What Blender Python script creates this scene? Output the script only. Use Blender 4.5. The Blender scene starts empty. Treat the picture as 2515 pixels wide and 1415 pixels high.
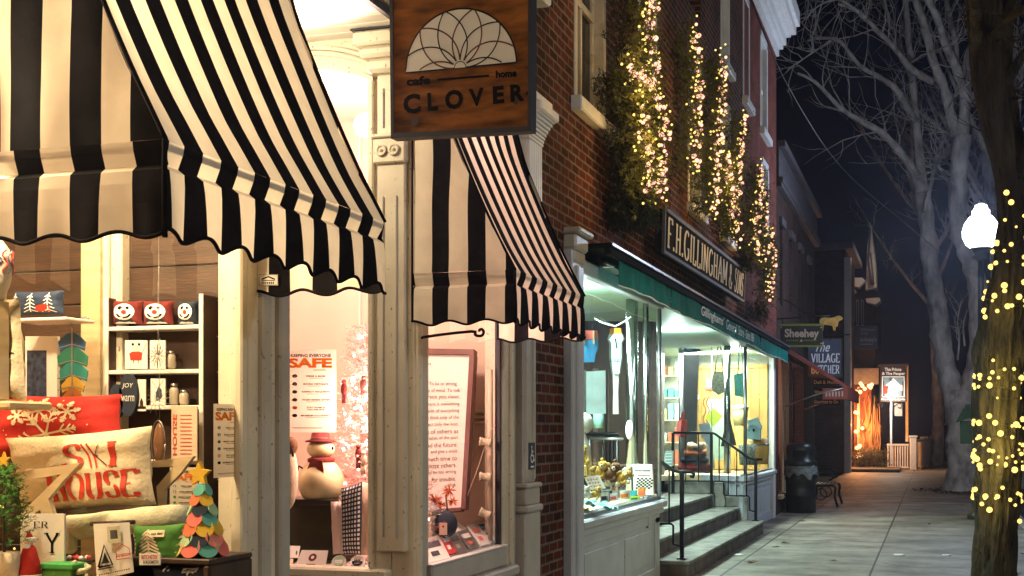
import bpy, math, random
from mathutils import Vector, Matrix, noise as mnoise
random.seed(7)
C = bpy.context.scene.collection
SC = bpy.context.scene
R = math.radians

# ---------------------------------------------------------------- camera, world, exposure
CAMX, CAMZ, FPX, CX, HY, TH = 2.75, 1.6, 3200.0, 1257.5, 1055.0, R(17.87)
cd = bpy.data.cameras.new('camera'); cam = bpy.data.objects.new('camera', cd); C.objects.link(cam)
cam.location = (CAMX, 0, CAMZ); cam.rotation_euler = (R(90), 0, TH)
cd.sensor_width = 36; cd.lens = 36 * FPX / 2515; cd.shift_y = (HY - 707.5) / 2515
cd.clip_start = 0.05; cd.clip_end = 1500
SC.camera = cam
w = bpy.data.worlds.new('World'); SC.world = w; w.use_nodes = True
wn = w.node_tree.nodes; wl = w.node_tree.links
bg = wn['Background']
tc = wn.new('ShaderNodeTexCoord'); nz = wn.new('ShaderNodeTexNoise'); nz.inputs['Scale'].default_value = 1.6
cr = wn.new('ShaderNodeValToRGB')
cr.color_ramp.elements[0].color = (0.0003, 0.0004, 0.0012, 1); cr.color_ramp.elements[1].color = (0.0009, 0.0012, 0.0036, 1)
wl.new(tc.outputs['Generated'], nz.inputs['Vector']); wl.new(nz.outputs['Fac'], cr.inputs['Fac']); wl.new(cr.outputs['Color'], bg.inputs['Color'])
bg.inputs['Strength'].default_value = 1.0
SC.view_settings.view_transform = 'Standard'; SC.view_settings.look = 'None'
SC.view_settings.exposure = 0.35; SC.view_settings.gamma = 1
SC.render.engine = 'CYCLES'
cy = SC.cycles
cy.use_denoising = True
try: cy.denoiser = 'OPENIMAGEDENOISE'
except Exception: pass
cy.max_bounces = 7; cy.diffuse_bounces = 3; cy.glossy_bounces = 3; cy.transmission_bounces = 4; cy.transparent_max_bounces = 12
cy.caustics_reflective = False; cy.caustics_refractive = False; cy.sample_clamp_indirect = 4.0

def lamp(name, loc, power, col, radius=0.05, kind='POINT', rot=None, size=None, spot=None, blend=.6):
    l = bpy.data.lights.new(name, kind); l.energy = power; l.color = col
    if kind in ('POINT', 'SPOT'): l.shadow_soft_size = radius
    if kind == 'AREA': l.shape = 'RECTANGLE'; l.size, l.size_y = size
    if kind == 'SPOT': l.spot_size = spot; l.spot_blend = blend
    o = bpy.data.objects.new(name, l); o.location = loc
    if rot: o.rotation_euler = rot
    C.objects.link(o); return o
WARM = (1.0, .74, .42); PINK = (1.0, .56, .46); COOL = (.62, .74, 1.0); MINT = (.72, 1.0, .90)
lamp('bulb_light', (3.95, -1.6, 4.75), 1650, (1.0, .77, .48), .16)          # the street lamp behind the camera
lamp('bulb_light', (3.58, 24.7, 5.25), 500, COOL, .22)
lamp('bulb_light', (10.6, 6.5, 5.25), 640, (1.0, .93, .84), .22)                 # its match across the road, out of frame                 # the street lamp in the picture
lamp('bulb_light', (-0.35, 3.3, 2.75), 135, WARM, .08)              # display left of the entrance
lamp('bulb_light', (-0.5, 4.25, 2.9), 85, WARM, .08)
lamp('bulb_light', (-0.7, 5.9, 3.55), 45, (1, .83, .56), .08)          # entrance recess
lamp('bulb_light', (-0.7, 7.2, 3.3), 135, (1, .64, .54), .08)         # display right of the entrance
lamp('bulb_light', (-0.40, 7.15, 1.75), 42, PINK, .10)  # point added before the pink tree to brighten it
lamp('tube_light', (-0.6, 11.9, 2.84), 330, MINT, kind='AREA', rot=(0, 0, 0), size=(.5, 2.6))
lamp('tube_light', (-0.9, 21.9, 2.84), 330, (.84, 1.0, .86), kind='AREA', rot=(0, 0, 0), size=(1.2, 3.0))
lamp('tube_light', (-0.7, 17.0, 2.84), 110, MINT, kind='AREA', rot=(0, 0, 0), size=(.5, 4.0))
lamp('bulb_light', (-.42, 22.2, 2.72), 70, (.84, 1.0, .86), .06); lamp('bulb_light', (-.5, 17.2, 2.78), 60, MINT, .06); lamp('bulb_light', (-.4, 11.6, 2.72), 40, MINT, .06)  # points added near the glass to spill light onto the pavement
lamp('bulb_light', (-1.0, 28.5, 2.2), 60, (1, .42, .16), .1)

# ---------------------------------------------------------------- projection helpers
FW = Vector((-math.sin(TH), math.cos(TH), 0)); RT = Vector((math.cos(TH), math.sin(TH), 0))
def ray(px, py): return FW + RT * ((px - CX) / FPX) + Vector((0, 0, (HY - py) / FPX))
def onX(px, py, X):
    d = ray(px, py); return Vector((CAMX, 0, CAMZ)) + d * ((X - CAMX) / d.x)
def onY(px, py, Y):
    d = ray(px, py); return Vector((CAMX, 0, CAMZ)) + d * (Y / d.y)
def sc_at(px, Y):      # metres per photograph pixel at that point
    p = onY(px, HY, Y) - Vector((CAMX, 0, CAMZ)); return p.dot(FW) / FPX

# ---------------------------------------------------------------- mesh builder
class MB:
    def __init__(s): s.v = []; s.f = []; s.m = []; s.sm = []; s.mats = []; s.cur = 0
    def mat(s, m):
        if m not in s.mats: s.mats.append(m)
        s.cur = s.mats.index(m); return s
    def add(s, vs, fs, smooth=False):
        b = len(s.v); s.v += [tuple(p) for p in vs]
        for f in fs: s.f.append([i + b for i in f]); s.m.append(s.cur); s.sm.append(smooth)
        return s
    def box(s, x0, x1, y0, y1, z0, z1):
        x0, x1 = sorted((x0, x1)); y0, y1 = sorted((y0, y1)); z0, z1 = sorted((z0, z1))
        return s.add([(x0,y0,z0),(x1,y0,z0),(x1,y1,z0),(x0,y1,z0),(x0,y0,z1),(x1,y0,z1),(x1,y1,z1),(x0,y1,z1)],
                     [(0,3,2,1),(4,5,6,7),(0,1,5,4),(1,2,6,5),(2,3,7,6),(3,0,4,7)])
    def bbox(s, x0, x1, y0, y1, z0, z1, b=.008):      # box with chamfered vertical and top edges
        x0, x1 = sorted((x0, x1)); y0, y1 = sorted((y0, y1)); z0, z1 = sorted((z0, z1))
        b = min(b, (x1-x0)*.3, (y1-y0)*.3, (z1-z0)*.3)
        def ring(i, z): return [(x0+i,y0+b,z),(x0+b,y0+i,z),(x1-b,y0+i,z),(x1-i,y0+b,z),(x1-i,y1-b,z),(x1-b,y1-i,z),(x0+b,y1-i,z),(x0+i,y1-b,z)]
        def ring2(z):
            return [(x0+b,y0+b+b*.4,z),(x0+b+b*.4,y0+b,z),(x1-b-b*.4,y0+b,z),(x1-b,y0+b+b*.4,z),(x1-b,y1-b-b*.4,z),(x1-b-b*.4,y1-b,z),(x0+b+b*.4,y1-b,z),(x0+b,y1-b-b*.4,z)]
        rings = [ring2(z0), ring(0, z0+b), ring(0, z1-b), ring2(z1)]
        vs = [p for r in rings for p in r]; fs = [tuple(range(7,-1,-1)), tuple(range(24,32))]
        for k in range(3):
            for i in range(8): fs.append((k*8+i, k*8+(i+1)%8, (k+1)*8+(i+1)%8, (k+1)*8+i))
        return s.add(vs, fs)
    def prism(s, poly, n):      # poly: list of 3D points (planar), n: extrusion vector
        n = Vector(n); k = len(poly); a = [Vector(p) for p in poly]; b = [p + n for p in a]
        return s.add(a + b, [tuple(range(k)), tuple(range(2*k-1, k-1, -1))] + [(i, (i+1)%k+0, (i+1)%k+k, i+k)[::-1] for i in range(k)])
    def tube(s, pts, rad, n=8, cap=True, smooth=True):
        pts = [Vector(p) for p in pts]
        if not hasattr(rad, '__len__'): rad = [rad] * len(pts)
        vs = []; up = Vector((0, 0, 1))
        prev = None
        for i, p in enumerate(pts):
            t = (pts[min(i+1, len(pts)-1)] - pts[max(i-1, 0)])
            if t.length < 1e-9: t = Vector((0, 0, 1))
            t.normalize()
            if prev is None:
                a = t.cross(up) if abs(t.z) < .9 else t.cross(Vector((1, 0, 0)))
            else: a = prev - t * prev.dot(t)
            if a.length < 1e-6: a = t.cross(Vector((1, 0, 0)))
            a.normalize(); prev = a; b = t.cross(a)
            for k in range(n):
                an = 2*math.pi*k/n; vs.append(p + (a*math.cos(an) + b*math.sin(an)) * rad[i])
        fs = [(i*n+k, i*n+(k+1)%n, (i+1)*n+(k+1)%n, (i+1)*n+k) for i in range(len(pts)-1) for k in range(n)]
        if cap: fs += [tuple(range(n-1,-1,-1)), tuple(range((len(pts)-1)*n, len(pts)*n))]
        return s.add(vs, fs, smooth)
    def lathe(s, prof, c, n=20, ax=None, smooth=True):      # prof: (radius, height) up the z axis from c, optional axis
        c = Vector(c); M = Matrix.Identity(3)
        if ax is not None: M = Vector((0, 0, 1)).rotation_difference(Vector(ax)).to_matrix()
        vs = [c + M @ Vector((r*math.cos(2*math.pi*k/n), r*math.sin(2*math.pi*k/n), h)) for r, h in prof for k in range(n)]
        fs = [(i*n+k, i*n+(k+1)%n, (i+1)*n+(k+1)%n, (i+1)*n+k) for i in range(len(prof)-1) for k in range(n)]
        fs += [tuple(range(n-1,-1,-1)), tuple(range((len(prof)-1)*n, len(prof)*n))]
        return s.add(vs, fs, smooth)
    def ball(s, c, r, n=12, m=8, sc=(1,1,1), lump=0, seed=0):
        c = Vector(c); vs = []; 
        for j in range(m+1):
            ph = math.pi*j/m - math.pi/2
            for k in range(n):
                d = Vector((math.cos(ph)*math.cos(2*math.pi*k/n)*sc[0], math.cos(ph)*math.sin(2*math.pi*k/n)*sc[1], math.sin(ph)*sc[2]))
                rr = r * (1 + (lump * mnoise.noise(d*2.2 + Vector((seed*7.1, 0, 0))) if lump else 0))
                vs.append(c + d*rr)
        fs = [(j*n+k, j*n+(k+1)%n, (j+1)*n+(k+1)%n, (j+1)*n+k) for j in range(m) for k in range(n)]
        return s.add(vs, fs, True)
    def grid(s, fn, nu, nv, smooth=True, matfn=None):
        vs = [fn(i/nu, j/nv) for j in range(nv+1) for i in range(nu+1)]
        b = len(s.v); s.v += [tuple(p) for p in vs]
        for j in range(nv):
            for i in range(nu):
                a = b + j*(nu+1) + i
                if matfn: s.mat(matfn((i+.5)/nu, (j+.5)/nv))
                s.f.append([a, a+1, a+nu+2, a+nu+1]); s.m.append(s.cur); s.sm.append(smooth)
        return s
    def mesh(s, name):
        me = bpy.data.meshes.new(name); me.from_pydata(s.v, [], s.f)
        for m in s.mats: me.materials.append(m)
        me.polygons.foreach_set('material_index', s.m); me.polygons.foreach_set('use_smooth', s.sm)
        me.update(); return me
    def build(s, name, parent=None, label=None):
        o = bpy.data.objects.new(name, s.mesh(name)); C.objects.link(o)
        if parent: o.parent = parent
        if label: o['label'] = label
        return o

def tag(o, label=None, cat=None, group=None, kind=None):
    if label: o['label'] = label
    if cat: o['category'] = cat
    if group: o['group'] = group
    if kind: o['kind'] = kind
    return o
class Thing:
    """an Empty at the thing's base; parts are built in world coordinates and shifted when the thing is finished"""
    def __init__(s, name, label, cat, group=None, base=None):
        s.o = bpy.data.objects.new(name, None); s.o.empty_display_size = .05; C.objects.link(s.o)
        tag(s.o, label, cat, group); s.parts = []; s.base = base
    def part(s, name, mb, label=None, under=None):
        o = mb.build(name, under or s.o, label)
        if not under: s.parts.append(o)
        return o
    def copy_part(s, src, loc):
        o = src.copy(); C.objects.link(o); o.parent = s.o; o.location = loc; s.parts.append(o); return o
    def done(s):
        if s.base is None:
            p = [Vector(v.co) + o.location for o in s.parts for v in o.data.vertices]
            s.base = Vector((sum(a.x for a in p)/len(p), sum(a.y for a in p)/len(p), min(a.z for a in p)))
        s.base = Vector(s.base); s.o.location = s.base
        for o in s.parts: o.location = o.location - s.base
        return s.o
def single(name, mb, label, cat, group=None): return tag(mb.build(name), label, cat, group)
def struct(name, mb): return tag(mb.build(name), kind='structure')

# ---------------------------------------------------------------- materials
def nodes(name):
    m = bpy.data.materials.new(name); m.use_nodes = True; nt = m.node_tree
    return m, nt.nodes, nt.links, nt.nodes['Principled BSDF']
def mat(name, col, rough=.6, metal=0, var=.18, scale=9, bump=0, spec=.4, dirt=0, stretch=None, emit=0, ecol=None, sheen=0, trans=0, bd=.01):
    m, n, l, b = nodes(name)
    b.inputs['Roughness'].default_value = rough; b.inputs['Metallic'].default_value = metal
    b.inputs['Specular IOR Level'].default_value = spec
    t = n.new('ShaderNodeTexCoord'); mp = n.new('ShaderNodeMapping'); l.new(t.outputs['Object'], mp.inputs['Vector'])
    if stretch: mp.inputs['Scale'].default_value = stretch
    z = n.new('ShaderNodeTexNoise'); z.inputs['Scale'].default_value = scale; z.inputs['Detail'].default_value = 5
    l.new(mp.outputs['Vector'], z.inputs['Vector'])
    r = n.new('ShaderNodeValToRGB'); e = r.color_ramp.elements
    e[0].position = .3; e[1].position = .72
    e[0].color = (col[0]*(1-var), col[1]*(1-var), col[2]*(1-var), 1); e[1].color = (min(1, col[0]*(1+var*.6)), min(1, col[1]*(1+var*.6)), min(1, col[2]*(1+var*.6)), 1)
    l.new(z.outputs['Fac'], r.inputs['Fac']); out = r.outputs['Color']
    if dirt:
        z2 = n.new('ShaderNodeTexNoise'); z2.inputs['Scale'].default_value = 42; z2.inputs['Detail'].default_value = 7
        m3 = n.new('ShaderNodeMapping'); m3.inputs['Scale'].default_value = (1, 1, .8); l.new(t.outputs['Object'], m3.inputs['Vector']); l.new(m3.outputs['Vector'], z2.inputs['Vector'])
        r2 = n.new('ShaderNodeValToRGB'); r2.color_ramp.elements[0].position = .655; r2.color_ramp.elements[1].position = .69
        r2.color_ramp.elements[0].color = (0,0,0,1); r2.color_ramp.elements[1].color = (dirt,)*3 + (1,)
        l.new(z2.outputs['Fac'], r2.inputs['Fac'])
        mx = n.new('ShaderNodeMix'); mx.data_type = 'RGBA'; l.new(r2.outputs['Color'], mx.inputs['Factor'])
        l.new(out, mx.inputs['A']); mx.inputs['B'].default_value = (.09, .07, .05, 1); out = mx.outputs['Result']
    l.new(out, b.inputs['Base Color'])
    if bump:
        bp = n.new('ShaderNodeBump'); bp.inputs['Strength'].default_value = bump; bp.inputs['Distance'].default_value = bd
        z3 = n.new('ShaderNodeTexNoise'); z3.inputs['Scale'].default_value = scale*4; z3.inputs['Detail'].default_value = 6
        l.new(mp.outputs['Vector'], z3.inputs['Vector']); l.new(z3.outputs['Fac'], bp.inputs['Height']); l.new(bp.outputs['Normal'], b.inputs['Normal'])
    if emit:
        b.inputs['Emission Color'].default_value = (*(ecol or col), 1); b.inputs['Emission Strength'].default_value = emit
    if sheen: b.inputs['Sheen Weight'].default_value = sheen
    if trans:      # thin cloth that lets some light through
        td = n.new('ShaderNodeBsdfTranslucent'); l.new(out, td.inputs['Color']); ms = n.new('ShaderNodeMixShader'); ms.inputs[0].default_value = trans
        l.new(b.outputs[0], ms.inputs[1]); l.new(td.outputs[0], ms.inputs[2]); l.new(ms.outputs[0], n['Material Output'].inputs['Surface'])
    return m
def brick_mat(name, c1, c2, mort, bw=.215, rh=.075, ms=.011, var=.5):
    m, n, l, b = nodes(name)
    t = n.new('ShaderNodeTexCoord'); sp = n.new('ShaderNodeSeparateXYZ'); l.new(t.outputs['Object'], sp.inputs[0])
    ad = n.new('ShaderNodeMath'); l.new(sp.outputs['X'], ad.inputs[0]); l.new(sp.outputs['Y'], ad.inputs[1])
    cb = n.new('ShaderNodeCombineXYZ'); l.new(ad.outputs[0], cb.inputs['X']); l.new(sp.outputs['Z'], cb.inputs['Y'])
    zz = n.new('ShaderNodeTexNoise'); zz.inputs['Scale'].default_value = 7; l.new(t.outputs['Object'], zz.inputs['Vector'])
    vs = n.new('ShaderNodeVectorMath'); vs.operation = 'SCALE'; vs.inputs['Scale'].default_value = .012; l.new(zz.outputs['Color'], vs.inputs[0])
    va = n.new('ShaderNodeVectorMath'); l.new(cb.outputs[0], va.inputs[0]); l.new(vs.outputs[0], va.inputs[1])
    bt = n.new('ShaderNodeTexBrick'); l.new(va.outputs[0], bt.inputs['Vector'])
    bt.inputs['Scale'].default_value = 1; bt.inputs['Brick Width'].default_value = bw; bt.inputs['Row Height'].default_value = rh
    bt.inputs['Mortar Size'].default_value = ms; bt.inputs['Mortar Smooth'].default_value = .25; bt.inputs['Bias'].default_value = -.1
    bt.inputs['Color1'].default_value = (*c1, 1); bt.inputs['Color2'].default_value = (*c2, 1); bt.inputs['Mortar'].default_value = (*mort, 1)
    z = n.new('ShaderNodeTexNoise'); z.inputs['Scale'].default_value = 1.7; z.inputs['Detail'].default_value = 8; z.inputs['Roughness'].default_value = .65
    l.new(t.outputs['Object'], z.inputs['Vector'])
    r = n.new('ShaderNodeValToRGB'); r.color_ramp.elements[0].position = .35; r.color_ramp.elements[1].position = .68
    r.color_ramp.elements[0].color = (1-var,)*3 + (1,); r.color_ramp.elements[1].color = (1.15,)*3 + (1,)
    l.new(z.outputs['Fac'], r.inputs['Fac'])
    mx = n.new('ShaderNodeMix'); mx.data_type = 'RGBA'; mx.blend_type = 'MULTIPLY'; mx.inputs['Factor'].default_value = 1
    l.new(bt.outputs['Color'], mx.inputs['A']); l.new(r.outputs['Color'], mx.inputs['B']); l.new(mx.outputs['Result'], b.inputs['Base Color'])
    b.inputs['Roughness'].default_value = .9; b.inputs['Specular IOR Level'].default_value = .08
    z4 = n.new('ShaderNodeTexNoise'); z4.inputs['Scale'].default_value = 60; l.new(t.outputs['Object'], z4.inputs['Vector'])
    sb = n.new('ShaderNodeMath'); sb.operation = 'MULTIPLY_ADD'; sb.inputs[1].default_value = .25
    l.new(z4.outputs['Fac'], sb.inputs[0]); iv = n.new('ShaderNodeMath'); iv.operation = 'SUBTRACT'; iv.inputs[0].default_value = 1; l.new(bt.outputs['Fac'], iv.inputs[1]); l.new(iv.outputs[0], sb.inputs[2])
    bp = n.new('ShaderNodeBump'); bp.inputs['Distance'].default_value = .012; bp.inputs['Strength'].default_value = .9
    l.new(sb.outputs[0], bp.inputs['Height']); l.new(bp.outputs['Normal'], b.inputs['Normal'])
    return m
def glass_mat(name, tint=(1,1,1), refl=1.0):
    m = bpy.data.materials.new(name); m.use_nodes = True; n = m.node_tree.nodes; l = m.node_tree.links; n.clear()
    o = n.new('ShaderNodeOutputMaterial'); t = n.new('ShaderNodeBsdfTransparent'); g = n.new('ShaderNodeBsdfGlossy'); f = n.new('ShaderNodeFresnel'); x = n.new('ShaderNodeMixShader')
    t.inputs['Color'].default_value = (*tint, 1); g.inputs['Roughness'].default_value = .01; f.inputs['IOR'].default_value = 1.45
    k = n.new('ShaderNodeMath'); k.operation = 'MULTIPLY'; k.inputs[1].default_value = refl; l.new(f.outputs[0], k.inputs[0])
    l.new(k.outputs[0], x.inputs[0]); l.new(t.outputs[0], x.inputs[1]); l.new(g.outputs[0], x.inputs[2]); l.new(x.outputs[0], o.inputs[0])
    return m
def emis(name, col, s):
    m = bpy.data.materials.new(name); m.use_nodes = True; n = m.node_tree.nodes; l = m.node_tree.links; n.clear()
    o = n.new('ShaderNodeOutputMaterial'); e = n.new('ShaderNodeEmission'); e.inputs['Color'].default_value = (*col, 1); e.inputs['Strength'].default_value = s
    l.new(e.outputs[0], o.inputs[0]); return m

M = dict(
 paint = mat('cream_paint', (.66, .60, .47), .45, var=.12, scale=5, bump=.25, dirt=.75),
 paintg = mat('greyed_paint', (.47, .45, .41), .45, var=.15, scale=4, bump=.3, dirt=.55),  # cream paint as it greys under street light, put in the colour
 white = mat('white_paint', (.74, .74, .72), .4, var=.1, scale=6, bump=.15, dirt=.25),
 bluegrey = mat('blue_grey_paint', (.50, .54, .60), .4, var=.12, scale=4, bump=.2, dirt=.4),
 bead = mat('beadboard', (.78, .74, .64), .5, var=.06),
 cream = mat('cream_canvas', (.84, .75, .62), .9, var=.10, scale=9, spec=.05, bump=.10, trans=.22),
 black = mat('black_canvas', (.010, .009, .012), .95, var=.4, scale=14, spec=.04, bump=.10, trans=.04),
 blackm = mat('black_iron', (.012, .012, .014), .35, .6),
 darkframe = mat('dark_frame', (.03, .03, .04), .5),
 brick = brick_mat('red_brick', (.125, .030, .020), (.042, .014, .011), (.19, .145, .12)),
 brick_lit = brick_mat('lamplit_brick', (.23, .060, .045), (.15, .042, .033), (.17, .09, .075), var=.35),  # lighter copy of the red brick for the end the street lamp lights
 brickd = brick_mat('dark_brick', (.065, .036, .032), (.05, .028, .026), (.065, .05, .048)),
 glass = glass_mat('window_glass'), nglass = glass_mat('upstairs_glass', (.25, .27, .30)),
 wood = mat('sign_wood', (.24, .085, .016), .8, spec=.15, var=.7, scale=5, stretch=(1, 1, 4), bump=.2),
 wood2 = mat('brown_boards', (.055, .028, .015), .6, var=.4, scale=4, stretch=(1, 1, 7), bump=.3),
 pine = mat('yellow_pine', (.62, .38, .10), .5, var=.35, scale=3, stretch=(2, 2, .4), bump=.2),
 oak = mat('pale_wood', (.62, .47, .27), .55, var=.2, scale=6, stretch=(1,1,5)),
 darkw = mat('dark_wood', (.045, .022, .014), .5, var=.4),
 tan = mat('tan_wall', (.66, .50, .40), .6, var=.08, scale=2),
 pinkw = mat('pale_pink_wall', (.80, .62, .55), .6, var=.06, scale=2),
 offw = mat('off_white', (.80, .76, .68), .5, var=.05),
 paper = mat('paper', (.80, .77, .70), .6, var=.05),
 poster = mat('poster_paper', (.78, .70, .56), .6, var=.04, trans=.42),
 ink = mat('ink', (.008, .008, .008), .95, spec=.05), orange = mat('orange_ink', (.80, .24, .02), .6, trans=.6),
 redink = mat('red_ink', (.52, .035, .015), .7, var=.25, scale=40), redcloth = mat('red_cloth', (.50, .025, .018), .85, var=.25, scale=12, bump=.3),
 greencloth = mat('green_cloth', (.06, .20, .03), .85, var=.25, bump=.3), linen = mat('linen', (.66, .57, .40), .9, var=.15, scale=20, bump=.5),
 sage = mat('sage_linen', (.55, .54, .38), .9, var=.15, scale=20, bump=.5), canvasp = mat('natural_canvas', (.74, .62, .42), .9, var=.12, scale=16, bump=.5),
 navy = mat('navy', (.015, .03, .07), .7, var=.4), darkred = mat('dark_red_felt', (.16, .02, .018), .9, var=.3, scale=20, bump=.3),
 green = mat('dark_awning_green', (.003, .17, .15), .9, spec=.1, var=.35, scale=5, bump=.3, trans=.05),
 gold = mat('gold_leaf', (.80, .64, .32), .7, .0, var=.1), goldm = mat('gilt', (.62, .42, .12), .35, .6, var=.3, bump=.4),
 chrome = mat('chrome', (.50, .55, .54), .16, 1.0, var=.05), steel = mat('steel', (.35, .36, .37), .3, .9),
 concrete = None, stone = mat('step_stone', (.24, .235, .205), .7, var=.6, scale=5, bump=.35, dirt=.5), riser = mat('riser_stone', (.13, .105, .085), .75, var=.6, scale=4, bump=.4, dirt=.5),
 asphalt = mat('asphalt', (.045, .045, .048), .8, var=.3, scale=20, bump=.4), kerb = mat('kerb_granite', (.30, .30, .30), .7, var=.2, scale=20, bump=.3),
 bark = mat('grey_bark', (.52, .48, .44), .9, spec=.1, var=.6, scale=4, stretch=(1,1,.5), bump=1.0, bd=.05), barkd = mat('dark_bark', (.045, .037, .028), .9, spec=.2, var=.6, scale=7, stretch=(1.6,1.6,.35), bump=1.0, bd=.05),
 fir = mat('fir_needles', (.085, .095, .018), .7, var=.5, scale=12), fir_shade = mat('fir_needles_shade', (.007, .012, .005), .7, var=.5, scale=12),  # dark copy for the garlands' wall side, shade put in the colour
 bulb = emis('rosy_bulb', (1.0, .46, .31), 1.9), bulby = emis('yellow_bulb', (1.0, .68, .16), 1.8), bulbo = emis('orange_bulb', (1.0, .42, .16), 4),
 globe = emis('lamp_globe', (.80, .88, 1.0), 9), pink = mat('pink_fir', (.85, .45, .42), .6, var=.3, scale=20),
 plastic = mat('black_plastic', (.012, .012, .013), .35, var=.3), bag = mat('clear_bag', (.28, .31, .33), .15, var=.5, scale=15, bump=1.0, trans=.3),
 orangew = mat('orange_wood', (.42, .11, .03), .5, var=.4, stretch=(1,1,3)), redawn = mat('rust_awning', (.24, .05, .035), .8, var=.25),
 slate = mat('slate', (.065, .06, .07), .7, var=.3), signgrey = mat('sign_charcoal', (.065, .065, .08), .6), signblue = mat('sign_slate_blue', (.06, .075, .12), .6, var=.35, scale=3),
 lime = mat('lime_paint', (.30, .48, .12), .5), letter = mat('white_letter', (.80, .80, .80), .5, var=.03), teal = mat('teal', (.03, .42, .40), .7), blue = mat('sky_blue', (.05, .30, .60), .7),
 yellow = mat('mustard', (.72, .45, .04), .8), coral = mat('coral', (.72, .16, .13), .85), mint = mat('mint_felt', (.35, .55, .30), .85), orangef = mat('orange_felt', (.78, .24, .02), .85),
 tealf = mat('teal_felt', (.10, .36, .30), .85), navyf = mat('navy_felt', (.02, .03, .05), .85), skin = mat('gold_plush', (.60, .38, .08), .95, var=.3, scale=30, bump=.7), brownp = mat('brown_plush', (.17, .085, .04), .95, var=.3, bump=.6),
 brass = mat('brown_frame', (.13, .045, .035), .45, var=.3), limeg = mat('lime_board', (.50, .62, .06), .5), mintwall = mat('mint_wall', (.48, .66, .52), .6, var=.1), beige = mat('beige_satin', (.66, .50, .36), .6, var=.12),
)
def M2(c, **k):
    key = 'c%.2f%.2f%.2f' % c
    if key not in M: M[key] = mat('paint_%02x%02x%02x' % tuple(int(255*x) for x in c), c, **k)
    return M[key]
def paving():
    m, n, l, b = nodes('pavement_concrete')
    t = n.new('ShaderNodeTexCoord'); bt = n.new('ShaderNodeTexBrick'); mp = n.new('ShaderNodeMapping'); mp.inputs['Location'].default_value = (-.55, 0, 0)
    l.new(t.outputs['Object'], mp.inputs[0]); l.new(mp.outputs[0], bt.inputs['Vector'])
    bt.offset = 0; bt.inputs['Scale'].default_value = 1; bt.inputs['Brick Width'].default_value = 1.55; bt.inputs['Row Height'].default_value = 1.6; bt.inputs['Mortar Size'].default_value = .014; bt.inputs['Mortar Smooth'].default_value = .3
    bt.inputs['Color1'].default_value = (.31, .285, .24, 1); bt.inputs['Color2'].default_value = (.20, .185, .155, 1); bt.inputs['Mortar'].default_value = (.02, .018, .016, 1)
    z = n.new('ShaderNodeTexNoise'); z.inputs['Scale'].default_value = 1.1; z.inputs['Detail'].default_value = 10; z.inputs['Roughness'].default_value = .7; l.new(t.outputs['Object'], z.inputs[0])
    r = n.new('ShaderNodeValToRGB'); r.color_ramp.elements[0].position = .33; r.color_ramp.elements[1].position = .7; r.color_ramp.elements[0].color = (.15, .13, .11, 1); r.color_ramp.elements[1].color = (1.2, 1.2, 1.2, 1)
    l.new(z.outputs['Fac'], r.inputs[0]); mx = n.new('ShaderNodeMix'); mx.data_type = 'RGBA'; mx.blend_type = 'MULTIPLY'; mx.inputs['Factor'].default_value = 1
    l.new(bt.outputs['Color'], mx.inputs['A']); l.new(r.outputs[0], mx.inputs['B'])
    v = n.new('ShaderNodeTexVoronoi'); v.inputs['Scale'].default_value = 1.9; l.new(t.outputs['Object'], v.inputs['Vector'])      # gum and oil spots
    r3 = n.new('ShaderNodeValToRGB'); r3.color_ramp.elements[0].position = .03; r3.color_ramp.elements[1].position = .05; r3.color_ramp.elements[0].color = (.15, .15, .15, 1); r3.color_ramp.elements[1].color = (1, 1, 1, 1)
    l.new(v.outputs['Distance'], r3.inputs[0]); m2 = n.new('ShaderNodeMix'); m2.data_type = 'RGBA'; m2.blend_type = 'MULTIPLY'; m2.inputs['Factor'].default_value = .8
    l.new(mx.outputs['Result'], m2.inputs['A']); l.new(r3.outputs[0], m2.inputs['B']); l.new(m2.outputs['Result'], b.inputs['Base Color'])
    b.inputs['Roughness'].default_value = .62
    z3 = n.new('ShaderNodeTexNoise'); z3.inputs['Scale'].default_value = 45; z3.inputs['Detail'].default_value = 6; l.new(t.outputs['Object'], z3.inputs[0])
    sb = n.new('ShaderNodeMath'); sb.operation = 'SUBTRACT'; l.new(z3.outputs['Fac'], sb.inputs[0]); l.new(bt.outputs['Fac'], sb.inputs[1])
    bp = n.new('ShaderNodeBump'); bp.inputs['Strength'].default_value = .6; bp.inputs['Distance'].default_value = .01; l.new(sb.outputs[0], bp.inputs['Height']); l.new(bp.outputs[0], b.inputs['Normal'])
    return m
M['concrete'] = paving()

# ---------------------------------------------------------------- lettering
def arc(cx, cy, rx, ry, a0, a1, n=14): return [(cx + rx*math.cos(R(a0+(a1-a0)*i/n)), cy + ry*math.sin(R(a0+(a1-a0)*i/n))) for i in range(n+1)]
def smooth(p, k=4):
    o = []
    for i in range(len(p)-1):
        a, b, c, d = p[max(i-1,0)], p[i], p[i+1], p[min(i+2, len(p)-1)]
        for j in range(k):
            t = j/k
            o.append(tuple(.5*((2*b[q]) + (c[q]-a[q])*t + (2*a[q]-5*b[q]+4*c[q]-d[q])*t*t + (3*b[q]-a[q]-3*c[q]+d[q])*t**3) for q in range(len(p[0]))))
    o.append(p[-1]); return o
SPT = smooth([(.56,.78),(.52,.93),(.34,1.0),(.14,.93),(.08,.75),(.18,.60),(.34,.51),(.52,.41),(.60,.25),(.52,.07),(.33,0),(.12,.06),(.07,.24)])
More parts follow.
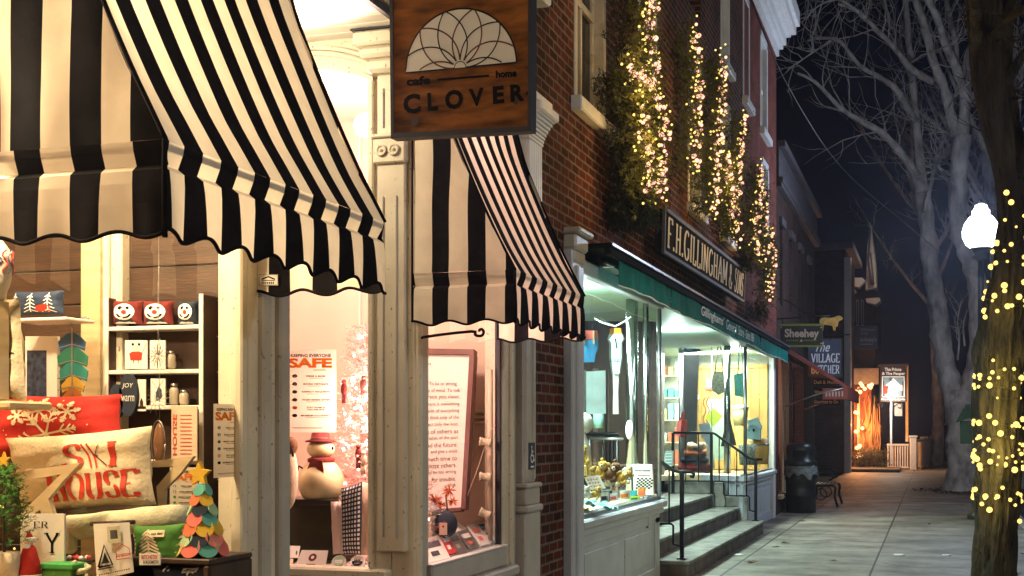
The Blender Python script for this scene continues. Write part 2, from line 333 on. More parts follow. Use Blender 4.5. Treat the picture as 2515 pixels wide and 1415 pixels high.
# glyph: width, strokes, serifs (x, y, half width)
GL = {
 'A': (.80, [[(.08,0),(.40,1)],[(.40,1),(.72,0)],[(.20,.34),(.60,.34)]], [(.08,0,.10),(.72,0,.12)]),
 'B': (.68, [[(.14,0),(.14,1)],[(.14,1),(.34,1)]+arc(.34,.76,.20,.24,90,-90)+[(.14,.52)],[(.14,.52),(.36,.52)]+arc(.36,.26,.24,.26,90,-90)+[(.14,0)]], []),
 'C': (.74, [arc(.42,.5,.33,.5,42,318,22)], []),
 'E': (.64, [[(.14,0),(.14,1)],[(.10,1),(.56,1),(.56,.86)],[(.14,.5),(.42,.5)],[(.10,0),(.58,0),(.58,.16)]], [(.14,1,.12),(.14,0,.12)]),
 'F': (.60, [[(.14,0),(.14,1)],[(.10,1),(.56,1),(.56,.84)],[(.14,.5),(.42,.5)]], [(.14,0,.14)]),
 'G': (.78, [arc(.42,.5,.33,.5,48,325,22),[(.68,.38),(.68,.06)],[(.50,.40),(.76,.40)]], []),
 'H': (.78, [[(.16,0),(.16,1)],[(.62,0),(.62,1)],[(.16,.5),(.62,.5)]], [(.16,0,.12),(.16,1,.12),(.62,0,.12),(.62,1,.12)]),
 'I': (.32, [[(.16,0),(.16,1)]], [(.16,0,.12),(.16,1,.12)]),
 'K': (.76, [[(.16,0),(.16,1)],[(.60,1),(.20,.42)],[(.30,.56),(.64,0)]], [(.16,0,.12),(.16,1,.12),(.62,1,.10),(.66,0,.10)]),
 'L': (.58, [[(.14,0),(.14,1)],[(.10,0),(.54,0),(.54,.18)]], [(.14,1,.13)]),
 'M': (.92, [[(.14,0),(.14,1)],[(.14,1),(.46,.2)],[(.46,.2),(.78,1)],[(.78,0),(.78,1)]], [(.14,0,.10),(.78,0,.12),(.12,1,.08),(.80,1,.08)]),
 'N': (.80, [[(.14,0),(.14,1)],[(.14,1),(.64,0)],[(.64,0),(.64,1)]], [(.14,0,.11),(.12,1,.08),(.64,1,.11)]),
 'O': (.80, [arc(.40,.5,.32,.5,90,450,26)], []),
 'P': (.66, [[(.14,0),(.14,1)],[(.14,1),(.34,1)]+arc(.34,.74,.24,.26,90,-90)+[(.14,.48)]], [(.14,0,.13)]),
 'R': (.74, [[(.14,0),(.14,1)],[(.14,1),(.34,1)]+arc(.34,.75,.22,.25,90,-90)+[(.14,.5)],[(.36,.5),(.62,0)]], [(.14,0,.12),(.66,0,.08)]),
 'S': (.66, [SPT], []),
 'T': (.70, [[(.35,0),(.35,1)],[(.06,.84),(.06,1),(.64,1),(.64,.84)]], [(.35,0,.14)]),
 'U': (.78, [[(.16,1),(.16,.35)]+arc(.39,.33,.23,.33,180,360)+[(.62,1)]], [(.16,1,.12),(.62,1,.10)]),
 'V': (.78, [[(.08,1),(.39,0)],[(.39,0),(.70,1)]], [(.09,1,.12),(.69,1,.11)]),
 'Y': (.74, [[(.08,1),(.37,.48)],[(.37,.48),(.66,1)],[(.37,0),(.37,.48)]], [(.09,1,.11),(.65,1,.10),(.37,0,.13)]),
 '&': (.84, [smooth([(.80,.30),(.62,.06),(.34,0),(.12,.10),(.10,.30),(.28,.50),(.46,.66),(.46,.88),(.32,1),(.20,.88),(.22,.68),(.46,.32),(.76,0)])], []),
 '.': (.24, [[(.12,0),(.12,.13)]], []), ' ': (.40, [], []), "'": (.22, [[(.11,.8),(.11,1)]], []),
 '-': (.4, [[(.06,.45),(.34,.45)]], []),
}
def serif(mb, text, mp, thick=.15, thin=.07, gap=.06, stencil=False, serifs=True, sub=3):
    """lay TEXT out in the unit box and send it through mp(u, v, lift)"""
    tot = sum(GL[c][0] + gap for c in text) - gap; x0 = 0; lift = 0
    sub = sub if sub != 3 else 9
    def ribbon(pts):
        nonlocal lift
        P = []
        for i in range(len(pts)-1):
            for j in range(sub): t = j/sub; P.append((pts[i][0]*(1-t)+pts[i+1][0]*t, pts[i][1]*(1-t)+pts[i+1][1]*t))
        P.append(pts[-1]); L = []; 
        for i, p in enumerate(P):
            a, b = P[max(i-1,0)], P[min(i+1,len(P)-1)]; dx, dy = b[0]-a[0], b[1]-a[1]; d = math.hypot(dx, dy) or 1; dx /= d; dy /= d
            th = (thin + (thick-thin)*min(1, abs(dy)**1.5*1.1))*.5
            L.append(((p[0]-dy*th, p[1]+dx*th), (p[0]+dy*th, p[1]-dx*th)))
        lift += 1; vs = []
        for a, b in L:
            for q in (a, b): vs.append(mp((x0+q[0])/tot, q[1], lift % 7))
        fs = [(2*i, 2*i+1, 2*i+3, 2*i+2) for i in range(len(L)-1)]
        if stencil: 
            k = len(fs)//2; fs = [f for i, f in enumerate(fs) if abs(i-k) > max(0, len(fs)//22) or len(fs) < 12]
        mb.add(vs, fs)
    for ch in text:
        w_, st, se = GL[ch]
        for s_ in st: ribbon(s_)
        if serifs:
            for (sx, sy, hw) in se: ribbon([(sx-hw, sy + (thin*.5 if sy == 0 else -thin*.5)), (sx+hw, sy + (thin*.5 if sy == 0 else -thin*.5))])
        x0 += w_ + gap
_dg = None
TC = {}
def text_geo(s, bold=0.0, shear=0.0):
    k = (s, bold, shear)
    if k in TC: return TC[k]
    cu = bpy.data.curves.new('t', 'FONT'); cu.body = s; cu.size = 1; cu.offset = bold; cu.shear = shear; cu.resolution_u = 3
    o = bpy.data.objects.new('t', cu); C.objects.link(o)
    dg = bpy.context.evaluated_depsgraph_get(); me = o.evaluated_get(dg).to_mesh()
    vs = [(v.co.x, v.co.y) for v in me.vertices]; fs = [tuple(p.vertices) for p in me.polygons]
    o.evaluated_get(dg).to_mesh_clear(); bpy.data.objects.remove(o); bpy.data.curves.remove(cu)
    x0 = min(v[0] for v in vs); x1 = max(v[0] for v in vs); y0 = min(v[1] for v in vs); y1 = max(v[1] for v in vs)
    TC[k] = ([((a-x0)/(x1-x0), (b-y0)/(y1-y0)) for a, b in vs], fs, (x1-x0)/(y1-y0)); return TC[k]
def text(mb, s, mp, u0, u1, v0, v1, bold=.0, shear=0):
    vs, fs, _ = text_geo(s, bold, shear)
    mb.add([mp(u0+(u1-u0)*a, v0+(v1-v0)*b, 1) for a, b in vs], fs)
class Quad:
    """a rectangle-ish patch in space: corners bl, br, tr, tl; q(u, v, lift) lies lift millimetres in front"""
    def __init__(s, bl, br, tr, tl, step=.0004, front=None):
        s.c = [Vector(p) for p in (bl, br, tr, tl)]; s.n = (s.c[1]-s.c[0]).cross(s.c[3]-s.c[0]).normalized(); s.step = step; s.off = .0012
    def __call__(s, u, v, lift=0, h=0):
        a = s.c[0].lerp(s.c[1], u); b = s.c[3].lerp(s.c[2], u); return a.lerp(b, v) + s.n*(s.off + lift*s.step + h)
    def slab(s, mb, t):
        n = -s.n*t; k = s.c; return mb.prism([k[0], k[1], k[2], k[3]], n)
    def rect(s, mb, u0, u1, v0, v1, lift=0):
        return mb.add([s(u0,v0,lift), s(u1,v0,lift), s(u1,v1,lift), s(u0,v1,lift)], [(0,1,2,3)])
    def poly(s, mb, pts, lift=0): return mb.add([s(a, b, lift) for a, b in pts], [tuple(range(len(pts)))])
    def line(s, mb, pts, wd, lift=0):      # wd in metres
        P = [s(a, b, lift) for a, b in pts]; vs = []
        for i, p in enumerate(P):
            t = (P[min(i+1,len(P)-1)] - P[max(i-1,0)]).normalized(); b = s.n.cross(t)*wd*.5; vs += [p+b, p-b]
        return mb.add(vs, [(2*i,2*i+1,2*i+3,2*i+2) for i in range(len(P)-1)])
    def disc(s, mb, u, v, ru, rv, lift=0, n=16): return s.poly(mb, [(u+ru*math.cos(2*math.pi*k/n), v+rv*math.sin(2*math.pi*k/n)) for k in range(n)], lift)
def qY(x0, y0, x1, y1, Y): return Quad(onY(x0,y1,Y), onY(x1,y1,Y), onY(x1,y0,Y), onY(x0,y0,Y))      # px box left, top, right, bottom
def rY(c, Y): return Quad(*[onY(px, py, Y) for px, py in c])                                         # px corners bl br tr tl
def pillow(q, bulge, mat_, mb=None, n=22, pinch=.10, back=True, wob=.0):
    mb = mb or MB(); mb.mat(mat_)
    def h(u, v): return bulge*(max(0, 1-(2*u-1)**4)*max(0, 1-(2*v-1)**4))**.6
    def uv(u, v):
        a, b = 2*u-1, 2*v-1
        return (u - pinch*.5*a*(1-b*b)*abs(a), v - pinch*.5*b*(1-a*a)*abs(b))
    def f(sgn):
        def g(u, v):
            uu, vv = uv(u, v); wr = wob*mnoise.noise(Vector((u*5, v*5, bulge*50)))*(1 if 0 < u < 1 else 0)
            return q(uu, vv, 0, sgn*h(u, v) + wr)
        return g
    mb.grid(f(1), n, n)
    if back: mb.grid(lambda u, v: f(-1)(1-u, v), n, n)
    def mp(u, v, lift=0):
        # the printed pattern follows the bulge
        uu, vv = uv(u, v); return q(uu, vv, lift, h(u, v) + wob*mnoise.noise(Vector((u*5, v*5, bulge*50))) + .0035)
    return mb, mp
# ================================================================ SETTING
b = MB().mat(M['concrete']); b.box(-.3, 4.15, -12, 70, -.3, 0); struct('pavement', b)
b = MB().mat(M['kerb']); 
for k in range(26): b.bbox(4.154, 4.33, -12+k*3.15, -12+k*3.15+3.14, -.3, .004, .012)
struct('kerb', b)
b = MB().mat(M['asphalt']); b.add([(-70,-40,-.13),(90,-40,-.13),(90,160,-.13),(-70,160,-.13)], [(0,1,2,3)]); struct('road', b)

# ================================================================ STRIPED SHOP (left of the brick building)
S1 = Thing('wooden_shop_front', 'cream painted wooden shop front with striped awnings and lit display windows', 'shop front', base=(0, 5, 0))
GY0, DY0, DY1, RY0, RY1, EY = 1.2, 4.86, 5.22, 5.22, 6.72, 8.98
SILL = .82
# upper wall above the display windows
b = MB().mat(M['paint']); b.box(-.3, -.02, GY0, 5.2, 3.95, 7.5); b.box(-.3, -.02, 5.2, 6.72, 3.84, 7.5); b.box(-.3, -.02, 6.72, 9.0, 3.95, 7.5); b.box(-3, -.3, GY0, 9.0, 4.1, 4.3)
S1.part('upper_wall', b)
# posts with ribs: street-facing mouldings; grey ones have the dim street light put in
def post(y0, y1, z0, z1, x=.03, ribs=()):
    b = MB(); b.mat(M['paint']); b.bbox(-.13, x, y0, y1, z0, z1, .006)
    for (a, c, xx, mm) in ribs: b.mat(M[mm]); b.bbox(-.05, xx, a, c, z0+.002, z1-.003, .010)
    return b
S1.part('corner_post', post(4.87, 5.18, 0, 3.94, .012, ((4.85,4.93,.022,'paint'),(4.96,5.03,.04,'paintg'),(5.045,5.09,.028,'paint'),(5.10,5.19,.048,'paintg'))))
S1.part('corner_post', post(6.735, 6.90, 0, 3.94, .012, ((6.745,6.80,.036,'paint'),(6.81,6.895,.022,'paintg'))))
S1.part('corner_post', post(8.33, 8.56, 0, 3.94, .012, ((8.335,8.39,.022,'paint'),(8.41,8.47,.035,'paint'),(8.49,8.555,.02,'paintg'))))
# the pilaster with fluted capital
b = MB().mat(M['paintg']); b.bbox(-.1, .075, 8.60, 8.97, .0, 1.02, .012); b.bbox(-.1, .095, 8.585, 8.975, 1.02, 1.07, .012); b.bbox(-.1, .075, 8.62, 8.95, 1.07, 1.19, .008); b.bbox(-.1, .09, 8.60, 8.965, 1.19, 1.225, .01)
b.bbox(-.1, .05, 8.64, 8.92, 1.22, 3.2, .012); b.bbox(-.1, .062, 8.66, 8.72, 1.24, 3.18, .01); b.bbox(-.1, .062, 8.84, 8.90, 1.24, 3.18, .01)
S1.part('pilaster', b)
b = MB().mat(M['white'])
for k in range(6): b.bbox(-.1, .10, 8.63+k*.052, 8.63+k*.052+.036, 3.22, 3.62, .008)
b.box(-.1, .075, 8.62, 8.95, 3.2, 3.66)
for k in range(8): t = k/7; b.bbox(-.1, .10+.075*t**1.6, 8.61-.02*t, 8.955+.04*t, 3.62+.024*k, 3.642+.024*k, .004)
b.bbox(-.1, .20, 8.57, 9.02, 3.80, 3.87, .012); b.bbox(-.1, .16, 8.59, 8.99, 3.87, 3.94, .012)
S1.part('capital', b)
b = MB().mat(M['white'])      # corbel high on the corner
for k, (xo, z0, z1) in enumerate(((.16, 4.62, 4.84), (.24, 4.80, 5.02), (.33, 4.98, 5.2), (.42, 5.18, 5.9))): b.bbox(-.1, xo, 8.62+.015*k, 8.96-.01*k, z0, z1, .015)
b.bbox(-.1, .26, 8.58, 9.0, 5.05, 5.12, .01)
S1.part('corbel', b)
# stall riser, sills
b = MB().mat(M['paint']); b.box(-.2, .0, GY0, 4.86, 0, SILL-.07); b.box(-.2, 0, 6.9, 8.33, 0, SILL-.09); b.box(-1.0, -.14, 6.74, 6.86, 0, SILL-.05); b.box(-1.0,-.14, 5.1, 5.2, 0, SILL-.05)
S1.part('stall_riser', b)
b = MB().mat(M['paintg']); b.bbox(-.12, .06, GY0, 4.85, SILL-.08, SILL-.01, .015); b.bbox(-.12, .10, 6.9, 8.40, SILL-.20, SILL-.13, .015); b.bbox(-.12, .045, 6.92, 8.30, SILL-.13, SILL, .012)
b.mat(M['white']); b.bbox(-.02, .05, 6.92, 8.30, SILL, SILL+.012, .004); b.mat(M['paint']); b.bbox(-1.0, -.13, 6.66, 6.80, SILL-.06, SILL, .012)
S1.part('window_sill', b)
# window frames + panes
def pane(thing, verts, frame_mb=None, name='window_pane'):
    p = thing.part(name, MB().mat(M['glass']).add(verts, [tuple(range(len(verts)))])); return p
fr = S1.part('window_frame', MB().mat(M['paint']).bbox(-.03, .025, GY0, GY0+.05, SILL, 3.9).bbox(-.03, .025, 4.80, 4.85, SILL, 3.9).bbox(-.03, .025, GY0, 4.85, 3.86, 3.94).bbox(-.03,.02, GY0, 4.85, SILL-.01, SILL+.04))
pane(S1, [(-.004, GY0+.04, SILL), (-.004, 4.82, SILL), (-.004, 4.82, 3.9), (-.004, GY0+.04, 3.9)])
fr = S1.part('window_frame', MB().mat(M['paint']).bbox(-.03, .02, 6.895, 6.925, SILL, 3.9).bbox(-.03, .02, 8.27, 8.335, SILL, 3.9).mat(M['darkframe']).bbox(-.03, .012, 8.245, 8.268, SILL, 3.9).mat(M['paint']).bbox(-.03, .02, 6.9, 8.33, 3.86, 3.94))
pane(S1, [(-.004, 6.91, SILL), (-.004, 8.29, SILL), (-.004, 8.29, 3.9), (-.004, 6.91, 3.9)])
# the arched window facing the entrance
AX0, AX1, AC = -1.10, -.235, -.667
zs = lambda x: 3.55 + .10*(1 - ((x-AC)/(AX1-AC))**2)
b = MB().mat(M['paint']); pts = [AX0 + (AX1-AX0)*k/24 for k in range(25)]
for k in range(24):
    a, c = pts[k], pts[k+1]; b.prism([(a,6.74,zs(a)),(c,6.74,zs(c)),(c,6.74,3.83),(a,6.74,3.83)], (0, .08, 0))
b.box(-2.4, AX0, 6.74, 6.82, 0, 3.83); b.box(AX1, -.135, 6.74, 6.86, 0, 3.83)
S1.part('arched_wall', b)
b = MB().mat(M['paint'])      # mouldings round the arch
for off, wd, dy in ((.0, .028, .03), (.085, .02, .018), (.115, .022, .032)):
    for k in range(24):
        a, c = pts[k], pts[k+1]; b.prism([(a,6.74,zs(a)+off),(c,6.74,zs(c)+off),(c,6.74,zs(c)+off+wd),(a,6.74,zs(a)+off+wd)], (0, -dy, 0))
b.bbox(AX1-.03, AX1+.005, 6.705, 6.75, SILL, 3.56); b.bbox(AX0, AX0+.04, 6.705, 6.75, SILL, 3.56)
S1.part('arch_moulding', b)
b = MB().mat(M['paint'])      # slim pilaster beside the arch with rosettes
b.bbox(-.20, -.03, 6.69, 6.75, SILL+.1, 3.58); b.mat(M['paintg']); b.bbox(-.165, -.155, 6.680, 6.70, 1.0, 2.9); b.bbox(-.085, -.075, 6.680, 6.70, 1.0, 2.9); b.bbox(-.165,-.155,6.68,6.70,3.28,3.5); b.mat(M['paint'])
b.bbox(-.215, -.02, 6.665, 6.75, 3.08, 3.22); b.bbox(-.22, -.015, 6.65, 6.75, 3.22, 3.24)
for cx_ in (-.16, -.085): b.lathe([(.034,0),(.034,.012),(.022,.016),(.020,.008),(.010,.008),(.008,.02),(0.001,.022)], (cx_, 6.665, 3.15), 14, (0,-1,0))
b.bbox(-.25, -.0, 6.64, 6.76, 3.58, 3.66, .02); b.bbox(-.28, .02, 6.61, 6.76, 3.66, 3.72, .02); b.bbox(-.30, .03, 6.58, 6.76, 3.72, 3.80, .012)
b.mat(M['darkframe']); b.box(-.31, .03, 6.575, 6.70, 3.803, 3.812)
S1.part('arch_pilaster', b)
b = MB().mat(M['glass']); vs = [(AX0,6.78,SILL),(AX1,6.78,SILL)] + [(x,6.78,zs(x)+.004) for x in reversed(pts)]; b.add(vs, [tuple(range(len(vs)))]); S1.part('window_pane', b)
# recess: boarded ceiling, door, side wall
b = MB().mat(M['bead'])
for k in range(13): b.bbox(-2.4, -.02, 5.2+k*.1195, 5.2+k*.1195+.1165, 3.815, 3.835, .004)
S1.part('boarded_ceiling', b)
b = MB().mat(M['darkframe']); b.bbox(-.03, .012, 5.2, 6.74, 3.80, 3.84); b.mat(M['paint']); b.bbox(-.05, .035, 5.2, 6.74, 3.842, 3.95)
cv = [(0, 6.72 - .02 - .28*(1-math.cos(R(a))), 3.82 - .32*(1-math.sin(R(a)))) for a in range(0, 91, 10)]
b.tube(cv, .012, 6)
S1.part('recess_fascia', b)
d = S1.part('door', MB().mat(M['paint']).box(-2.42, -2.36, 5.2, 6.74, 0, 3.83).bbox(-2.36, -2.33, 5.55, 6.4, .1, 2.2))
S1.part('ceiling_light', MB().mat(emis('opal_glass', (1.0, .85, .6), 6)).lathe([(.10,0),(.09,.04),(.05,.06),(.001,.065)], (-.95, 5.75, 3.814), 18, (0,0,-1)))
# inner room of the left display
b = MB().mat(M['wood2'])
for k in range(20): b.bbox(-2.4, -.16, 5.06, 5.10, .75+k*.158, .75+k*.158+.152, .004)
S1.part('display_back', b)
b = MB().mat(M['tan']); b.box(-2.42, -2.40, GY0, 5.1, 0, 3.7); b.box(-2.4, 0-.03, GY0-.03, GY0, 0, 3.9); b.mat(M['bead']); b.box(-2.4, -.05, GY0, 5.1, 3.62, 3.66); b.mat(M['oak']); b.box(-2.4, -.05, GY0, 5.05, SILL-.12, SILL-.02)
S1.part('display_room', b)
def zb(px, Y): return onY(px, HY, Y).x
b = MB()      # the wide moulded casing seen through the glass, and the far jamb
for (p0, p1, dy, mm) in ((158, 206, .05, 'oak'), (206, 216, .03, 'paint'), (216, 232, .06, 'paint'), (232, 240, .035, 'paint'), (240, 268, .07, 'paint'), (588, 606, .05, 'paint'), (606, 622, .035,'paint')):
    b.mat(M[mm]); b.bbox(zb(p0, 4.9), zb(p1, 4.9), 5.06-dy, 5.06, .8, 3.5, .008)
S1.part('casing', b)
# inner room of the right display
b = MB().mat(M['tan']); b.box(-2.4, -.04, 8.50, 8.56, 0, 3.9); b.mat(M['pinkw']); b.box(-2.42, -2.36, 6.82, 8.5, 0, 3.9); b.mat(M['bead']); b.box(-2.4, -.05, 6.83, 8.5, 3.80, 3.83); b.mat(M['offw']); b.box(-2.4, -.06, 6.87, 8.5, SILL-.12, SILL-.02)
for k in range(3): b.mat(M['oak']); b.bbox(zb(1155,8.4), zb(1206,8.4), 8.44, 8.5, 1.64+k*.035, 1.66+k*.035, .004)
b.mat(M['beige']); b.bbox(zb(1206,8.4), -.05, 8.42, 8.5, SILL, 3.8, .01)
b.mat(M['offw']); b.bbox(-1.12,-1.11, 8.46, 8.5, SILL, 3.8, .003)
S1.part('display_room', b)
b = MB().mat(M['offw'])      # ceiling trim seen through the arch
q0, q1 = onY(850, 320, 8.0), onY(925, 372, 8.0)
b.bbox(-2.3, -.1, 8.40, 8.5, 3.06, 3.14, .01); b.bbox(-2.3, -.1, 8.44, 8.5, 3.34, 3.36, .004)
b.tube([(-.75, 8.47, 2.98), (-.28, 8.47, 2.76)], .02, 6); b.tube([(-.75, 8.47, 2.98), (-1.3, 8.47, 2.90)], .02, 6)
S1.part('wall_trim', b)
S1.done()

# wheelchair sign on the pilaster
q = Quad((.064, 8.72, onX(1282,1155,.064).z), (.064, 8.865, onX(1282,1155,.064).z), (.064, 8.865, onX(1282,1088,.064).z), (.064, 8.72, onX(1282,1088,.064).z))
t = Thing('access_sign', 'small dark blue wheelchair access sign on the grey pilaster', 'sign'); b = MB().mat(M['navy']); q.slab(b, .004); t.part('plate', b)
b = MB().mat(M['letter']); q.disc(b, .42, .84, .08, .045); ar = [(.50+.24*math.cos(R(a)), .42+.15*math.sin(R(a))) for a in range(110, 380, 15)]; q.line(b, ar, .014, 1)
q.line(b, [(.42,.78),(.46,.52),(.70,.50),(.80,.32),(.90,.34)], .015, 2); q.line(b, [(.44,.66),(.66,.66)], .012, 3)
q.rect(b, .25, .80, .06, .13, 1); t.part('symbol', b); t.done()

# ================================================================ STRIPED AWNINGS
SW = .1075
PROF = [(.600,2.455),(.545,2.56),(.480,2.685),(.366,2.93),(.21,3.30),(.15,3.50),(.02,3.98)]
def zprof(x):
    for (a, za), (c, zc) in zip(PROF, PROF[1:]):
        if c <= x <= a: return za + (zc-za)*(a-x)/(a-c)
    return PROF[0][1] if x > .6 else PROF[-1][1]
def awning(name, label, y0, y1, seed, drop=0.0, tagged=False, ph=0.0):
    t = Thing(name, label, 'awning', 'striped shop awnings')
    n = lambda *p: mnoise.noise(Vector(p) + Vector((seed*13.7, 0, 0)))
    cr_, bk = M['cream'], M['black']; L = y1 - y0; NS = round(L/SW); sw = L/NS
    P = smooth([(x, z) for x, z in PROF], 3)
    def front(u, v):      # u along the street, v up the slope
        k = v*(len(P)-1); i = min(int(k), len(P)-2); f = k-i; x = P[i][0]*(1-f)+P[i+1][0]*f; z = P[i][1]*(1-f)+P[i+1][1]*f
        sag = -.018*math.sin(math.pi*v)*(.6+.4*math.sin(math.pi*u)) + .006*n(u*4, v*3, 1)
        yy = y0 + u*L + (.010*n(v*3.2, u*9, 5)*math.sin(math.pi*v) if 0 < u < 1 else 0)
        return (x+sag, yy, z - drop)
    b = MB(); b.grid(front, NS*4, 18, matfn=lambda u, v: bk if u*NS < .3 or int(u*NS) % 2 == 1 else cr_)
    t.part('front_canvas', b)
    # side canvases: vertical stripes cut by the slope; the pocket band; the valance
    nsd = 5.6
    def side(yw, sgn, name_):
        def col(x): return bk if int((0.6-x)/SW + ph) % 2 == 0 else cr_
        b = MB(); nx = 46; nz = 22; xs = [.02 + (.6-.02)*i/nx for i in range(nx+1)]
        vs = []; 
        for j in range(nz+1):
            for x in xs:
                zt = zprof(x); z = 2.455 + (zt-2.455)*j/nz; v = (z-2.455)/1.5
                wob = .012*n(z*2.3, x*1.2, 3)*min(1, (zt-2.455)*3); fold = .016*n(z*1.6+x*2.5, x*5-z*1.2, 8)*min(1,(.6-x)*8)
                xx = x + (wob if .03 < x < .585 else 0)
                vs.append((min(xx, .6), yw + sgn*fold, z-drop))
        for j in range(nz):
            for i in range(nx):
                b.mat(col((xs[i]+xs[i+1])/2)); a = j*(nx+1)+i
                b.add([vs[a], vs[a+1], vs[a+nx+2], vs[a+nx+1]], [(0,1,2,3)], True)
        t.part(name_, b)
    side(y0, 1, 'side_canvas'); side(y1, -1, 'side_canvas')
    def val(path, stripe_of, name_, wav, scal_ph=0, lab=None, amp=.016):
        """pocket band plus scalloped valance hanging along PATH (list of (point, outward normal)), stripes by arc length"""
        nu = len(path)-1; b = MB(); rows = [(2.455, .0), (2.43, -.004), (2.385, -.022), (2.368, .0), (2.33, .004), (2.27, .006), (2.19, .006)]
        tr = []
        grid = []
        for j, (z, o) in enumerate(rows):
            for i, (p, nn, s_) in enumerate(path):
                k = s_/SW; fl = max(0, (2.37-z)/.18)
                zz = z if j < 6 else 2.178 + amp*math.cos(math.pi*(k+scal_ph)) + .004*n(s_*3, 1, 2)
                en = min(1, min(s_, path[-1][2]-s_)/.07); off = o + en*fl*(wav*math.sin(math.pi*k+seed) + .008*n(s_*4, z*2, 9))
                q = Vector(p) + nn*off; grid.append(Vector((q.x, q.y, zz-drop)))
                if j == 6: tr.append(grid[-1])
        for j in range(6):
            for i in range(nu):
                b.mat(stripe_of((path[i][2]+path[i+1][2])/2)); a = j*(nu+1)+i
                b.add([grid[a], grid[a+1], grid[a+nu+2], grid[a+nu+1]], [(0,1,2,3)], True)
        v = t.part(name_, b); t.part('piping', MB().mat(bk).tube(tr, .0065, 6)); return v
    X = Vector((1,0,0)); Yv = Vector((0,1,0))
    fp = [((.6, y0 + L*i/(NS*8), 0), X, L*i/(NS*8)) for i in range(NS*8+1)]
    def cf(s_):
        k = s_/sw; return bk if (k < .3 or int(k) % 2 == 1) else cr_
    val(fp, cf, 'front_valance', .010)
    for yw, nn in ((y0, -Yv), (y1, Yv)):
        sp = [((.6-.6*i/44, yw, 0), nn, .6*i/44) for i in range(45)]
        val(sp, lambda s_: bk if int(s_/SW + ph) % 2 == 0 else cr_, 'side_valance', .008, .5 if yw == y0 else .5, amp=.012)
    b = MB().mat(bk)
    t.part('corner_binding', MB().mat(bk).tube([(.602, y0-.002, 2.456-drop), (.602, y0-.002, 2.37-drop), (.604, y0-.003, 2.165-drop)], .0085, 8))
    for yw in (y0, y1): t.part('edge_binding', MB().mat(bk).tube([(x+.004, yw, z-drop) for x, z in P], .0075, 6))
    t.part('edge_binding', MB().mat(bk).tube([(.003, y0, 2.2-drop), (.003, y0, 3.97-drop)], .006, 6))
    b = MB().mat(M['steel']); b.tube([(.01, y0+.02, 2.44-drop), (.585, y0+.02, 2.44-drop), (.585, y1-.02, 2.44-drop), (.01, y1-.02, 2.44-drop)], .011, 8); t.part('frame_bar', b)
    if tagged:
        qq = qY(640, 675, 686, 702, y1+.001); 
        for k in qq.c: k.y = y1 - .0125
        qq.off = .0005; b = MB().mat(M['offw']); qq.slab(b, .001); b.mat(M['ink']); qq.line(b, [(.02,.04),(.98,.04),(.98,.96),(.02,.96),(.02,.04)], .002, 1); qq.line(b, [(.15,.55),(.5,.80),(.85,.55)], .006, 1); qq.line(b, [(.15,.45),(.85,.45)], .003, 1)
        [qq.rect(b, .14+.1*k, .20+.1*k, .14, .32, 2) for k in range(7)]; t.part('maker_label', b)
    return t.done()
awning('striped_awning', 'large black and cream striped awning over the window of pillows', 3.335, 4.95, 1, 0, True)
awning('striped_awning', 'smaller black and cream striped awning beneath the hanging wooden sign', 6.715, 8.20, 2, -.01, ph=.5)

# ================================================================ HANGING SIGN (clover)
YS = 5.9
q = Quad(onY(965,331,YS+.03), onY(1301,313,YS-.02), onY(1303,-120,YS-.02), onY(961,-120,YS+.03))
t = Thing('hanging_wooden_sign', 'brown stained wooden shop sign with white fanlight and black lettering', 'sign')
b = MB().mat(M['wood']); q.slab(b, .05); t.part('board', b)
b = MB().mat(M['darkframe']); e = .012
for u0, u1, v0, v1 in ((-.012,1.012,-.022,.006), (-.012,.012,.006,1.0), (.988,1.012,.006,1.0), (-.012,1.012,1.0,1.02)):
    P = [q(u0,v0,0,.006), q(u1,v0,0,.006), q(u1,v1,0,.006), q(u0,v1,0,.006)]; b.prism(P, -q.n*.07)
b.mat(M['blackm']); b.tube([(-.05, YS, q.c[3].z+.06), (1.05, YS, q.c[3].z+.06)], .014, 8); b.tube([q(.15,1.0), q(.15,1.0)+Vector((0,0,.06))], .006, 6); b.tube([q(.85,1.0), q(.85,1.0)+Vector((0,0,.06))], .006, 6)
t.part('frame', b)
qf = Quad(onY(991,176,YS-.004), onY(1268,153,YS-.022), onY(1266,12,YS-.022), onY(988,33,YS-.004)); qf.n = q.n
for i in range(4): # push onto the board's face
    c = qf.c[i]; c -= q.n * ((c - q.c[0]).dot(q.n)); 
W_, H_ = (qf.c[1]-qf.c[0]).length, (qf.c[3]-qf.c[0]).length
def fan(r, a): return (.5 + r*.5*math.cos(a), r*(.5*W_/H_)*math.sin(a))
b = MB().mat(M['offw']); qf.poly(b, [fan(1, math.pi*k/40) for k in range(41)], 2); t.part('fanlight', b)
b = MB().mat(M['blackm']); qf.line(b, [fan(1.0, math.pi*k/40) for k in range(41)] + [fan(1,0)], .008, 4)
for k, a0 in enumerate(range(0, 181, 30)):
    for sg in (-1, 1):
        pts_ = []
        for j in range(1, 22):
            r = .09 + .91*j/21; a = a0 + sg*44*(((r-.09)/.91)**1.35) 
            if 0.5 < a < 179.5: pts_.append(fan(r, R(a)))
        if len(pts_) > 3 : b.mat(M['blackm'] if (k+(sg>0)) % 2 else M['brass']); qf.line(b, pts_, .0065 if (k+(sg>0)) % 2 else .0075, 5 + (k % 3))
b.mat(M['ink']); qf.line(b, [fan(.105, math.pi*k/16) for k in range(17)], .004, 9); b.mat(M['offw']); qf.poly(b, [fan(.10, math.pi*k/16) for k in range(17)], 8)
t.part('leading', b)
b = MB().mat(M['ink'])
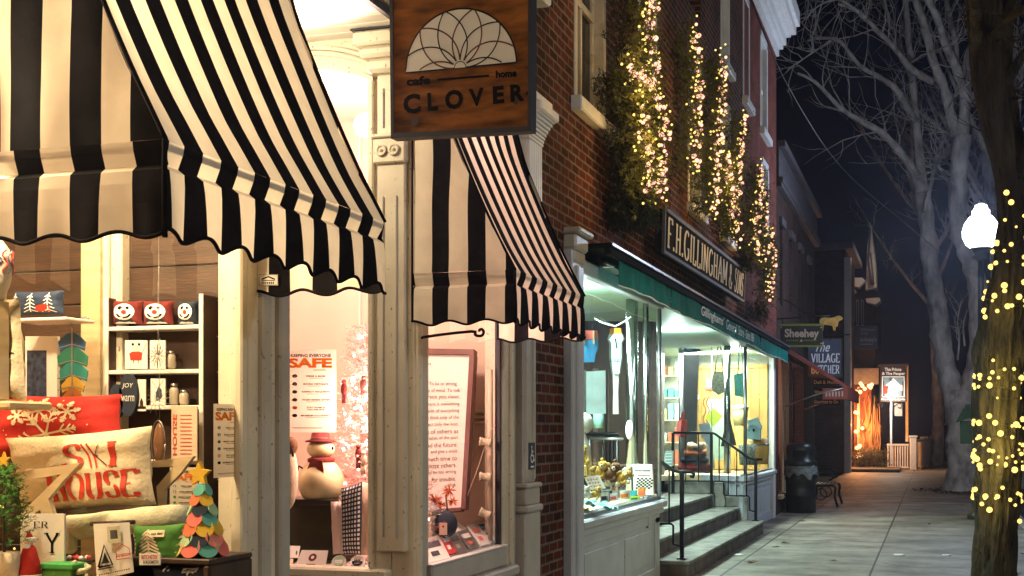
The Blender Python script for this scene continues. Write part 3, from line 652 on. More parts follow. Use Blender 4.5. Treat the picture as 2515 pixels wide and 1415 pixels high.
def tq(x0, y0, x1, y1, x2, y2, x3, y3):
    c = [onY(x0,y0,YS), onY(x1,y1,YS-.02), onY(x2,y2,YS-.02), onY(x3,y3,YS)]; qq = Quad(*c)
    for k in qq.c: k -= q.n*((k - q.c[0]).dot(q.n))
    qq.n = q.n; qq.off = .002; return qq
qt = tq(986,279,1292,249,1290,203,984,230)
for ch, (u0, u1) in zip('CLOVER', ((.0,.145),(.205,.29),(.35,.50),(.545,.67),(.74,.83),(.88,.99))): text(b, ch, qt, u0, u1, .0 if ch in 'CO' else .04, 1 if ch in 'CO' else .96, .045)
qt2 = tq(994,209,1275,190,1274,166,992,186)
text(b, 'cafe', qt2, .0, .22, .0, .95, .05); text(b, 'home', qt2, .80, .98, .1, .9, .05); qt2.line(b, [(.28,.42),(.74,.42)], .010, 1)
qt.disc(b, 1.02, .42, .02, .09)
t.part('lettering', b)
b = MB().mat(M['darkw']); qq = tq(965,331,1301,313,1301,203,965,230)
for cu, cv_, s_ in ((.15,.34,1.0),(.90,.62,.75)): qq.disc(b, cu, cv_, .03*s_, .12*s_, 0, 12)
t.part('wood_knot', b); t.done()

# wrought iron hook on the post by the second window
P = [(.02, 6.77, onX(1012,872,.02).z), (.02, 6.77, 2.09), (.05, 6.77, 2.115)]
e = onY(1158,814,6.77); P += [(e.x, 6.77, e.z)]
c0 = onY(1181,818,6.77)
P += [tuple(onY(*p, 6.77)) for p in ((1166,822),(1174,825),(1184,824),(1188,816),(1184,809),(1178,810),(1177,815))]
t = Thing('iron_bracket', 'black wrought iron hook bracket reaching out before the poem board window', 'bracket'); t.part('arm', MB().mat(M['blackm']).tube(smooth(P, 3), [.010]*8+[.008]*26 if False else .0085, 8)); t.part('wall_plate', MB().mat(M['blackm']).bbox(.0, .028, 6.755, 6.785, 1.90, 2.07)); t.done()
# ================================================================ THINGS IN THE LEFT DISPLAY WINDOW
def boxY(mb, x0, y0, x1, y1, Y, d, b=.004):      # px box at depth Y, going d metres back
    a, c = onY(x0, y1, Y), onY(x1, y0, Y); return mb.bbox(a.x, c.x, Y, Y+d, a.z, c.z, b)
# long display bench that carries the goods
t = Thing('display_bench', 'dark wooden bench carrying the cushions behind the left window', 'bench'); b = MB().mat(M['darkw'])
zt = onY(300, 1262, 4.4).z
b.bbox(-2.2, -.15, 4.25, 4.9, zt-.05, zt, .01); t.part('seat', b)
for x in (-2.1, -.25):
    t.part('leg', MB().mat(M['darkw']).bbox(x, x+.06, 4.3, 4.36, SILL-.02, zt-.05))
    t.part('leg', MB().mat(M['darkw']).bbox(x, x+.06, 4.8, 4.86, SILL-.02, zt-.05))
t.done()
# open shelving unit
YB = 4.93
t = Thing('shelving_unit', 'white edged shelves of cushions and cards behind the left window', 'shelves')
x0, x1 = onY(266, 900, YB).x, onY(499, 900, YB).x
for xx in (x0-.018, x1-.018): t.part('side_panel', MB().mat(M['darkw']).bbox(xx, xx+.018, YB+.004, YB+.12, SILL, onY(490,722,YB).z).mat(M['offw']).bbox(xx-.001, xx+.019, YB-.004, YB+.003, SILL, onY(490,722,YB).z, .001))
t.part('back', MB().mat(M['darkw']).bbox(x0, x1-.02, YB+.115, YB+.125, SILL, onY(490,722,YB).z))
for py in (800, 908, 996, 1130):
    z = onY(380, py, YB).z; t.part('shelf', MB().mat(M['offw']).bbox(x0, x1-.02, YB, YB+.11, z-.018, z, .003))
t.done()
def snow_face(mb, q, mp, k):
    mb.mat(M['letter']); pass
def cush(name, label, corners, Y, bulge, m, deco=None, group=None, wob=.012, lab='cushion', pinch=.1):
    q = rY(corners, Y); mb, mp = pillow(q, bulge, m, pinch=pinch, wob=wob); t = Thing(name, label, lab, group); t.part('cover', mb)
    if deco: t.part('print', deco(mp, q))
    return t.done()
def circ(mp, u, v, ru, rv, lift, mb, n=18, a0=0, a1=360): return mb.add([mp(u+ru*math.cos(R(a0+(a1-a0)*k/n)), v+rv*math.sin(R(a0+(a1-a0)*k/n)), lift) for k in range(n)], [tuple(range(n))])
def rib(mb, mp, pts, wu, lift=1, asp=1.0):      # ribbon in uv space, wu half width in u; asp = height/width of the patch
    P = []
    for i in range(len(pts)-1):
        for j in range(5): t_ = j/5; P.append((pts[i][0]*(1-t_)+pts[i+1][0]*t_, pts[i][1]*(1-t_)+pts[i+1][1]*t_))
    P.append(pts[-1]); vs = []
    for i, p in enumerate(P):
        a, c = P[max(i-1,0)], P[min(i+1,len(P)-1)]; dx, dy = c[0]-a[0], (c[1]-a[1])*asp; d = math.hypot(dx, dy) or 1
        vs += [mp(p[0]-dy/d*wu, p[1]+dx/d*wu/asp, lift), mp(p[0]+dy/d*wu, p[1]-dx/d*wu/asp, lift)]
    mb.add(vs, [(2*i,2*i+1,2*i+3,2*i+2) for i in range(len(P)-1)])
def snowman_deco(mp, q):
    b = MB().mat(M['letter']); circ(mp, .5, .52, .36, .36, 1, b); b.add([mp(.15,.02,1), mp(.85,.02,1), mp(.66,.2,1), mp(.34,.2,1)], [(0,1,2,3)])
    b.mat(M['ink']); circ(mp, .36, .66, .06, .06, 2, b, 10); circ(mp, .62, .68, .06, .06, 2, b, 10); rib(b, mp, [(.26,.42),(.36,.30),(.5,.26),(.64,.30),(.74,.42)], .035, 3)
    b.mat(M['redink']); circ(mp, .5, .50, .09, .09, 4, b, 10); b.mat(M['navyf']); rib(b, mp, [(.2,.16),(.5,.10),(.8,.16)], .05, 5); return b
for i, (a, c, lb, mm) in enumerate(((277, 352, 'snowman cushion on the top shelf, nearest the moulded casing', 'darkred'), (352, 428, 'snowman cushion in the middle of the top shelf', 'darkred'), (438, 489, 'snowman cushion at the far end of the top shelf, half hidden', 'navyf'))):
    cush('snowman_cushion', lb, ((a,798),(c,798),(c,738),(a,738)), YB+.05, .03, M[mm], snowman_deco, 'snowman cushions on the shelf', .004)
# cards and jars on the lower shelves
def card(name, label, x0, y0, x1, y1, Y, deco=None, m='paper', cat='card', th=.006, group=None):
    q = qY(x0, y0, x1, y1, Y); t = Thing(name, label, cat, group); b = MB().mat(M[m]); q.slab(b, th); t.part('sheet', b)
    if deco: b = MB(); deco(b, q); t.part('print', b)
    return t.done()
def d_pig(b, q):
    b.mat(M['redink']); q.poly(b, [(.25,.30),(.75,.30),(.78,.56),(.68,.60),(.32,.60),(.20,.54)], 1); b.mat(M2((.8,.6,.5))); q.disc(b, .5, .72, .16, .12, 2); b.mat(M['ink']); q.disc(b,.36,.86,.06,.05,3,8); q.disc(b,.64,.86,.06,.05,3,8); q.line(b,[(.4,.3),(.38,.2)],.003,3); q.line(b,[(.6,.3),(.62,.2)],.003,3); q.line(b,[(.75,.5),(.98,.9)],.002,3)
card('greeting_card', 'white card with a pig in a red jumper on the middle shelf', 307, 836, 362, 906, YB, d_pig)
def d_star(b, q):
    b.mat(M['ink'])
    for k in range(12): a = 2*math.pi*k/12; q.line(b, [(.5+.1*math.cos(a), .45+.08*math.sin(a)), (.5+.46*math.cos(a), .45+.42*math.sin(a))], .0022, 1)
    b.mat(M2((.7,.6,.3))); q.disc(b, .5, .45, .1, .08, 2)
card('greeting_card', 'white card with a drawn starburst beside the pig card', 368, 836, 406, 906, YB, d_star)
card('greeting_card', 'white card with a small blue bird on the lower shelf', 370, 930, 406, 995, YB, lambda b, q: (b.mat(M['signblue']), q.poly(b, [(.4,.15),(.8,.3),(.75,.6),(.55,.7),(.35,.45)], 1), b.mat(M['ink']), q.line(b, [(.1,.9),(.5,.6),(.9,.95)], .002, 2)))
card('greeting_card', 'narrow white card with a brown arch beside the dark mittens', 338, 932, 358, 1010, YB, lambda b, q: (b.mat(M['darkw']), q.poly(b, [(.3,.1),(.7,.1),(.7,.3),(.5,.42),(.3,.3)], 1)))
for i, (x, y, h, lb) in enumerate(((420, 906, 44, 'clear glass jar on the middle shelf beside the starburst card'), (428, 994, 52, 'tall glass jar on the lower shelf beside the bird card'), (452, 994, 36, 'short glass jar on the lower shelf close to the shelf end'))):
    z = onY(x, y, YB).z; s = sc_at(x, YB); p = onY(x, y, YB+.04); H = h*s; r = 12*s
    t = Thing('glass_jar', lb, 'jar', 'glass jars on the shelves'); t.part('body', MB().mat(M2((.50,.44,.34), rough=.15)).lathe([(r*.8,0),(r,.01),(r,H*.7),(r*.7,H*.82)], p, 14)); t.part('lid', MB().mat(M['steel']).lathe([(r*.75,H*.82),(r*.75,H),(.001,H)], p, 14)); t.done()
b = MB().mat(M['navyf'])
def blob(q, cx_, cy_, rx, ry, n=22, p=1): return [(cx_+rx*math.cos(2*math.pi*k/n), cy_+ry*math.sin(2*math.pi*k/n)) for k in range(n)]
q = qY(276, 918, 340, 1035, YB-.01); t = Thing('mittens', 'pair of dark mittens with pale lettering hung beside the shelves', 'mittens')
for u, v, ru, rv in ((.66,.55,.34,.45), (.20,.42,.28,.36)):
    P = [q(a, c, 0, .012) for a, c in blob(q, u, v, ru, rv)]; b = MB().mat(M['navyf']); b.prism(P, -q.n*.02); t.part('mitten', b)
b = MB().mat(M['paper']); text(b, 'JOY', lambda u, v, l=0: q(u, v, l, .014), .45, .88, .68, .80, .0, .2); text(b, 'warm', lambda u, v, l=0: q(u, v, l, .014), .42, .92, .42, .54, 0, .1); t.part('lettering', b); t.done()
card('menu_sheet', 'pink printed sheet hanging below the shelves beside the glass ornament', 421, 997, 484, 1132, 4.88, lambda b, q: (b.mat(M['redink']), [q.rect(b, .35, .8, .12+.07*k, .135+.07*k, 1) for k in range(11)], text(b, 'HOUSE', lambda u, v, l=0: q(v*.16+.06, u, 1), .1, .85, 0, 1, .02)), m='beige', cat='sheet')
for (px, py, r_, lb) in ((390, 868, 34, 'wire starburst ornament hanging over the middle shelf of cards'), (388, 980, 40, 'larger wire starburst ornament hanging over the lower shelf of cards')):
    c = onY(px, py, 4.84); s_ = sc_at(px, 4.84); rnd = random.Random(px); t = Thing('wire_starburst', lb, 'ornament'); b = MB().mat(M['steel'])
    for k in range(14): a = 6.283*k/14; e = r_*s_*rnd.uniform(.75,1.1); b.tube([c, c+Vector((e*.5*math.cos(a), -.01, e*.5*math.sin(a))), c+Vector((e*math.cos(a+.12), 0, e*math.sin(a+.12)))], .0011, 4)
    b.ball(c, .006, 8, 6); t.part('wires', b); t.part('cord', MB().mat(M['steel']).tube([c, c+Vector((0,0,.5))], .0008, 4)); t.done()
# hanging oval glass ornament
p = onY(392, 1090, 4.86); s = sc_at(392, 4.86); t = Thing('glass_ornament', 'large clear oval ornament ringed with brown beads, hung behind the canvas cushion', 'ornament')
t.part('body', MB().mat(M2((.20,.10,.05), rough=.1)).ball(p, 1, 16, 12, (17*s, .02, 54*s))); t.part('rim', MB().mat(M['steel']).tube([p + Vector((19*s*math.cos(R(a)), -.01, 57*s*math.sin(R(a)))) for a in range(0, 361, 15)], .003, 6)); t.part('cord', MB().mat(M['steel']).tube([p+Vector((0,0,57*s)), p+Vector((0,0,57*s+.35))], .0015, 4)); t.done()
# stained glass feather
q = qY(140, 812, 216, 1010, 4.72); t = Thing('stained_glass_feather', 'stained glass feather in blue, green, amber and brown on a hook', 'ornament')
cols = ('4', (.02,.12,.30), (.02,.18,.12), (.02,.22,.20), (.55,.34,.04), (.42,.14,.02), (.28,.05,.02)); bands = [(.80,.98),(.60,.80),(.42,.62),(.28,.44),(.14,.30),(.0,.16)]
for k, (v0, v1) in enumerate(bands):
    c = cols[k+1]; b = MB().mat(M2(c, rough=.12)); wl_, wr_ = (.46,.50,.42,.36,.32,.28)[k], (.42,.50,.50,.38,.34,.26)[k]
    for sg, wd in ((-1, wl_), (1, wr_)): b.prism([q(.5,v0+.02,0), q(.5+sg*wd*.9,v0-.05,0), q(.5+sg*wd,v1-.12,0), q(.5+sg*wd*.4,v1-.02,0), q(.5,v1,0)][::sg], -q.n*.006)
    t.part('glass_piece', b)
b = MB().mat(M['steel']); q.line(b, [(.5,1.05),(.5,-.05)], .006, 5)
for k, (v0, v1) in enumerate(bands): q.line(b, [(.04,v0-.02),(.5,v0+.03),(.98,v0-.02)], .004, 6)
b.tube([q(.5,1.05), q(.5,1.12), q(.9,1.16), q(1.0,1.18), q(1.02,1.12)], .004, 6); t.part('leading', b); t.done()
# framed picture
t = Thing('framed_picture', 'dark blue night picture in a cream frame behind the tote bag', 'picture'); q = qY(62, 826, 140, 1000, 4.78); b = MB().mat(M['paper']); q.slab(b, .02); t.part('frame', b)
b = MB().mat(M2((.035,.05,.10), var=.9, scale=40)); q.rect(b, .06, .68, .02, .80, 1); t.part('print', b); t.done()
# navy cushion with trees and a red truck
def d_trees(mp, q):
    b = MB().mat(M['letter'])
    for u in (.12, .46, .80):
        for k in range(5): v = .15+.15*k; ww = .13*(1-k*.15); rib(b, mp, [(u-ww, v-.05), (u, v+.06), (u+ww, v-.05)], .012, 1)
        rib(b, mp, [(u,.1),(u,.9)], .01, 1)
    b.mat(M['redink']); b.add([mp(.56,.12,3), mp(.84,.12,3), mp(.84,.34,3), mp(.72,.44,3), mp(.56,.34,3)], [(0,1,2,3,4)]); return b
cush('tree_cushion', 'navy cushion printed with white trees and a small red truck, above the framed picture', ((30,778),(160,774),(160,712),(34,716)), 4.6, .04, M['navy'], d_trees, wob=.004)
t = Thing('wall_shelf', 'pale shelf under the navy tree cushion', 'shelf'); t.part('board', boxY(MB().mat(M['offw']), 20, 778, 162, 790, 4.55, .2)); t.done()
# patterned jar and tote bag at the frame's edge
p = onY(-30, 735, 3.9); s = sc_at(0, 3.9)
t = Thing('painted_jar', 'large round pale jar painted with blue and red branches at the photo edge', 'jar'); b = MB().mat(M['offw']).lathe([(.02*1,0),(.055,.0),(.078,.06),(.085,.12),(.075,.18),(.05,.215),(.05,.23),(.001,.23)], p, 24); t.part('body', b)
b = MB().mat(M['signblue'])
for k in range(9):
    a = R(-80 + k*18); pts_ = [(p.x + .086*math.cos(a+.15*math.sin(j*1.3+k))*1.0, p.y + .086*math.sin(a+.15*math.sin(j*1.3+k)), p.z+.09+.012*j) for j in range(8)]; b.mat(M['signblue'] if k % 2 else M['redink']); b.tube(pts_, .003, 4)
t.part('painting', b); t.done()
zz = onY(20, 735, 3.9).z
q = rY(((-70,985),(66,985),(50,735),(-60,725)), 4.0); mb, mp = pillow(q, .04, M['linen'], pinch=.04, wob=.02); t = Thing('tote_bag', 'natural linen tote bag with stencilled lettering at the photo edge', 'bag'); t.part('body', mb)
b = MB().mat(M['ink']); text(b, ', VT', mp, .62, .93, .40, .47, .02); text(b, 'NEW', mp, .50, .76, .32, .37, .02); t.part('lettering', b)
t.part('handle', MB().mat(M['linen']).tube([mp(.3,.95), mp(.32,1.1), mp(.5,1.16), mp(.68,1.1), mp(.7,.95)], .008, 6)); t.done()
t = Thing('small_table', 'small pale table with slim legs bearing the tote bag and painted jar', 'table'); zb_ = onY(20, 986, 4.0).z
t.part('top', MB().mat(M['oak']).bbox(-2.3, onY(66,986,4.0).x, 3.9, 4.15, zb_-.03, zb_)); t.part('leg', MB().mat(M['oak']).bbox(-1.75, -1.70, 4.0, 4.05, .8, zb_-.03)); t.part('leg', MB().mat(M['oak']).bbox(-2.25, -2.2, 4.0, 4.05, .8, zb_-.03)); t.done()
t = Thing('jar_stand', 'narrow pale stand behind the tote bag lifting the painted jar', 'stand'); t.part('post', MB().mat(M['oak']).bbox(p.x-.05, p.x+.05, 3.86, 3.96, zb_, p.z)); t.done()
# snowflake cushion
def d_flake(mp, q):
    b = MB().mat(M['canvasp'])
    for cu, cv_, r_ in ((.50,.36,.24), (.44,.74,.13), (.66,.72,.10), (.28,.66,.08)):
        for k in range(6):
            a = math.pi*k/3 + .2; ex, ey = math.cos(a), math.sin(a)*1.9
            rib(b, mp, [(cu,cv_),(cu+r_*ex,cv_+r_*ey)], .008, 1, .5)
            for f, g in ((.45,.30),(.68,.24),(.86,.14)):
                for sg in (-1,1):
                    a2 = a+sg*.75; rib(b, mp, [(cu+r_*f*ex,cv_+r_*f*ey),(cu+r_*f*ex+r_*g*math.cos(a2),cv_+r_*f*ey+r_*g*1.9*math.sin(a2))], .006, 2, .5)
    for k in range(14): circ(mp, random.uniform(.05,.95), random.uniform(.3,.95), .006, .012, 3, b, 8)
    return b
cush('snowflake_cushion', 'red cushion with cream snowflakes behind the lettered canvas cushion', ((-30,1135),(322,1110),(300,968),(-20,966)), 4.52, .07, M['redcloth'], d_flake, wob=.02)
# the SKI HOUSE cushion
def d_ski(mp, q):
    b = MB().mat(M['redink'])
    def sub(u0, u1, v0, v1): return lambda u, v, l=0: mp(u0+(u1-u0)*u, v0+(v1-v0)*v, l)
    serif(b, 'HOUSE', sub(.32, .955, .13, .47), .21, .06, .04, stencil=True)
    serif(b, 'S', sub(.470, .595, .53, .85), .19, .06); serif(b, 'I', sub(.765, .845, .53, .85), .17, .06)
    for du in (0, .035): rib(b, mp, [(.592+du,.85),(.607+du,.80),(.655+du,.53)], .006, 1, .5)
    b.mat(M['darkred']); rib(b, mp, [(.715,.82),(.668,.68),(.765,.54)], .0035, 2, .5); rib(b, mp, [(.66,.70),(.69,.67)], .006, 3, .5)
    return b
cush('lettered_cushion', 'big natural canvas cushion stencilled SKI HOUSE in red', ((58,1268),(385,1240),(374,1046),(14,1076)), 4.36, .085, M['canvasp'], d_ski, wob=.028, pinch=.06)
# wooden star outline
def star(name, label, px, py, r, Y, rot, wd, m, th=.02, cat='star'):
    s = sc_at(px, Y); c = onY(px, py, Y); O = []; I = []
    for k in range(10):
        a = R(90+rot+36*k); rr = r*s*(1 if k % 2 == 0 else .40); ri = rr*(1-wd) - (.0 if k % 2 else .02)
        O.append(c + Vector((rr*math.cos(a), 0, rr*math.sin(a)))); I.append(c + Vector((ri*math.cos(a), 0, ri*math.sin(a))))
    b = MB().mat(M[m]); vs = []
    for k in range(10): vs += [O[k], I[k], O[k]+Vector((0,th,0)), I[k]+Vector((0,th,0)), (O[k]+I[k])/2+Vector((0,-.008,0))]
    fs = []
    for k in range(10):
        a, c2 = 5*k, 5*((k+1) % 10); fs += [(a,a+4,c2+4,c2),(a+4,a+1,c2+1,c2+4),(a,c2,c2+2,a+2),(a+1,a+3,c2+3,c2+1),(a+2,c2+2,c2+3,a+3)]
    b.add(vs, fs); return single(name, b, label, cat)
def cutout(name, label, pts, Y, m, cat, th=.022):
    return single(name, MB().mat(M[m]).prism([onY(px, py, Y) for px, py in pts], (0, th, 0)), label, cat)
cutout('wooden_star', 'large open star of pale wood whose point juts over the canvas cushion', [(28,1162),(120,1148),(197,1137),(156,1180),(118,1226),(138,1285),(110,1284),(98,1252),(52,1282),(42,1270),(100,1214),(150,1164),(33,1186)][::-1], 4.05, 'oak', 'star')
cutout('wooden_star', 'open star of pale wood showing between canvas cushion and felt tree', [(372,1132),(475,1121),(440,1166),(404,1202),(402,1244),(388,1244),(384,1196),(426,1146),(372,1148)][::-1], 4.47, 'oak', 'star')
# rolled blanket
q = rY(((142,1330),(455,1292),(448,1240),(142,1270)), 4.22)
t = Thing('rolled_blanket', 'sage linen blanket rolled up below the canvas cushion', 'blanket'); b = MB().mat(M['sage'])
a_, c_ = (q.c[0]+q.c[3])/2, (q.c[1]+q.c[2])/2; r = (q.c[3]-q.c[0]).length/2; b.tube([a_.lerp(c_, k/10) + Vector((0,0,.003*math.sin(k*2))) for k in range(11)], [r*.85]+[r*(1+.03*math.sin(k*1.7)) for k in range(9)]+[r*.8], 16)
t.part('roll', b); t.part('fold', MB().mat(M['sage']).bbox(a_.x-.0, a_.x+.10, a_.y-r*1.05, a_.y, a_.z-r*1.9, a_.z+r*.6, .02)); t.done()
# sign card with letters
def d_y(b, q): b.mat(M['ink']); serif(b, 'Y', lambda u, v, l=0: q(.56+.34*u, .30+.36*v, l), .12, .05); serif(b, 'ER', lambda u, v, l=0: q(.30+.35*u, .75+.11*v, l), .12, .05)
card('lettered_board', 'cream tin board with large dark letters beside the santa figure', 50, 1262, 158, 1400, 4.02, d_y, 'paper', 'board', .01)
# santa
p = onY(72, 1420, 3.92); s = sc_at(72, 3.92); H = 112*s
t = Thing('santa_figure', 'small red ceramic santa with white beard beneath the fir sprigs', 'figurine'); r = 25*s
t.part('robe', MB().mat(M['redcloth']).lathe([(r*1.05,0),(r*1.15,.015),(r*1.0,H*.35),(r*.62,H*.66),(r*.4,H*.72)], p, 16)); t.part('face', MB().mat(M2((.7,.42,.3))).ball(p+Vector((0,-.003,H*.76)), r*.42, 12, 8)); t.part('beard', MB().mat(M['letter']).ball(p+Vector((0,-r*.35,H*.66)), r*.42, 12, 8, (1,.6,1.3), .2))
t.part('hat', MB().mat(M['redcloth']).lathe([(r*.46,0),(r*.42,H*.06),(r*.22,H*.15),(.001,H*.2)], p+Vector((0,0,H*.82)), 14)); t.part('fur_trim', MB().mat(M['letter']).lathe([(r*.48,0),(r*.54,.006),(r*.5,.014),(r*.44,.016)], p+Vector((0,0,H*.80)), 14).lathe([(r*1.1,0),(r*1.2,.008),(r*1.12,.018)], p, 16)); t.done()
# fir sprigs in a pot with star; bulbs added for the bright patch there
def needles(mb, c, d, L, n, rnd, wd=.0022):
    """one sprig: a twig with needles set round it"""
    d = Vector(d).normalized(); a = d.cross(Vector((.3,.2,1))).normalized(); b_ = d.cross(a)
    for i in range(n):
        t_ = (i+.5)/n; an = rnd.uniform(0, 6.28); o = (a*math.cos(an)+b_*math.sin(an)); p = Vector(c)+d*L*t_; e = p + (d*.6+o)*L*.34*(1.1-t_*.5); wv = d.cross(o).normalized()*wd
        mb.add([p-wv, p+wv, e], [(0,1,2)])
def sprig_plant(name, label, px, py0, py1, Y, rad, cnt, L, mats, cat='plant', bulbs=0, pot=True):
    rnd = random.Random(px); p0 = onY(px, py1, Y); p1 = onY(px, py0, Y); s = sc_at(px, Y); t = Thing(name, label, cat); H = p1.z-p0.z
    b = MB(); 
    for i in range(cnt):
        b.mat(M[rnd.choice(mats)]); h = rnd.random()**.8; rr = rad*s*(1-h*.72)*rnd.random()**.5; an = rnd.uniform(0, 6.28)
        c = p0 + Vector((rr*math.cos(an), rr*math.sin(an), H*(.12+.86*h))); needles(b, c, (math.cos(an), math.sin(an), rnd.uniform(-.1,.9)), L, 14, rnd)
    t.part('foliage', b); t.part('stem', MB().mat(M['darkw']).tube([p0, p0+Vector((0,0,H))], [.006,.002], 6))
    if pot: t.part('pot', MB().mat(M['canvasp']).lathe([(.045,-.10),(.055,-.02),(.055,.02),(.001,.02)], p0+Vector((0,0,.0)), 16))
    for i in range(bulbs):
        h = rnd.random(); rr = rad*s*(1-h*.72); an = rnd.uniform(3.4, 6.1); t.part('bulb', MB().mat(M['bulby']).ball(p0+Vector((rr*math.cos(an), rr*math.sin(an), H*(.1+.8*h))), .004, 8, 6))
    return t
t = sprig_plant('tabletop_fir', 'small potted fir with a gold star at the photo edge', 10, 1150, 1370, 3.86, 62, 240, .05, ('greencloth','fir','greencloth'), bulbs=5)
c = onY(8, 1130, 3.86); O = [c + Vector((.030*(1 if k%2==0 else .42)*math.cos(R(90+36*k)), 0, .030*(1 if k%2==0 else .42)*math.sin(R(90+36*k)))) for k in range(10)]
t.part('star', MB().mat(M['yellow']).prism(O, (0,.01,0))); t.done()
# towel
def d_towel(b, q):
    b.mat(M['ink']); q.line(b, [(.12,.22),(.50,.22),(.31,.60),(.12,.22)], .009, 1); q.poly(b, [(.21,.27),(.43,.27),(.31,.47)], 2); q.line(b, [(.10,.18),(.52,.18)], .004, 2)
    b.mat(M['sage']); q.rect(b, .42, .78, .62, .94, 1); b.mat(M['slate']); q.rect(b, .50, .70, .70, .87, 2); b.mat(M['redink']); q.line(b, [(.62,.30),(.62,.48),(.80,.58),(.98,.48),(.98,.30),(.62,.30)], .003, 1); text(b, 'Stratton', q, .60, 1.0, .34, .42, .03)
    b.mat(M['brass']); [q.disc(b, .14+.06*k, .08, .022, .015, 1, 8) for k in range(14)]
q = rY(((238,1425),(330,1405),(318,1283),(230,1287)), 3.98); t = Thing('printed_towel', 'white cotton towel printed with ski badges hanging between blanket and green cushion', 'towel')
b = MB().mat(M['paper']); b.grid(lambda u, v: q(u, v, 0, .008*math.sin(u*9)*(1-v)), 14, 8); b.grid(lambda u, v: q(1-u, v, 0, .008*math.sin((1-u)*9)*(1-v)-.003), 14, 8); t.part('cloth', b)
b = MB(); qq = Quad(*q.c); qq.off = .012; d_towel(b, qq); t.part('print', b); t.part('rail', MB().mat(M['darkw']).tube([q(-.12,1.0,0,-.01), q(1.1,1.0,0,-.01)], .008, 8)); t.done()
# green cushion
def d_green(mp, q):
    b = MB().mat(M['canvasp'])
    rib(b, mp, [(.36,.06),(.36,.92)], .016, 1, .7)
    for k in range(7): v = .30+.09*k; w_ = .22*(1-k*.09); rib(b, mp, [(.36-w_, v-.09), (.36-w_*.5, v-.02), (.36, v+.05), (.36+w_*.5, v-.02), (.36+w_, v-.09)], .016, 2+k%2, .7)
    for k in range(5): v = .12+.17*k; b.add([mp(.98,v+.02,1), mp(.74+.05*k,v,1), mp(.98,v+.17,1)], [(0,1,2)])
    for k in range(6): v = .2+.1*k; b.add([mp(.01,v,1), mp(.09,v+.05,1), mp(.01,v+.1,1)], [(0,1,2)])
    b.add([mp(.40,.72,4), mp(.66,.70,4), mp(.66,.88,4), mp(.40,.90,4)], [(0,1,2,3)]); b.mat(M['ink']); text(b, 'mtn time', lambda u, v, l=0: mp(u, v, 6), .44, .63, .76, .83, .02); return b
cush('green_cushion', 'green cushion printed with cream pine trees and a paper tag', ((330,1392),(478,1384),(462,1283),(326,1290)), 4.06, .035, M['greencloth'], d_green, wob=.006)
card('name_tag', 'small white lettered tag leaning on the green cushion', 342, 1360, 393, 1388, 3.96, lambda b, q: (b.mat(M['redink']), text(b, 'BITCHSTIX', q, .12, .90, .52, .88, .02), b.mat(M['slate']), text(b, '& BOOMSTIX', q, .20, .96, .12, .42, .02)), cat='tag')
# felt tree
t = Thing('felt_tree', 'tall felt cone tree of coloured scallops topped by a star', 'ornament'); Y = 4.1; rnd = random.Random(3)
p0, p1 = onY(497, 1368, Y), onY(489, 1188, Y); s = sc_at(495, Y); H = p1.z-p0.z
t.part('cone', MB().mat(M['navyf']).lathe([(50*s,0),(30*s,H*.5),(8*s,H)], p0, 16))
fc = [M[k] for k in ('coral','yellow','mint','tealf','orangef','navyf')] + [M2((.70,.62,.22)), M2((.55,.14,.05)), M2((.78,.24,.17))]
for row in range(7):
    nk = 8 - row*3//4; 
    for k in range(nk):
        a = 2*math.pi*(k+.5*(row % 2))/nk; 
        if math.sin(a) > .35: continue
        h = H*(.03+.135*row); rr = (52 - 6.2*row)*s; rad = (27 - row*1.9)*s; n_ = Vector((math.cos(a), math.sin(a), .42)).normalized(); c = p0 + Vector((rr*math.cos(a), rr*math.sin(a), h+rad*.8)); tu = Vector((-math.sin(a), math.cos(a), 0)); tv = n_.cross(tu)
        pts_ = [c + tu*rad*math.cos(R(x))*1.0 + tv*(rad*math.sin(R(x)))*1.0 for x in range(180, 361, 20)] + [c + tu*rad*.55 + tv*rad*1.0, c - tu*rad*.55 + tv*rad*1.0]
        t.part('scallop', MB().mat(fc[(row*5+k*3) % len(fc)]).prism(pts_, n_*.005))
c = onY(487, 1165, Y); O = [c + Vector((32*s*(1 if k%2==0 else .48)*math.cos(R(90+36*k)), 0, 32*s*(1 if k%2==0 else .48)*math.sin(R(90+36*k)))) for k in range(10)]
t.part('star', MB().mat(M['yellow']).prism(O, (0,.02,0))); t.done()
# dark crates with patterned cloth
t = Thing('dark_crate', 'dark wooden crate holding black and white cloth under the felt tree', 'crate'); b = MB().mat(M['darkw']); a, c = onY(330,1410,4.1), onY(552,1368,4.1)
b.bbox(a.x, c.x, 4.0, 4.3, c.z-.02, c.z, .004); b.bbox(a.x, a.x+.03, 4.0, 4.3, c.z-.22, c.z-.02); b.bbox(c.x-.03, c.x, 4.0, 4.3, c.z-.22, c.z-.02); b.bbox(a.x, c.x, 4.28, 4.3, c.z-.22, c.z-.02); b.bbox(a.x, c.x, 4.0, 4.28, c.z-.24, c.z-.22); t.part('case', b); t.done()
def d_bw(mp, q):
    b = MB().mat(M['letter']); rnd = random.Random(5)
    for k in range(16): u, v = rnd.uniform(.08,.92), rnd.uniform(.2,.9); rib(b, mp, [(u,v),(u+rnd.uniform(-.06,.06),v+rnd.uniform(-.2,.2))], .014, 1, .5)
    b.add([mp(.52,.80,3), mp(.76,.82,3), mp(.76,.96,3), mp(.52,.96,3)], [(0,1,2,3)]); b.mat(M['ink']); text(b, 'mtn time', lambda u, v, l=0: mp(u, v, 6), .55, .73, .85, .92, .02); return b
cush('patterned_cloth', 'folded black cloth with white figures inside the dark crate', ((372,1470),(540,1470),(535,1386),(372,1390)), 4.06, .03, M['navyf'], d_bw, lab='cloth')
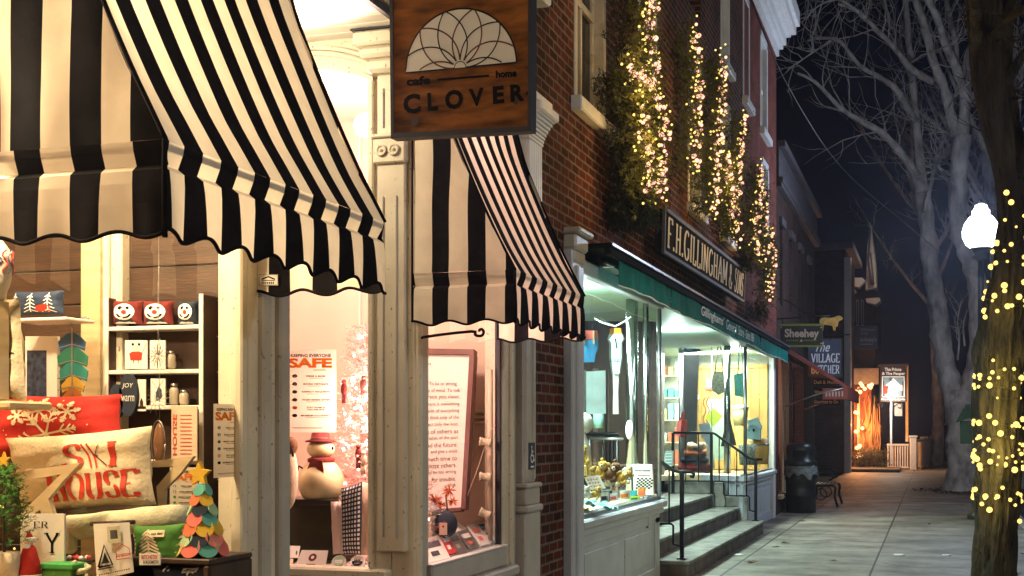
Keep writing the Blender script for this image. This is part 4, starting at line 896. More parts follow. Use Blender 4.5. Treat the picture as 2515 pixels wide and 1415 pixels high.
# green tin, knitted grey roll, candy dish
t = Thing('green_tin', 'small green lidded tin beside the santa figure', 'tin'); b = MB().mat(M['greencloth']); boxY(b, 100, 1396, 176, 1425, 3.95, .08); t.part('body', b); t.part('lid', boxY(MB().mat(M2((.05,.35,.08))), 98, 1386, 178, 1397, 3.945, .09)); t.done()
t = Thing('wool_bundle', 'grey green knotted wool bundle beside the green tin', 'wool'); b = MB().mat(M['sage']); p = onY(200, 1408, 4.0)
b.tube([p + Vector((.03*math.cos(k*.7), .02*math.sin(k*.7), -.02+.004*k)) for k in range(16)], .010, 8); t.part('strand', b); t.done()
t = Thing('candy_dish', 'shallow brown dish of red and white sweets beneath the blanket', 'dish'); p = onY(195, 1378, 4.1); t.part('bowl', MB().mat(M['darkw']).lathe([(.03,-.02),(.06,.0),(.065,.008),(.055,.004)], p, 18))
rnd = random.Random(4)
for k in range(9): t.part('sweet', MB().mat(M['redink' if k % 2 else 'letter']).ball(p+Vector((rnd.uniform(-.04,.04), rnd.uniform(-.03,.02), .012)), .010, 8, 6))
t.done()
# SAFE poster
def safe_poster(name, label, q, cut=0):
    t = Thing(name, label, 'poster', 'safety posters on the glass'); b = MB().mat(M['poster']); b.add(q.c, [(0,1,2,3)]); t.part('sheet', b)
    b = MB().mat(M['ink']); text(b, 'KEEPING EVERYONE', q, .10-cut, .90, .905, .945, .035)
    for k, (s_, w_) in enumerate((('WEAR A MASK',.40), ('SOCIAL DISTANCE',.5), ('RESPECT REQUESTS',.56), ('WASH HANDS OFTEN',.56), ('STAY HOME IF YOU ARE SICK',.5), ('MAXIMUM OCCUPANCY',.6))):
        v = .665-.095*k; b.mat(M['ink'])
        if k == 4: text(b, 'STAY HOME IF', q, .42, .78, v+.005, v+.024, .05); text(b, 'YOU ARE SICK', q, .42, .78, v-.022, v-.003, .05)
        else: text(b, s_, q, .60-w_/2, .60+w_/2, v, v+.022, .05); q.rect(b, .62-w_*.36, .62+w_*.34, v-.016, v-.011, 1)
        b.mat(M['slate'] if k < 2 else M['greencloth'] if k < 4 else M['orange'] if k == 4 else M['ink'])
        q.disc(b, .18, v+.012, .055, .022, 1, 10)
        if k < 2 or k == 4: b.mat(M['paper']); q.disc(b, .18, v+.010, .032, .013, 2, 8)
    b.mat(M['ink']); q.rect(b, .12, .74, .055, .060, 1); q.rect(b, .16, .72, .043, .047, 1); b.mat(M['orange']); text(b, 'SAFE', q, .05-cut, .92, .775, .895, .05); q.rect(b, .55, .80, .745, .755, 1); t.part('print', b); return t.done()
ya, yb_ = onX(520,1000,-.02).y, onX(591,1000,-.02).y; z0, z1 = onX(555,1172,-.02).z, onX(555,993,-.02).z
safe_poster('safety_poster', 'narrow orange and black safety poster taped inside the left display window', Quad((-.012,ya,z0),(-.012,yb_,z0),(-.012,yb_,z1),(-.012,ya,z1)))
q = qY(702, 858, 826, 1062, 6.90); safe_poster('safety_poster', 'wide orange and black safety poster above the snowman in the entrance window', q)
q = qY(417, 1148, 486, 1290, 4.80); safe_poster('safety_poster', 'dim safety poster behind the felt tree, partly covered', q)

# ================================================================ THINGS IN THE ENTRANCE WINDOW
t = Thing('black_display_box', 'black box plinth carrying the round snowman', 'box'); boxY(b := MB().mat(M2((.035,.035,.02), rough=.3)), 640, 1236, 832, 1372, 7.05, .3, .02); t.part('case', b); t.part('lid', boxY(MB().mat(M2((.02,.02,.015), rough=.3)), 638, 1228, 834, 1240, 7.04, .32)); t.done()
Y = 7.16; s = sc_at(790, Y); p = onY(789, 1229, Y); cer = M2((.68,.60,.34), rough=.18)
t = Thing('snowman', 'round glazed cream snowman with dark hat and maroon scarf', 'snowman')
t.part('body', MB().mat(cer).lathe([(30*s,0),(46*s,8*s),(55*s,28*s),(57*s,48*s),(52*s,68*s),(40*s,86*s),(26*s,98*s),(20*s,104*s)], p, 28))
t.part('head', MB().mat(cer).ball(p+Vector((-1*s,0,126*s)), 1, 24, 14, (35*s, 33*s, 25*s)))
t.part('hat', MB().mat(M['darkred']).lathe([(37*s,0),(38*s,3*s),(24*s,7*s),(22*s,22*s),(18*s,24*s),(.001,24*s)], p+Vector((-2*s,0,143*s)), 22)); t.part('hat_band', MB().mat(M['brass']).lathe([(24*s,6*s),(25*s,9*s),(23*s,12*s)], p+Vector((-2*s,0,143*s)), 22))
b = MB().mat(M['darkred']); b.lathe([(24*s,-4*s),(33*s,0),(34*s,8*s),(26*s,12*s)], p+Vector((0,0,94*s)), 22)
def flap(pts_, yo): P = [p + Vector((a*s, -yo*s, z*s)) for a, z in pts_]; b.prism(P, (0, 4*s, 0))
flap([(-6,104),(18,100),(6,54),(-20,44),(-24,62)], 42); flap([(6,102),(24,98),(30,52),(12,54)], 44)
t.part('scarf', b); b = MB().mat(M['ink']); t.part('ear_muff', MB().mat(M['ink']).ball(p+Vector((33*s,-6*s,128*s)), 4*s, 8, 6)); t.part('arm', MB().mat(M['ink']).tube([p+Vector((-48*s,0,76*s)), p+Vector((-58*s,-5*s,84*s)), p+Vector((-62*s,-5*s,72*s))], 2.5*s, 6)); t.done()
def d_ging(mp, q):
    b = MB().mat(M['letter']); 
    for i in range(7):
        for j in range(16):
            if True: u, v = (i+.5)/7, (j+.5)/16; b.add([mp(u-.04,v-.018,1), mp(u+.04,v-.018,1), mp(u+.04,v+.018,1), mp(u-.04,v+.018,1)], [(0,1,2,3)])
    b.mat(M['slate'])
    for i in range(6):
        for j in range(16): u, v = (i+1)/7, (j+.5)/16; b.add([mp(u-.028,v-.016,2), mp(u+.028,v-.016,2), mp(u+.028,v+.016,2), mp(u-.028,v+.016,2)], [(0,1,2,3)])
    return b
cush('gingham_cushion', 'tall black and white gingham cushion standing beside the snowman', ((842,1362),(887,1362),(890,1183),(838,1200)), 7.0, .03, M['navyf'], d_ging, pinch=.02, wob=.006)
cush('satin_cushion', 'plain beige cushion behind the gingham cushion', ((878,1366),(935,1366),(925,1186),(884,1182)), 7.12, .04, M['beige'], pinch=.03)
cush('pink_cushion', 'plain pink cushion peeking out between black box and gingham cushion', ((818,1362),(850,1362),(850,1228),(812,1232)), 7.02, .02, M['pinkw'], pinch=.03)
t = Thing('plush_deer', 'cream plush deer with brown spots at the edge of the entrance window', 'plush toy'); p = onY(706, 1250, 6.98); s = sc_at(706, 7)
t.part('body', MB().mat(M['linen']).ball(p+Vector((0,0,80*s)), 1, 16, 12, (26*s, 20*s, 80*s), .12, 3)); t.part('head', MB().mat(M['brownp']).ball(p+Vector((10*s,0,155*s)), 1, 12, 10, (16*s, 16*s, 22*s), .15, 2)); rnd = random.Random(2)
for k in range(9): a = rnd.uniform(-.4,.9); h = rnd.uniform(20,140); t.part('spot', MB().mat(M['darkw']).ball(p+Vector((a*22*s, -18*s*math.sqrt(max(.1,1-a*a))*math.sqrt(max(.05, 1-((h-80)/82)**2)), h*s)), 1, 8, 6, (3.5*s, 2*s, 8*s)))
t.done()
def pack(name, label, c, Y, deco=None, m='paper', tilt=.06, cat='packet'):
    q = Quad(*[onY(px, py, Y + (tilt if i > 1 else 0)) for i, (px, py) in enumerate(c)]); t = Thing(name, label, cat); b = MB().mat(M[m]); q.slab(b, .004); t.part('sheet', b)
    if deco: b = MB(); deco(b, q); t.part('print', b)
    return t.done()
pack('linen_packet', 'white packet with a brown wreath emblem leaning at the entrance sill', ((719,1404),(797,1404),(806,1352),(741,1351)), 6.88, lambda b, q: (b.mat(M['darkred']), q.disc(b,.5,.66,.14,.18,1), b.mat(M['paper']), q.disc(b,.5,.66,.06,.08,2,8), b.mat(M['brass']), q.rect(b, .36, .66, .32, .36, 1)))
pack('soap_card', 'small white card with green sprig beside the black box', ((706,1370),(732,1370),(737,1341),(708,1340)), 6.93, lambda b, q: (b.mat(M['greencloth']), q.disc(b,.8,.4,.08,.2,1)))
pack('round_soap', 'pale rounded soap at the left edge of the entrance sill', ((702,1400),(718,1400),(720,1372),(704,1372)), 6.87, None, 'canvasp', cat='soap')
for px, lb, dd in ((832, 'round tin with a green and cream lid on the entrance sill', lambda b, q: (b.mat(M['mint']), q.disc(b,.5,.5,.38,.38,1), b.mat(M['letter']), q.rect(b,.22,.78,.36,.62,2), b.mat(M['sage']), q.rect(b,.27,.73,.46,.50,3))), (878, 'round tin with black trees on its lid on the entrance sill', lambda b, q: (b.mat(M['ink']), q.poly(b, [(.5+.4*math.cos(R(a)), .5+.4*math.sin(R(a))) for a in range(180,361,15)], 1), [q.poly(b, [(x-.06,.52),(x+.06,.52),(x,.80)], 2) for x in (.3,.42,.54,.66)], b.mat(M['letter']), text(b,'CABIN',q,.26,.74,.26,.40,.01)))):
    Yq = 6.90; s = sc_at(px, Yq); p = onY(px, 1379, Yq); ax = Vector((.15,-.75,.62)).normalized(); t = Thing('round_tin', lb, 'tin'); t.part('body', MB().mat(M['paper']).lathe([(17*s,-14*s),(18*s,-13*s),(18*s,0),(16.5*s,1*s),(16*s,-.5*s),(.001,-.5*s)], p, 24, ax))
    u = Vector((0,0,1)).cross(ax).normalized()*17*s; v = ax.cross(u).normalized()*17*s; c = p + ax*.001; q = Quad(c-u-v, c+u-v, c+u+v, c-u+v); b = MB(); dd(b, q); t.part('lid_print', b); t.done()
# pink christmas tree
Y = 7.45; rnd = random.Random(11); p0, p1 = onY(945, 1330, Y), onY(905, 800, Y); H = p1.z-p0.z
t = Thing('pink_christmas_tree', 'glowing pink artificial christmas tree inside the entrance window', 'christmas tree', base=p0)
b = MB(); mats_ = [M['pink'], M2((.95,.72,.66)), M2((.78,.30,.28))]
for i in range(1500):
    h = rnd.random()**1.3; rr = (.30*(1-h)**.8 + .05)*rnd.random()**.45; an = rnd.uniform(0, 6.28); b.mat(mats_[i % 3]); c = p0.lerp(p1, h) + Vector((rr*math.cos(an), rr*math.sin(an), 0)); needles(b, c, (math.cos(an), math.sin(an), rnd.uniform(-.2,.5)), .085, 9, rnd, .003)
t.part('needles', b); t.part('trunk', MB().mat(M['pink']).tube([p0-Vector((0,0,.1)), p1], [.02,.006], 8))
bm = None
for i in range(60):
    h = rnd.random()**1.2; rr = (.30*(1-h)**.8 + .05)*.95; an = rnd.uniform(3.0, 6.6); pos = p0.lerp(p1, h) + Vector((rr*math.cos(an), rr*math.sin(an), 0))
    if bm is None: bm = t.part('bulb', MB().mat(emis('pink_bulb', (1, .70, .58), 22)).ball((0,0,0), .007, 8, 6)); bm.location = pos
    else: t.copy_part(bm, pos)
for (px, py, c_) in ((892, 950, 'brass'), (880, 1120, 'darkred'), (893, 1135, 'beige'), (845, 960, 'darkred')):
    pp = onY(px, py, Y-.30); o = MB().mat(M[c_]); o.ball(pp+Vector((0,0,.055)), .014, 10, 8); o.ball(pp+Vector((0,0,.01)), 1, 10, 8, (.022,.012,.04)); o.tube([pp+Vector((-.008,0,-.02)), pp+Vector((-.008,0,-.075))], .007, 6); o.tube([pp+Vector((.008,0,-.02)), pp+Vector((.008,0,-.075))], .007, 6); t.part('hanging_figure', o)
t.done()
t = Thing('tree_stand', 'white cloth covered stand beneath the pink christmas tree', 'stand'); t.part('box', MB().mat(M['pinkw']).bbox(p0.x-.22, p0.x+.16, Y-.2, Y+.2, SILL-.02, p0.z-.09, .02)); t.done()
# poem board
Yp = 8.18
q = Quad(onY(925,1262,Yp-.10), onY(1138,1247,Yp-.10), onY(1159,867,Yp+.12), onY(925,863,Yp+.12))
t = Thing('poem_board', 'tall brown framed board printed with a poem, leaning in the window', 'board'); b = MB().mat(M['paper']); q.slab(b, .02); t.part('panel', b)
b = MB().mat(M['brass']); fw = .05; P = lambda u, v, h=0: q(u, v, 0, h)
for u0, u1, v0, v1 in ((-.0,1.03,.985,1.02), (.985,1.035,-.01,.985), (-.02,0,-.01,.985), (0,.985,-.02,.0)): b.prism([P(u0,v0,.02), P(u1,v0,.02), P(u1,v1,.02), P(u0,v1,.02)], -q.n*.07)
t.part('frame', b); b = MB().mat(M['brass'])
lines = ['To be so strong', 'peace of mind. To talk', 'to every person you meet.', 'that there is something', 'sunny side of everything', 'to think only of the', 'expect only the best.', 'success of others as', 'the mistakes of the past', 'and the future.', 'and give a smile', 'so much time to', 'criticize others.', 'to be too strong', 'for trouble.', 'on high']
text(b, 'LARSON', q, .38, .58, .915, .932, .01)
for k, s_ in enumerate(lines):
    yy = 945 + 16.6*k; v = (1250-yy)/(1250-867) ; a = text_geo(s_, .015)[2]; wd = min(.72, a*.034*1.45); text(b, s_, q, .94-wd if k else .84-wd*.8, .90 if k else .86, v-.016, v+.012, .0)
t.part('lettering', b); t.done()
# pole with spools, ribbon
t = Thing('spool_pole', 'upright pale pole with three wooden spools on pegs', 'pole'); pp = onY(1204, 1300, 8.2); t.part('pole', MB().mat(M['beige']).tube([(pp.x, 8.2, SILL), (pp.x, 8.2, 2.0)], .018, 10))
for py, an in ((1086, 8), (1172, 4), (1258, 24)):
    a = onY(1178, py-2, 8.1); ax = Vector((math.cos(R(an)), .25, -math.sin(R(an)))).normalized(); r = .030; o = MB().mat(M['linen']).lathe([(r*.4,0),(r*.4,-.001),(r,-.0),(r,.012),(r*.85,.016),(r*.85,.06),(r,.064),(r,.078),(.004,.078)], a, 18, ax); t.part('spool', o)
t.done()
single('hanging_ribbon', MB().mat(M['beige']).tube(smooth([tuple(onY(*p_, 8.1)) for p_ in ((1216,1045),(1205,1060),(1190,1100),(1170,1160),(1145,1225))], 4), .003, 5), 'thin pale ribbon draped across the spool pole', 'ribbon')
# black knit bag with red flowers, books
t = Thing('black_knit_bag', 'black knitted bag with a pale tag beneath red flowers', 'bag'); p = onY(1094, 1318, 7.6); s = sc_at(1094, 7.6); t.part('body', MB().mat(M['navyf']).ball(p+Vector((0,0,30*s)), 1, 18, 12, (31*s, 22*s, 34*s), .12, 4))
q = qY(1079, 1284, 1098, 1314, 7.6-.085); b = MB().mat(M['beige']); q.slab(b, .002); b.mat(M['darkred']); q.disc(b, .5, .7, .14, .09, 1); t.part('tag', b); t.done()
t = Thing('red_flowers', 'bunch of fringed red and rust flowers above the knitted bag', 'flowers'); rnd = random.Random(9)
for (px, py, r_) in ((1103,1206,22), (1070,1228,24), (1112,1232,16), (1085,1240,14)):
    c = onY(px, py, 7.62); o = MB(); 
    for k in range(46): o.mat(M[('coral','orangef','darkred')[k % 3]]); a = rnd.uniform(0,6.28); e_ = rnd.uniform(-.3,.6); d = Vector((math.cos(a), -abs(rnd.gauss(0,.4)), math.sin(a))); tip = c + d.normalized()*r_*s; wv = d.cross(Vector((0,1,0))).normalized()*.004; o.add([c-wv, c+wv, tip], [(0,1,2)])
    t.part('flower', o)
t.part('stem', MB().mat(M['brownp']).tube([tuple(onY(1095,1215,7.64)), tuple(onY(1100,1262,7.64))], .006, 5)); t.done()
t = Thing('toy_log_house', 'small pale log house with snow covered roof at the window edge', 'toy house'); b = MB().mat(M['linen'])
for k in range(6): boxY(b, 1000, 1252+14*k, 1060, 1264.5+14*k, 7.5, .12, .003)
t.part('wall', b); t.part('roof', MB().mat(M['letter']).prism([onY(992,1256,7.47), onY(1060,1254,7.47), onY(1046,1238,7.47), onY(1006,1238,7.47)], (0,.2,0))); t.part('door', boxY(MB().mat(M['darkw']), 1018, 1290, 1032, 1334, 7.495, .01)); t.done()
def flat_item(name, label, c, deco=None, m='paper', cat='booklet', z=SILL, X=True, h=.012):
    P = [onX(px, py, 0) for px, py in c]      # corners seen through the pane, laid on the tilted shelf
    q = Quad(*[intersect_shelf(px, py) for px, py in c]); t = Thing(name, label, cat); b = MB().mat(M[m]); q.off = .012; b2 = [k + q.n*.012 for k in q.c]; b.prism(b2, -q.n*.010); t.part('cover', b)
    if deco: b = MB(); q.off = .0135; deco(b, q); t.part('print', b)
    return t.done()
def intersect_shelf(px, py, x0=-.02, z0=SILL+.02, slope=.55):      # a sloping display board rising away from the pane
    d = ray(px, py); o = Vector((CAMX, 0, CAMZ)); n = Vector((slope, 0, 1)).normalized(); p = Vector((x0, 7, z0)); k = n.dot(p-o)/n.dot(d); return o + d*k
single('sloping_rack', MB().mat(M['offw']).prism([(-.03,6.95,SILL),(-.03,6.95,SILL+.015),(-.33,6.95,SILL+.015+.165),(-.33,6.95,SILL)], (0,1.28,0)), 'low sloping rack of booklets inside the poem window', 'rack')
sq = lambda x, y, w_, h_, k: ((x,y),(x+w_,y-w_*.24),(x+w_-k,y-w_*.24-h_),(x-k,y-h_))
def d_bk(c1, c2):
    def f(b, q): b.mat(M[c1]); q.rect(b, .15, .85, .55, .8, 1); b.mat(M[c2]); q.rect(b, .2, .6, .2, .4, 1)
    return f
for (x, y, w_, h_, k, m_, c1, c2, lb) in ((1024,1394,34,40,26,'paper','coral','slate','pale booklet with coral pattern, nearest the corner post'), (1056,1386,48,56,28,'paper','slate','navyf','cream booklet with a dark label on the sloping rack'), (1100,1366,20,50,24,'redcloth','letter','letter','narrow red booklet between cream and silver packets'), (1122,1362,24,46,28,'steel','slate','paper','shiny silver packet with dark bands beside the red booklet'), (1150,1352,26,42,30,'steel','paper','coral','shiny silver packet with pale band in the middle of the rack'), (1180,1344,22,50,34,'paper','coral','coral','white booklet with red dots on the rack'), (1204,1336,22,52,44,'paper','ink','ink','white booklet with black stag pattern at the far end')):
    flat_item('booklet', lb, sq(x, y, w_, h_, k), d_bk(c1, c2), m_)
# ================================================================ THE BRICK BUILDING
G = Thing('brick_shop_building', 'red brick building with tall white windows above a green awning shop front', 'building', base=(0, 16, 0))
GA, GB = 8.99, 24.5
wins = [(10.15,11.20,4.28,6.2), (12.55,13.45,4.28,6.2), (15.3,16.2,4.28,6.2), (17.8,18.7,4.28,6.2), (20.0,20.9,4.28,6.2), (22.3,23.3,4.28,6.25)] + [(y0,y1,6.68,8.35) for y0, y1 in ((10.15,11.2),(12.55,13.45),(15.3,16.2),(17.8,18.6),(19.95,20.75),(22.1,23.1))]
def wall_holes(mb, X, Y0, Y1, Z0, Z1, holes, dep=.22):
    ys = sorted({Y0, Y1, *[a for h in holes for a in h[:2]]}); zs_ = sorted({Z0, Z1, *[a for h in holes for a in h[2:]]})
    for y0, y1 in zip(ys, ys[1:]):
        for z0, z1 in zip(zs_, zs_[1:]):
            if any(h[0] <= y0 and y1 <= h[1] and h[2] <= z0 and z1 <= h[3] for h in holes): continue
            mb.add([(X,y0,z0),(X,y1,z0),(X,y1,z1),(X,y0,z1)], [(0,1,2,3)])
    for y0, y1, z0, z1 in holes:
        if Y0+.01 < y0: mb.add([(X,y0,z0),(X,y0,z1),(X-dep,y0,z1),(X-dep,y0,z0)], [(0,1,2,3)])
        if y1 < Y1-.01: mb.add([(X,y1,z0),(X-dep,y1,z0),(X-dep,y1,z1),(X,y1,z1)], [(0,1,2,3)])
        mb.add([(X,y0,z1),(X,y1,z1),(X-dep,y1,z1),(X-dep,y0,z1)], [(0,1,2,3)]); mb.add([(X,y0,z0),(X-dep,y0,z0),(X-dep,y1,z0),(X,y1,z0)], [(0,1,2,3)])
b = MB().mat(M['brick']); wall_holes(b, 0, GA, 20.2, 0, 8.7, [w_ for w_ in wins if w_[1] < 20.1 and not w_[0] == 20.0] + [(9.85, 20.2, 0, 3.06)], .24)
b.mat(M['brick_lit']); wall_holes(b, 0, 20.2, GB, 0, 8.7, [(max(20.45, w_[0]), w_[1], w_[2], w_[3]) for w_ in wins if w_[1] > 20.1 and w_[0] > 20.1] + [(20.2, 23.98, 0, 3.06)], .24)  # far end lighter: lamp light put into the brick colour
b.mat(M['brick']); b.add([(0,GB,0),(-8,GB,0),(-8,GB,8.7),(0,GB,8.7)], [(0,1,2,3)]); b.add([(0,GA,0),(0,GA,8.7),(-8,GA,8.7),(-8,GA,0)], [(0,1,2,3)]); b.add([(0,GA,8.7),(0,GB,8.7),(-8,GB,8.7),(-8,GA,8.7)], [(0,1,2,3)]); b.add([(-8,GA,0),(-8,GA,8.7),(-8,GB,8.7),(-8,GB,0)], [(0,1,2,3)])
G.part('wall', b)
for (y0, y1, z0, z1) in wins:
    if y0 == 20.0: continue
    if z0 > 6 and y1 < 17: continue
    if y0 < 20.2 < y1: y0 = 20.0
    w_ = M['white'] if y0 > 11.3 else M['paintg']
    f = MB().mat(w_); X = -.10; c = .09
    f.bbox(-.16, .012, y0, y0+c, z0, z1); f.bbox(-.16, .012, y1-c, y1, z0, z1); f.bbox(-.16, .012, y0, y1, z1-.12, z1)
    zm = z0 + (z1-z0)*.47; f.bbox(-.14, -.06, y0+c, y1-c, zm-.03, zm+.03); f.bbox(-.14, -.07, y0+c, y0+c+.05, z0, z1-.12); f.bbox(-.14, -.07, y1-c-.05, y1-c, z0, z1-.12); f.bbox(-.14,-.07,(y0+y1)/2-.012,(y0+y1)/2+.012, z0, z1-.12)
    wf = G.part('window', f)
    G.part('sill', MB().mat(M['white']).bbox(-.2, .09, y0-.08, y1+.08, z0-.12, z0, .012), under=wf)
    G.part('pane', MB().mat(M['nglass']).add([(-.10,y0+c,z0),(-.10,y1-c,z0),(-.10,y1-c,z1-.1),(-.10,y0+c,z1-.1)], [(0,1,2,3)]), under=wf)
    G.part('blind', MB().mat(M2((.12,.12,.13))).bbox(-.30, -.28, y0, y1, z0, z1), under=wf)
# cornice
b = MB().mat(M['white'])
for k, (xo, z0, z1) in enumerate(((.05,8.52,8.66),(.12,8.66,8.74),(.17,8.74,8.90),(.25,8.90,8.96),(.34,8.96,9.12),(.40,9.12,9.40))): b.bbox(-8, xo, GA-.0, GB+xo*.8, z0+.001, z1, .008)
G.part('cornice', b)
# framing posts of the shop front
b = MB().mat(M['bluegrey']); b.bbox(-.12, .07, 9.86, 10.22, 0, 3.02, .012); b.bbox(-.1, .095, 9.95, 10.12, .3, 2.9, .012); b.bbox(-.12, .11, 9.84, 10.25, 0, .30, .012); G.part('post', b)
b = MB().mat(M['paintg']); b.bbox(-.12, .10, 9.86, 10.24, 3.02, 3.14, .02); b.bbox(-.12, .14, 9.85, 10.26, 3.14, 3.19, .015); b.bbox(-.1, .085, 9.90, 10.2, 2.92, 3.02, .015); G.part('bracket', b)
b = MB().mat(M['white']); b.bbox(-.1, .05, 23.70, 23.92, .85, 3.0, .01); b.bbox(-.1, .05, 23.70, 23.97, 0, .85, .01); G.part('post', b)
# panelled bases with sills (near bay, far bay and their returns into the entry)
NB, FB = 13.62, 20.28      # corners of the bays on the street line
def panel_base(y0, y1, x, z1, ret=None):
    b = MB().mat(M['bluegrey']); b.bbox(-.12, x-.012, y0, y1, 0, z1); b.bbox(x-.012, x+.004, y0, y0+.22, .1, z1-.1); b.bbox(x-.012, x+.004, y1-.22, y1, .1, z1-.1); b.bbox(x-.012, x+.004, y0, y1, z1-.16, z1-.02); b.bbox(x-.012, x+.006, y0, y1, 0, .16)
    n = 2 if y1-y0 > 3.3 else 1
    for k in range(n):
        a, c = y0+.26+(y1-y0-.4)/n*k, y0+.16+(y1-y0-.4)/n*(k+1); b.bbox(x-.014, x-.004, a+.04, c-.04, .22, z1-.22, .01)
    return b
G.part('panelled_base', panel_base(10.22, NB, .0, .78)); G.part('panelled_base', panel_base(FB, 23.92, .0, .80))
G.part('bay_sill', MB().mat(M['bluegrey']).bbox(-.15, .075, 10.2, NB+.08, .78, .86, .018).bbox(-.15, .04, 10.2, NB+.04, .72, .78, .01).mat(M['steel']).bbox(-.08, .02, 10.22, NB, .86, .90, .005))
G.part('bay_sill', MB().mat(M['bluegrey']).bbox(-.15, .075, FB-.08, 23.98, .80, .88, .018).bbox(-.15,.04,FB-.04,23.97,.74,.80,.01).mat(M['steel']).bbox(-.08, .02, FB, 23.9, .88, .91, .005))
def ret_(x0, y0, x1, y1, z0, z1, m_, t_=.06):      # a straight wall piece between two plan points
    d = Vector((x1-x0, y1-y0, 0)).normalized(); n = Vector((-d.y, d.x, 0))*t_; return [(x0,y0,z0),(x1,y1,z0),(x1,y1,z1),(x0,y0,z1)], n
b = MB().mat(M['bluegrey']); P, n = ret_(0, FB, -1.15, FB+.75, 0, .80, None); b.prism(P, n); P, n = ret_(.05, FB-.06, -1.15, FB+.68, .80, .88, None); b.prism(P, n*1.6); 
for a, c in ((.06,.44),(.52,.94)):
    P, n = ret_(-1.15*a, FB+.75*a-.012, -1.15*c, FB+.75*c-.012, .52+.0, .76, None); b.prism(P, n*.1)
G.part('return_base', b); b = MB().mat(M['bluegrey'])
P, n = ret_(0, NB, -1.15, NB+.75, .0, .80, None); b.prism(P, n); P, n = ret_(.05, NB+.06, -1.15, NB+.80, .80, .88, None); b.prism(P, n)
G.part('return_base', b)
G.part('return_pane', MB().mat(M['glass']).add([(-.03,NB-.01,.9),(-1.15,NB+.73,.9),(-1.15,NB+.73,2.9),(-.03,NB-.01,2.9)], [(0,1,2,3)]))
G.part('return_pane', MB().mat(M['glass']).add([(-.03,FB+.02,.9),(-1.15,FB+.77,.9),(-1.15,FB+.77,2.9),(-.03,FB+.02,2.9)], [(0,1,2,3)]))
G.part('window_pane', MB().mat(M['glass']).add([(0,10.22,.9),(0,NB-.02,.9),(0,NB-.02,2.9),(0,10.22,2.9)], [(0,1,2,3)]))
G.part('window_pane', MB().mat(M['glass']).add([(0,FB+.02,.9),(0,23.72,.9),(0,23.72,2.9),(0,FB+.02,2.9)], [(0,1,2,3)]))
for (x, y, r_, z0) in ((.0, NB, .022, .9), (.0, FB, .028, .9), (-1.15, FB+.75, .03, .0), (-1.15, NB+.75, .03, 0)): G.part('mullion', MB().mat(M['steel']).tube([(x,y,z0),(x,y,2.92)], r_, 10))
G.part('mullion', MB().mat(M['steel']).tube([(-.58,FB+.39,.9),(-.58,FB+.39,2.92)], .006, 6))
G.part('chrome_column', MB().mat(M['chrome']).tube([(-.17,13.05,.6),(-.17,13.05,2.93)], .062, 20)); G.part('chrome_column', MB().mat(M['chrome']).tube([(-.02,13.02,.6),(-.02,13.02,2.93)], .03, 14)); G.part('chrome_column', MB().mat(M['chrome']).tube([(-.35,FB+.50,.9),(-.35,FB+.50,2.93)], .055, 18))
# ceilings / soffits
b = MB().mat(M['mintwall']); b.box(-3.2, -.02, 9.9, 23.95, 2.93, 2.99); G.part('soffit', b)
b = MB().mat(M['steel']); 
for k in range(4): b.bbox(-.03+.03*k, -.012+.03*k, NB+.1, 23.9, 2.95+.02*k, 2.965+.02*k, .003)
b.mat(M['bluegrey']); b.bbox(-.06, .03, 10.22, NB+.1, 2.88, 3.0, .008); b.bbox(-.06, .03, FB-.1, 23.95, 2.88, 2.94, .008); G.part('head_rail', b)
# interior walls
b = MB().mat(M['darkw']); b.box(-2.3, -2.24, 9.95, 16.2, .6, 2.93); b.mat(M2((.035,.038,.04))); b.box(-1.5, -1.42, 16.3, FB+.8, .6, 2.93)
b.mat(M['paintg']); b.box(-3.2, -.13, 9.87, 9.93, 0, 2.93)
b.mat(M['pine']); 
for k in range(9): b.bbox(-1.38+k*.148, -1.38+k*.148+.143, 23.60, 23.66, .88, 2.74, .004)
b.mat(M2((.60,.62,.50))); b.box(-3.4, -.05, 23.67, 23.74, .6, 2.95); b.mat(M['pine']); b.bbox(-1.4, -.05, 23.57, 23.62, 2.70, 2.78)
b.mat(M['oak']); b.box(-1.2, -.04, 10.3, NB+.4, .78, .86); b.box(-1.8, -.04, FB+.3, 23.6, .78, .86); b.mat(M['darkw']); b.box(-3.4, -1.2, 9.9, 24, .55, .60)
G.part('shop_interior', b)
b = MB().mat(M['darkw']); b.bbox(-1.42, -1.36, 17.2, 18.3, .6, 2.75, .01); b.mat(M['steel']); b.bbox(-1.36, -1.33, 17.3, 17.35, 1.4, 1.8); G.part('door', b)
# steps of the entry
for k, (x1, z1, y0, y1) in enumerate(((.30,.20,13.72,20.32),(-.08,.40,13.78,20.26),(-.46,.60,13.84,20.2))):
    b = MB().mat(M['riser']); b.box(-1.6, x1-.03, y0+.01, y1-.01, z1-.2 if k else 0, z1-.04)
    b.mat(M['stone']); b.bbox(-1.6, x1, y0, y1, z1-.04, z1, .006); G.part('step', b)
b = MB().mat(M['stone']); b.bbox(-1.2, -.42, 20.21, 20.27, .6, .80, .01); b.bbox(-.47, -.30, 20.2, 20.275, .4, .78, .01); b.bbox(-.44, .0, 20.27, 20.33, .4, .56, .01); b.bbox(-.10, .04, 20.27, 20.34, .2, .55, .01); G.part('step_curb', b)
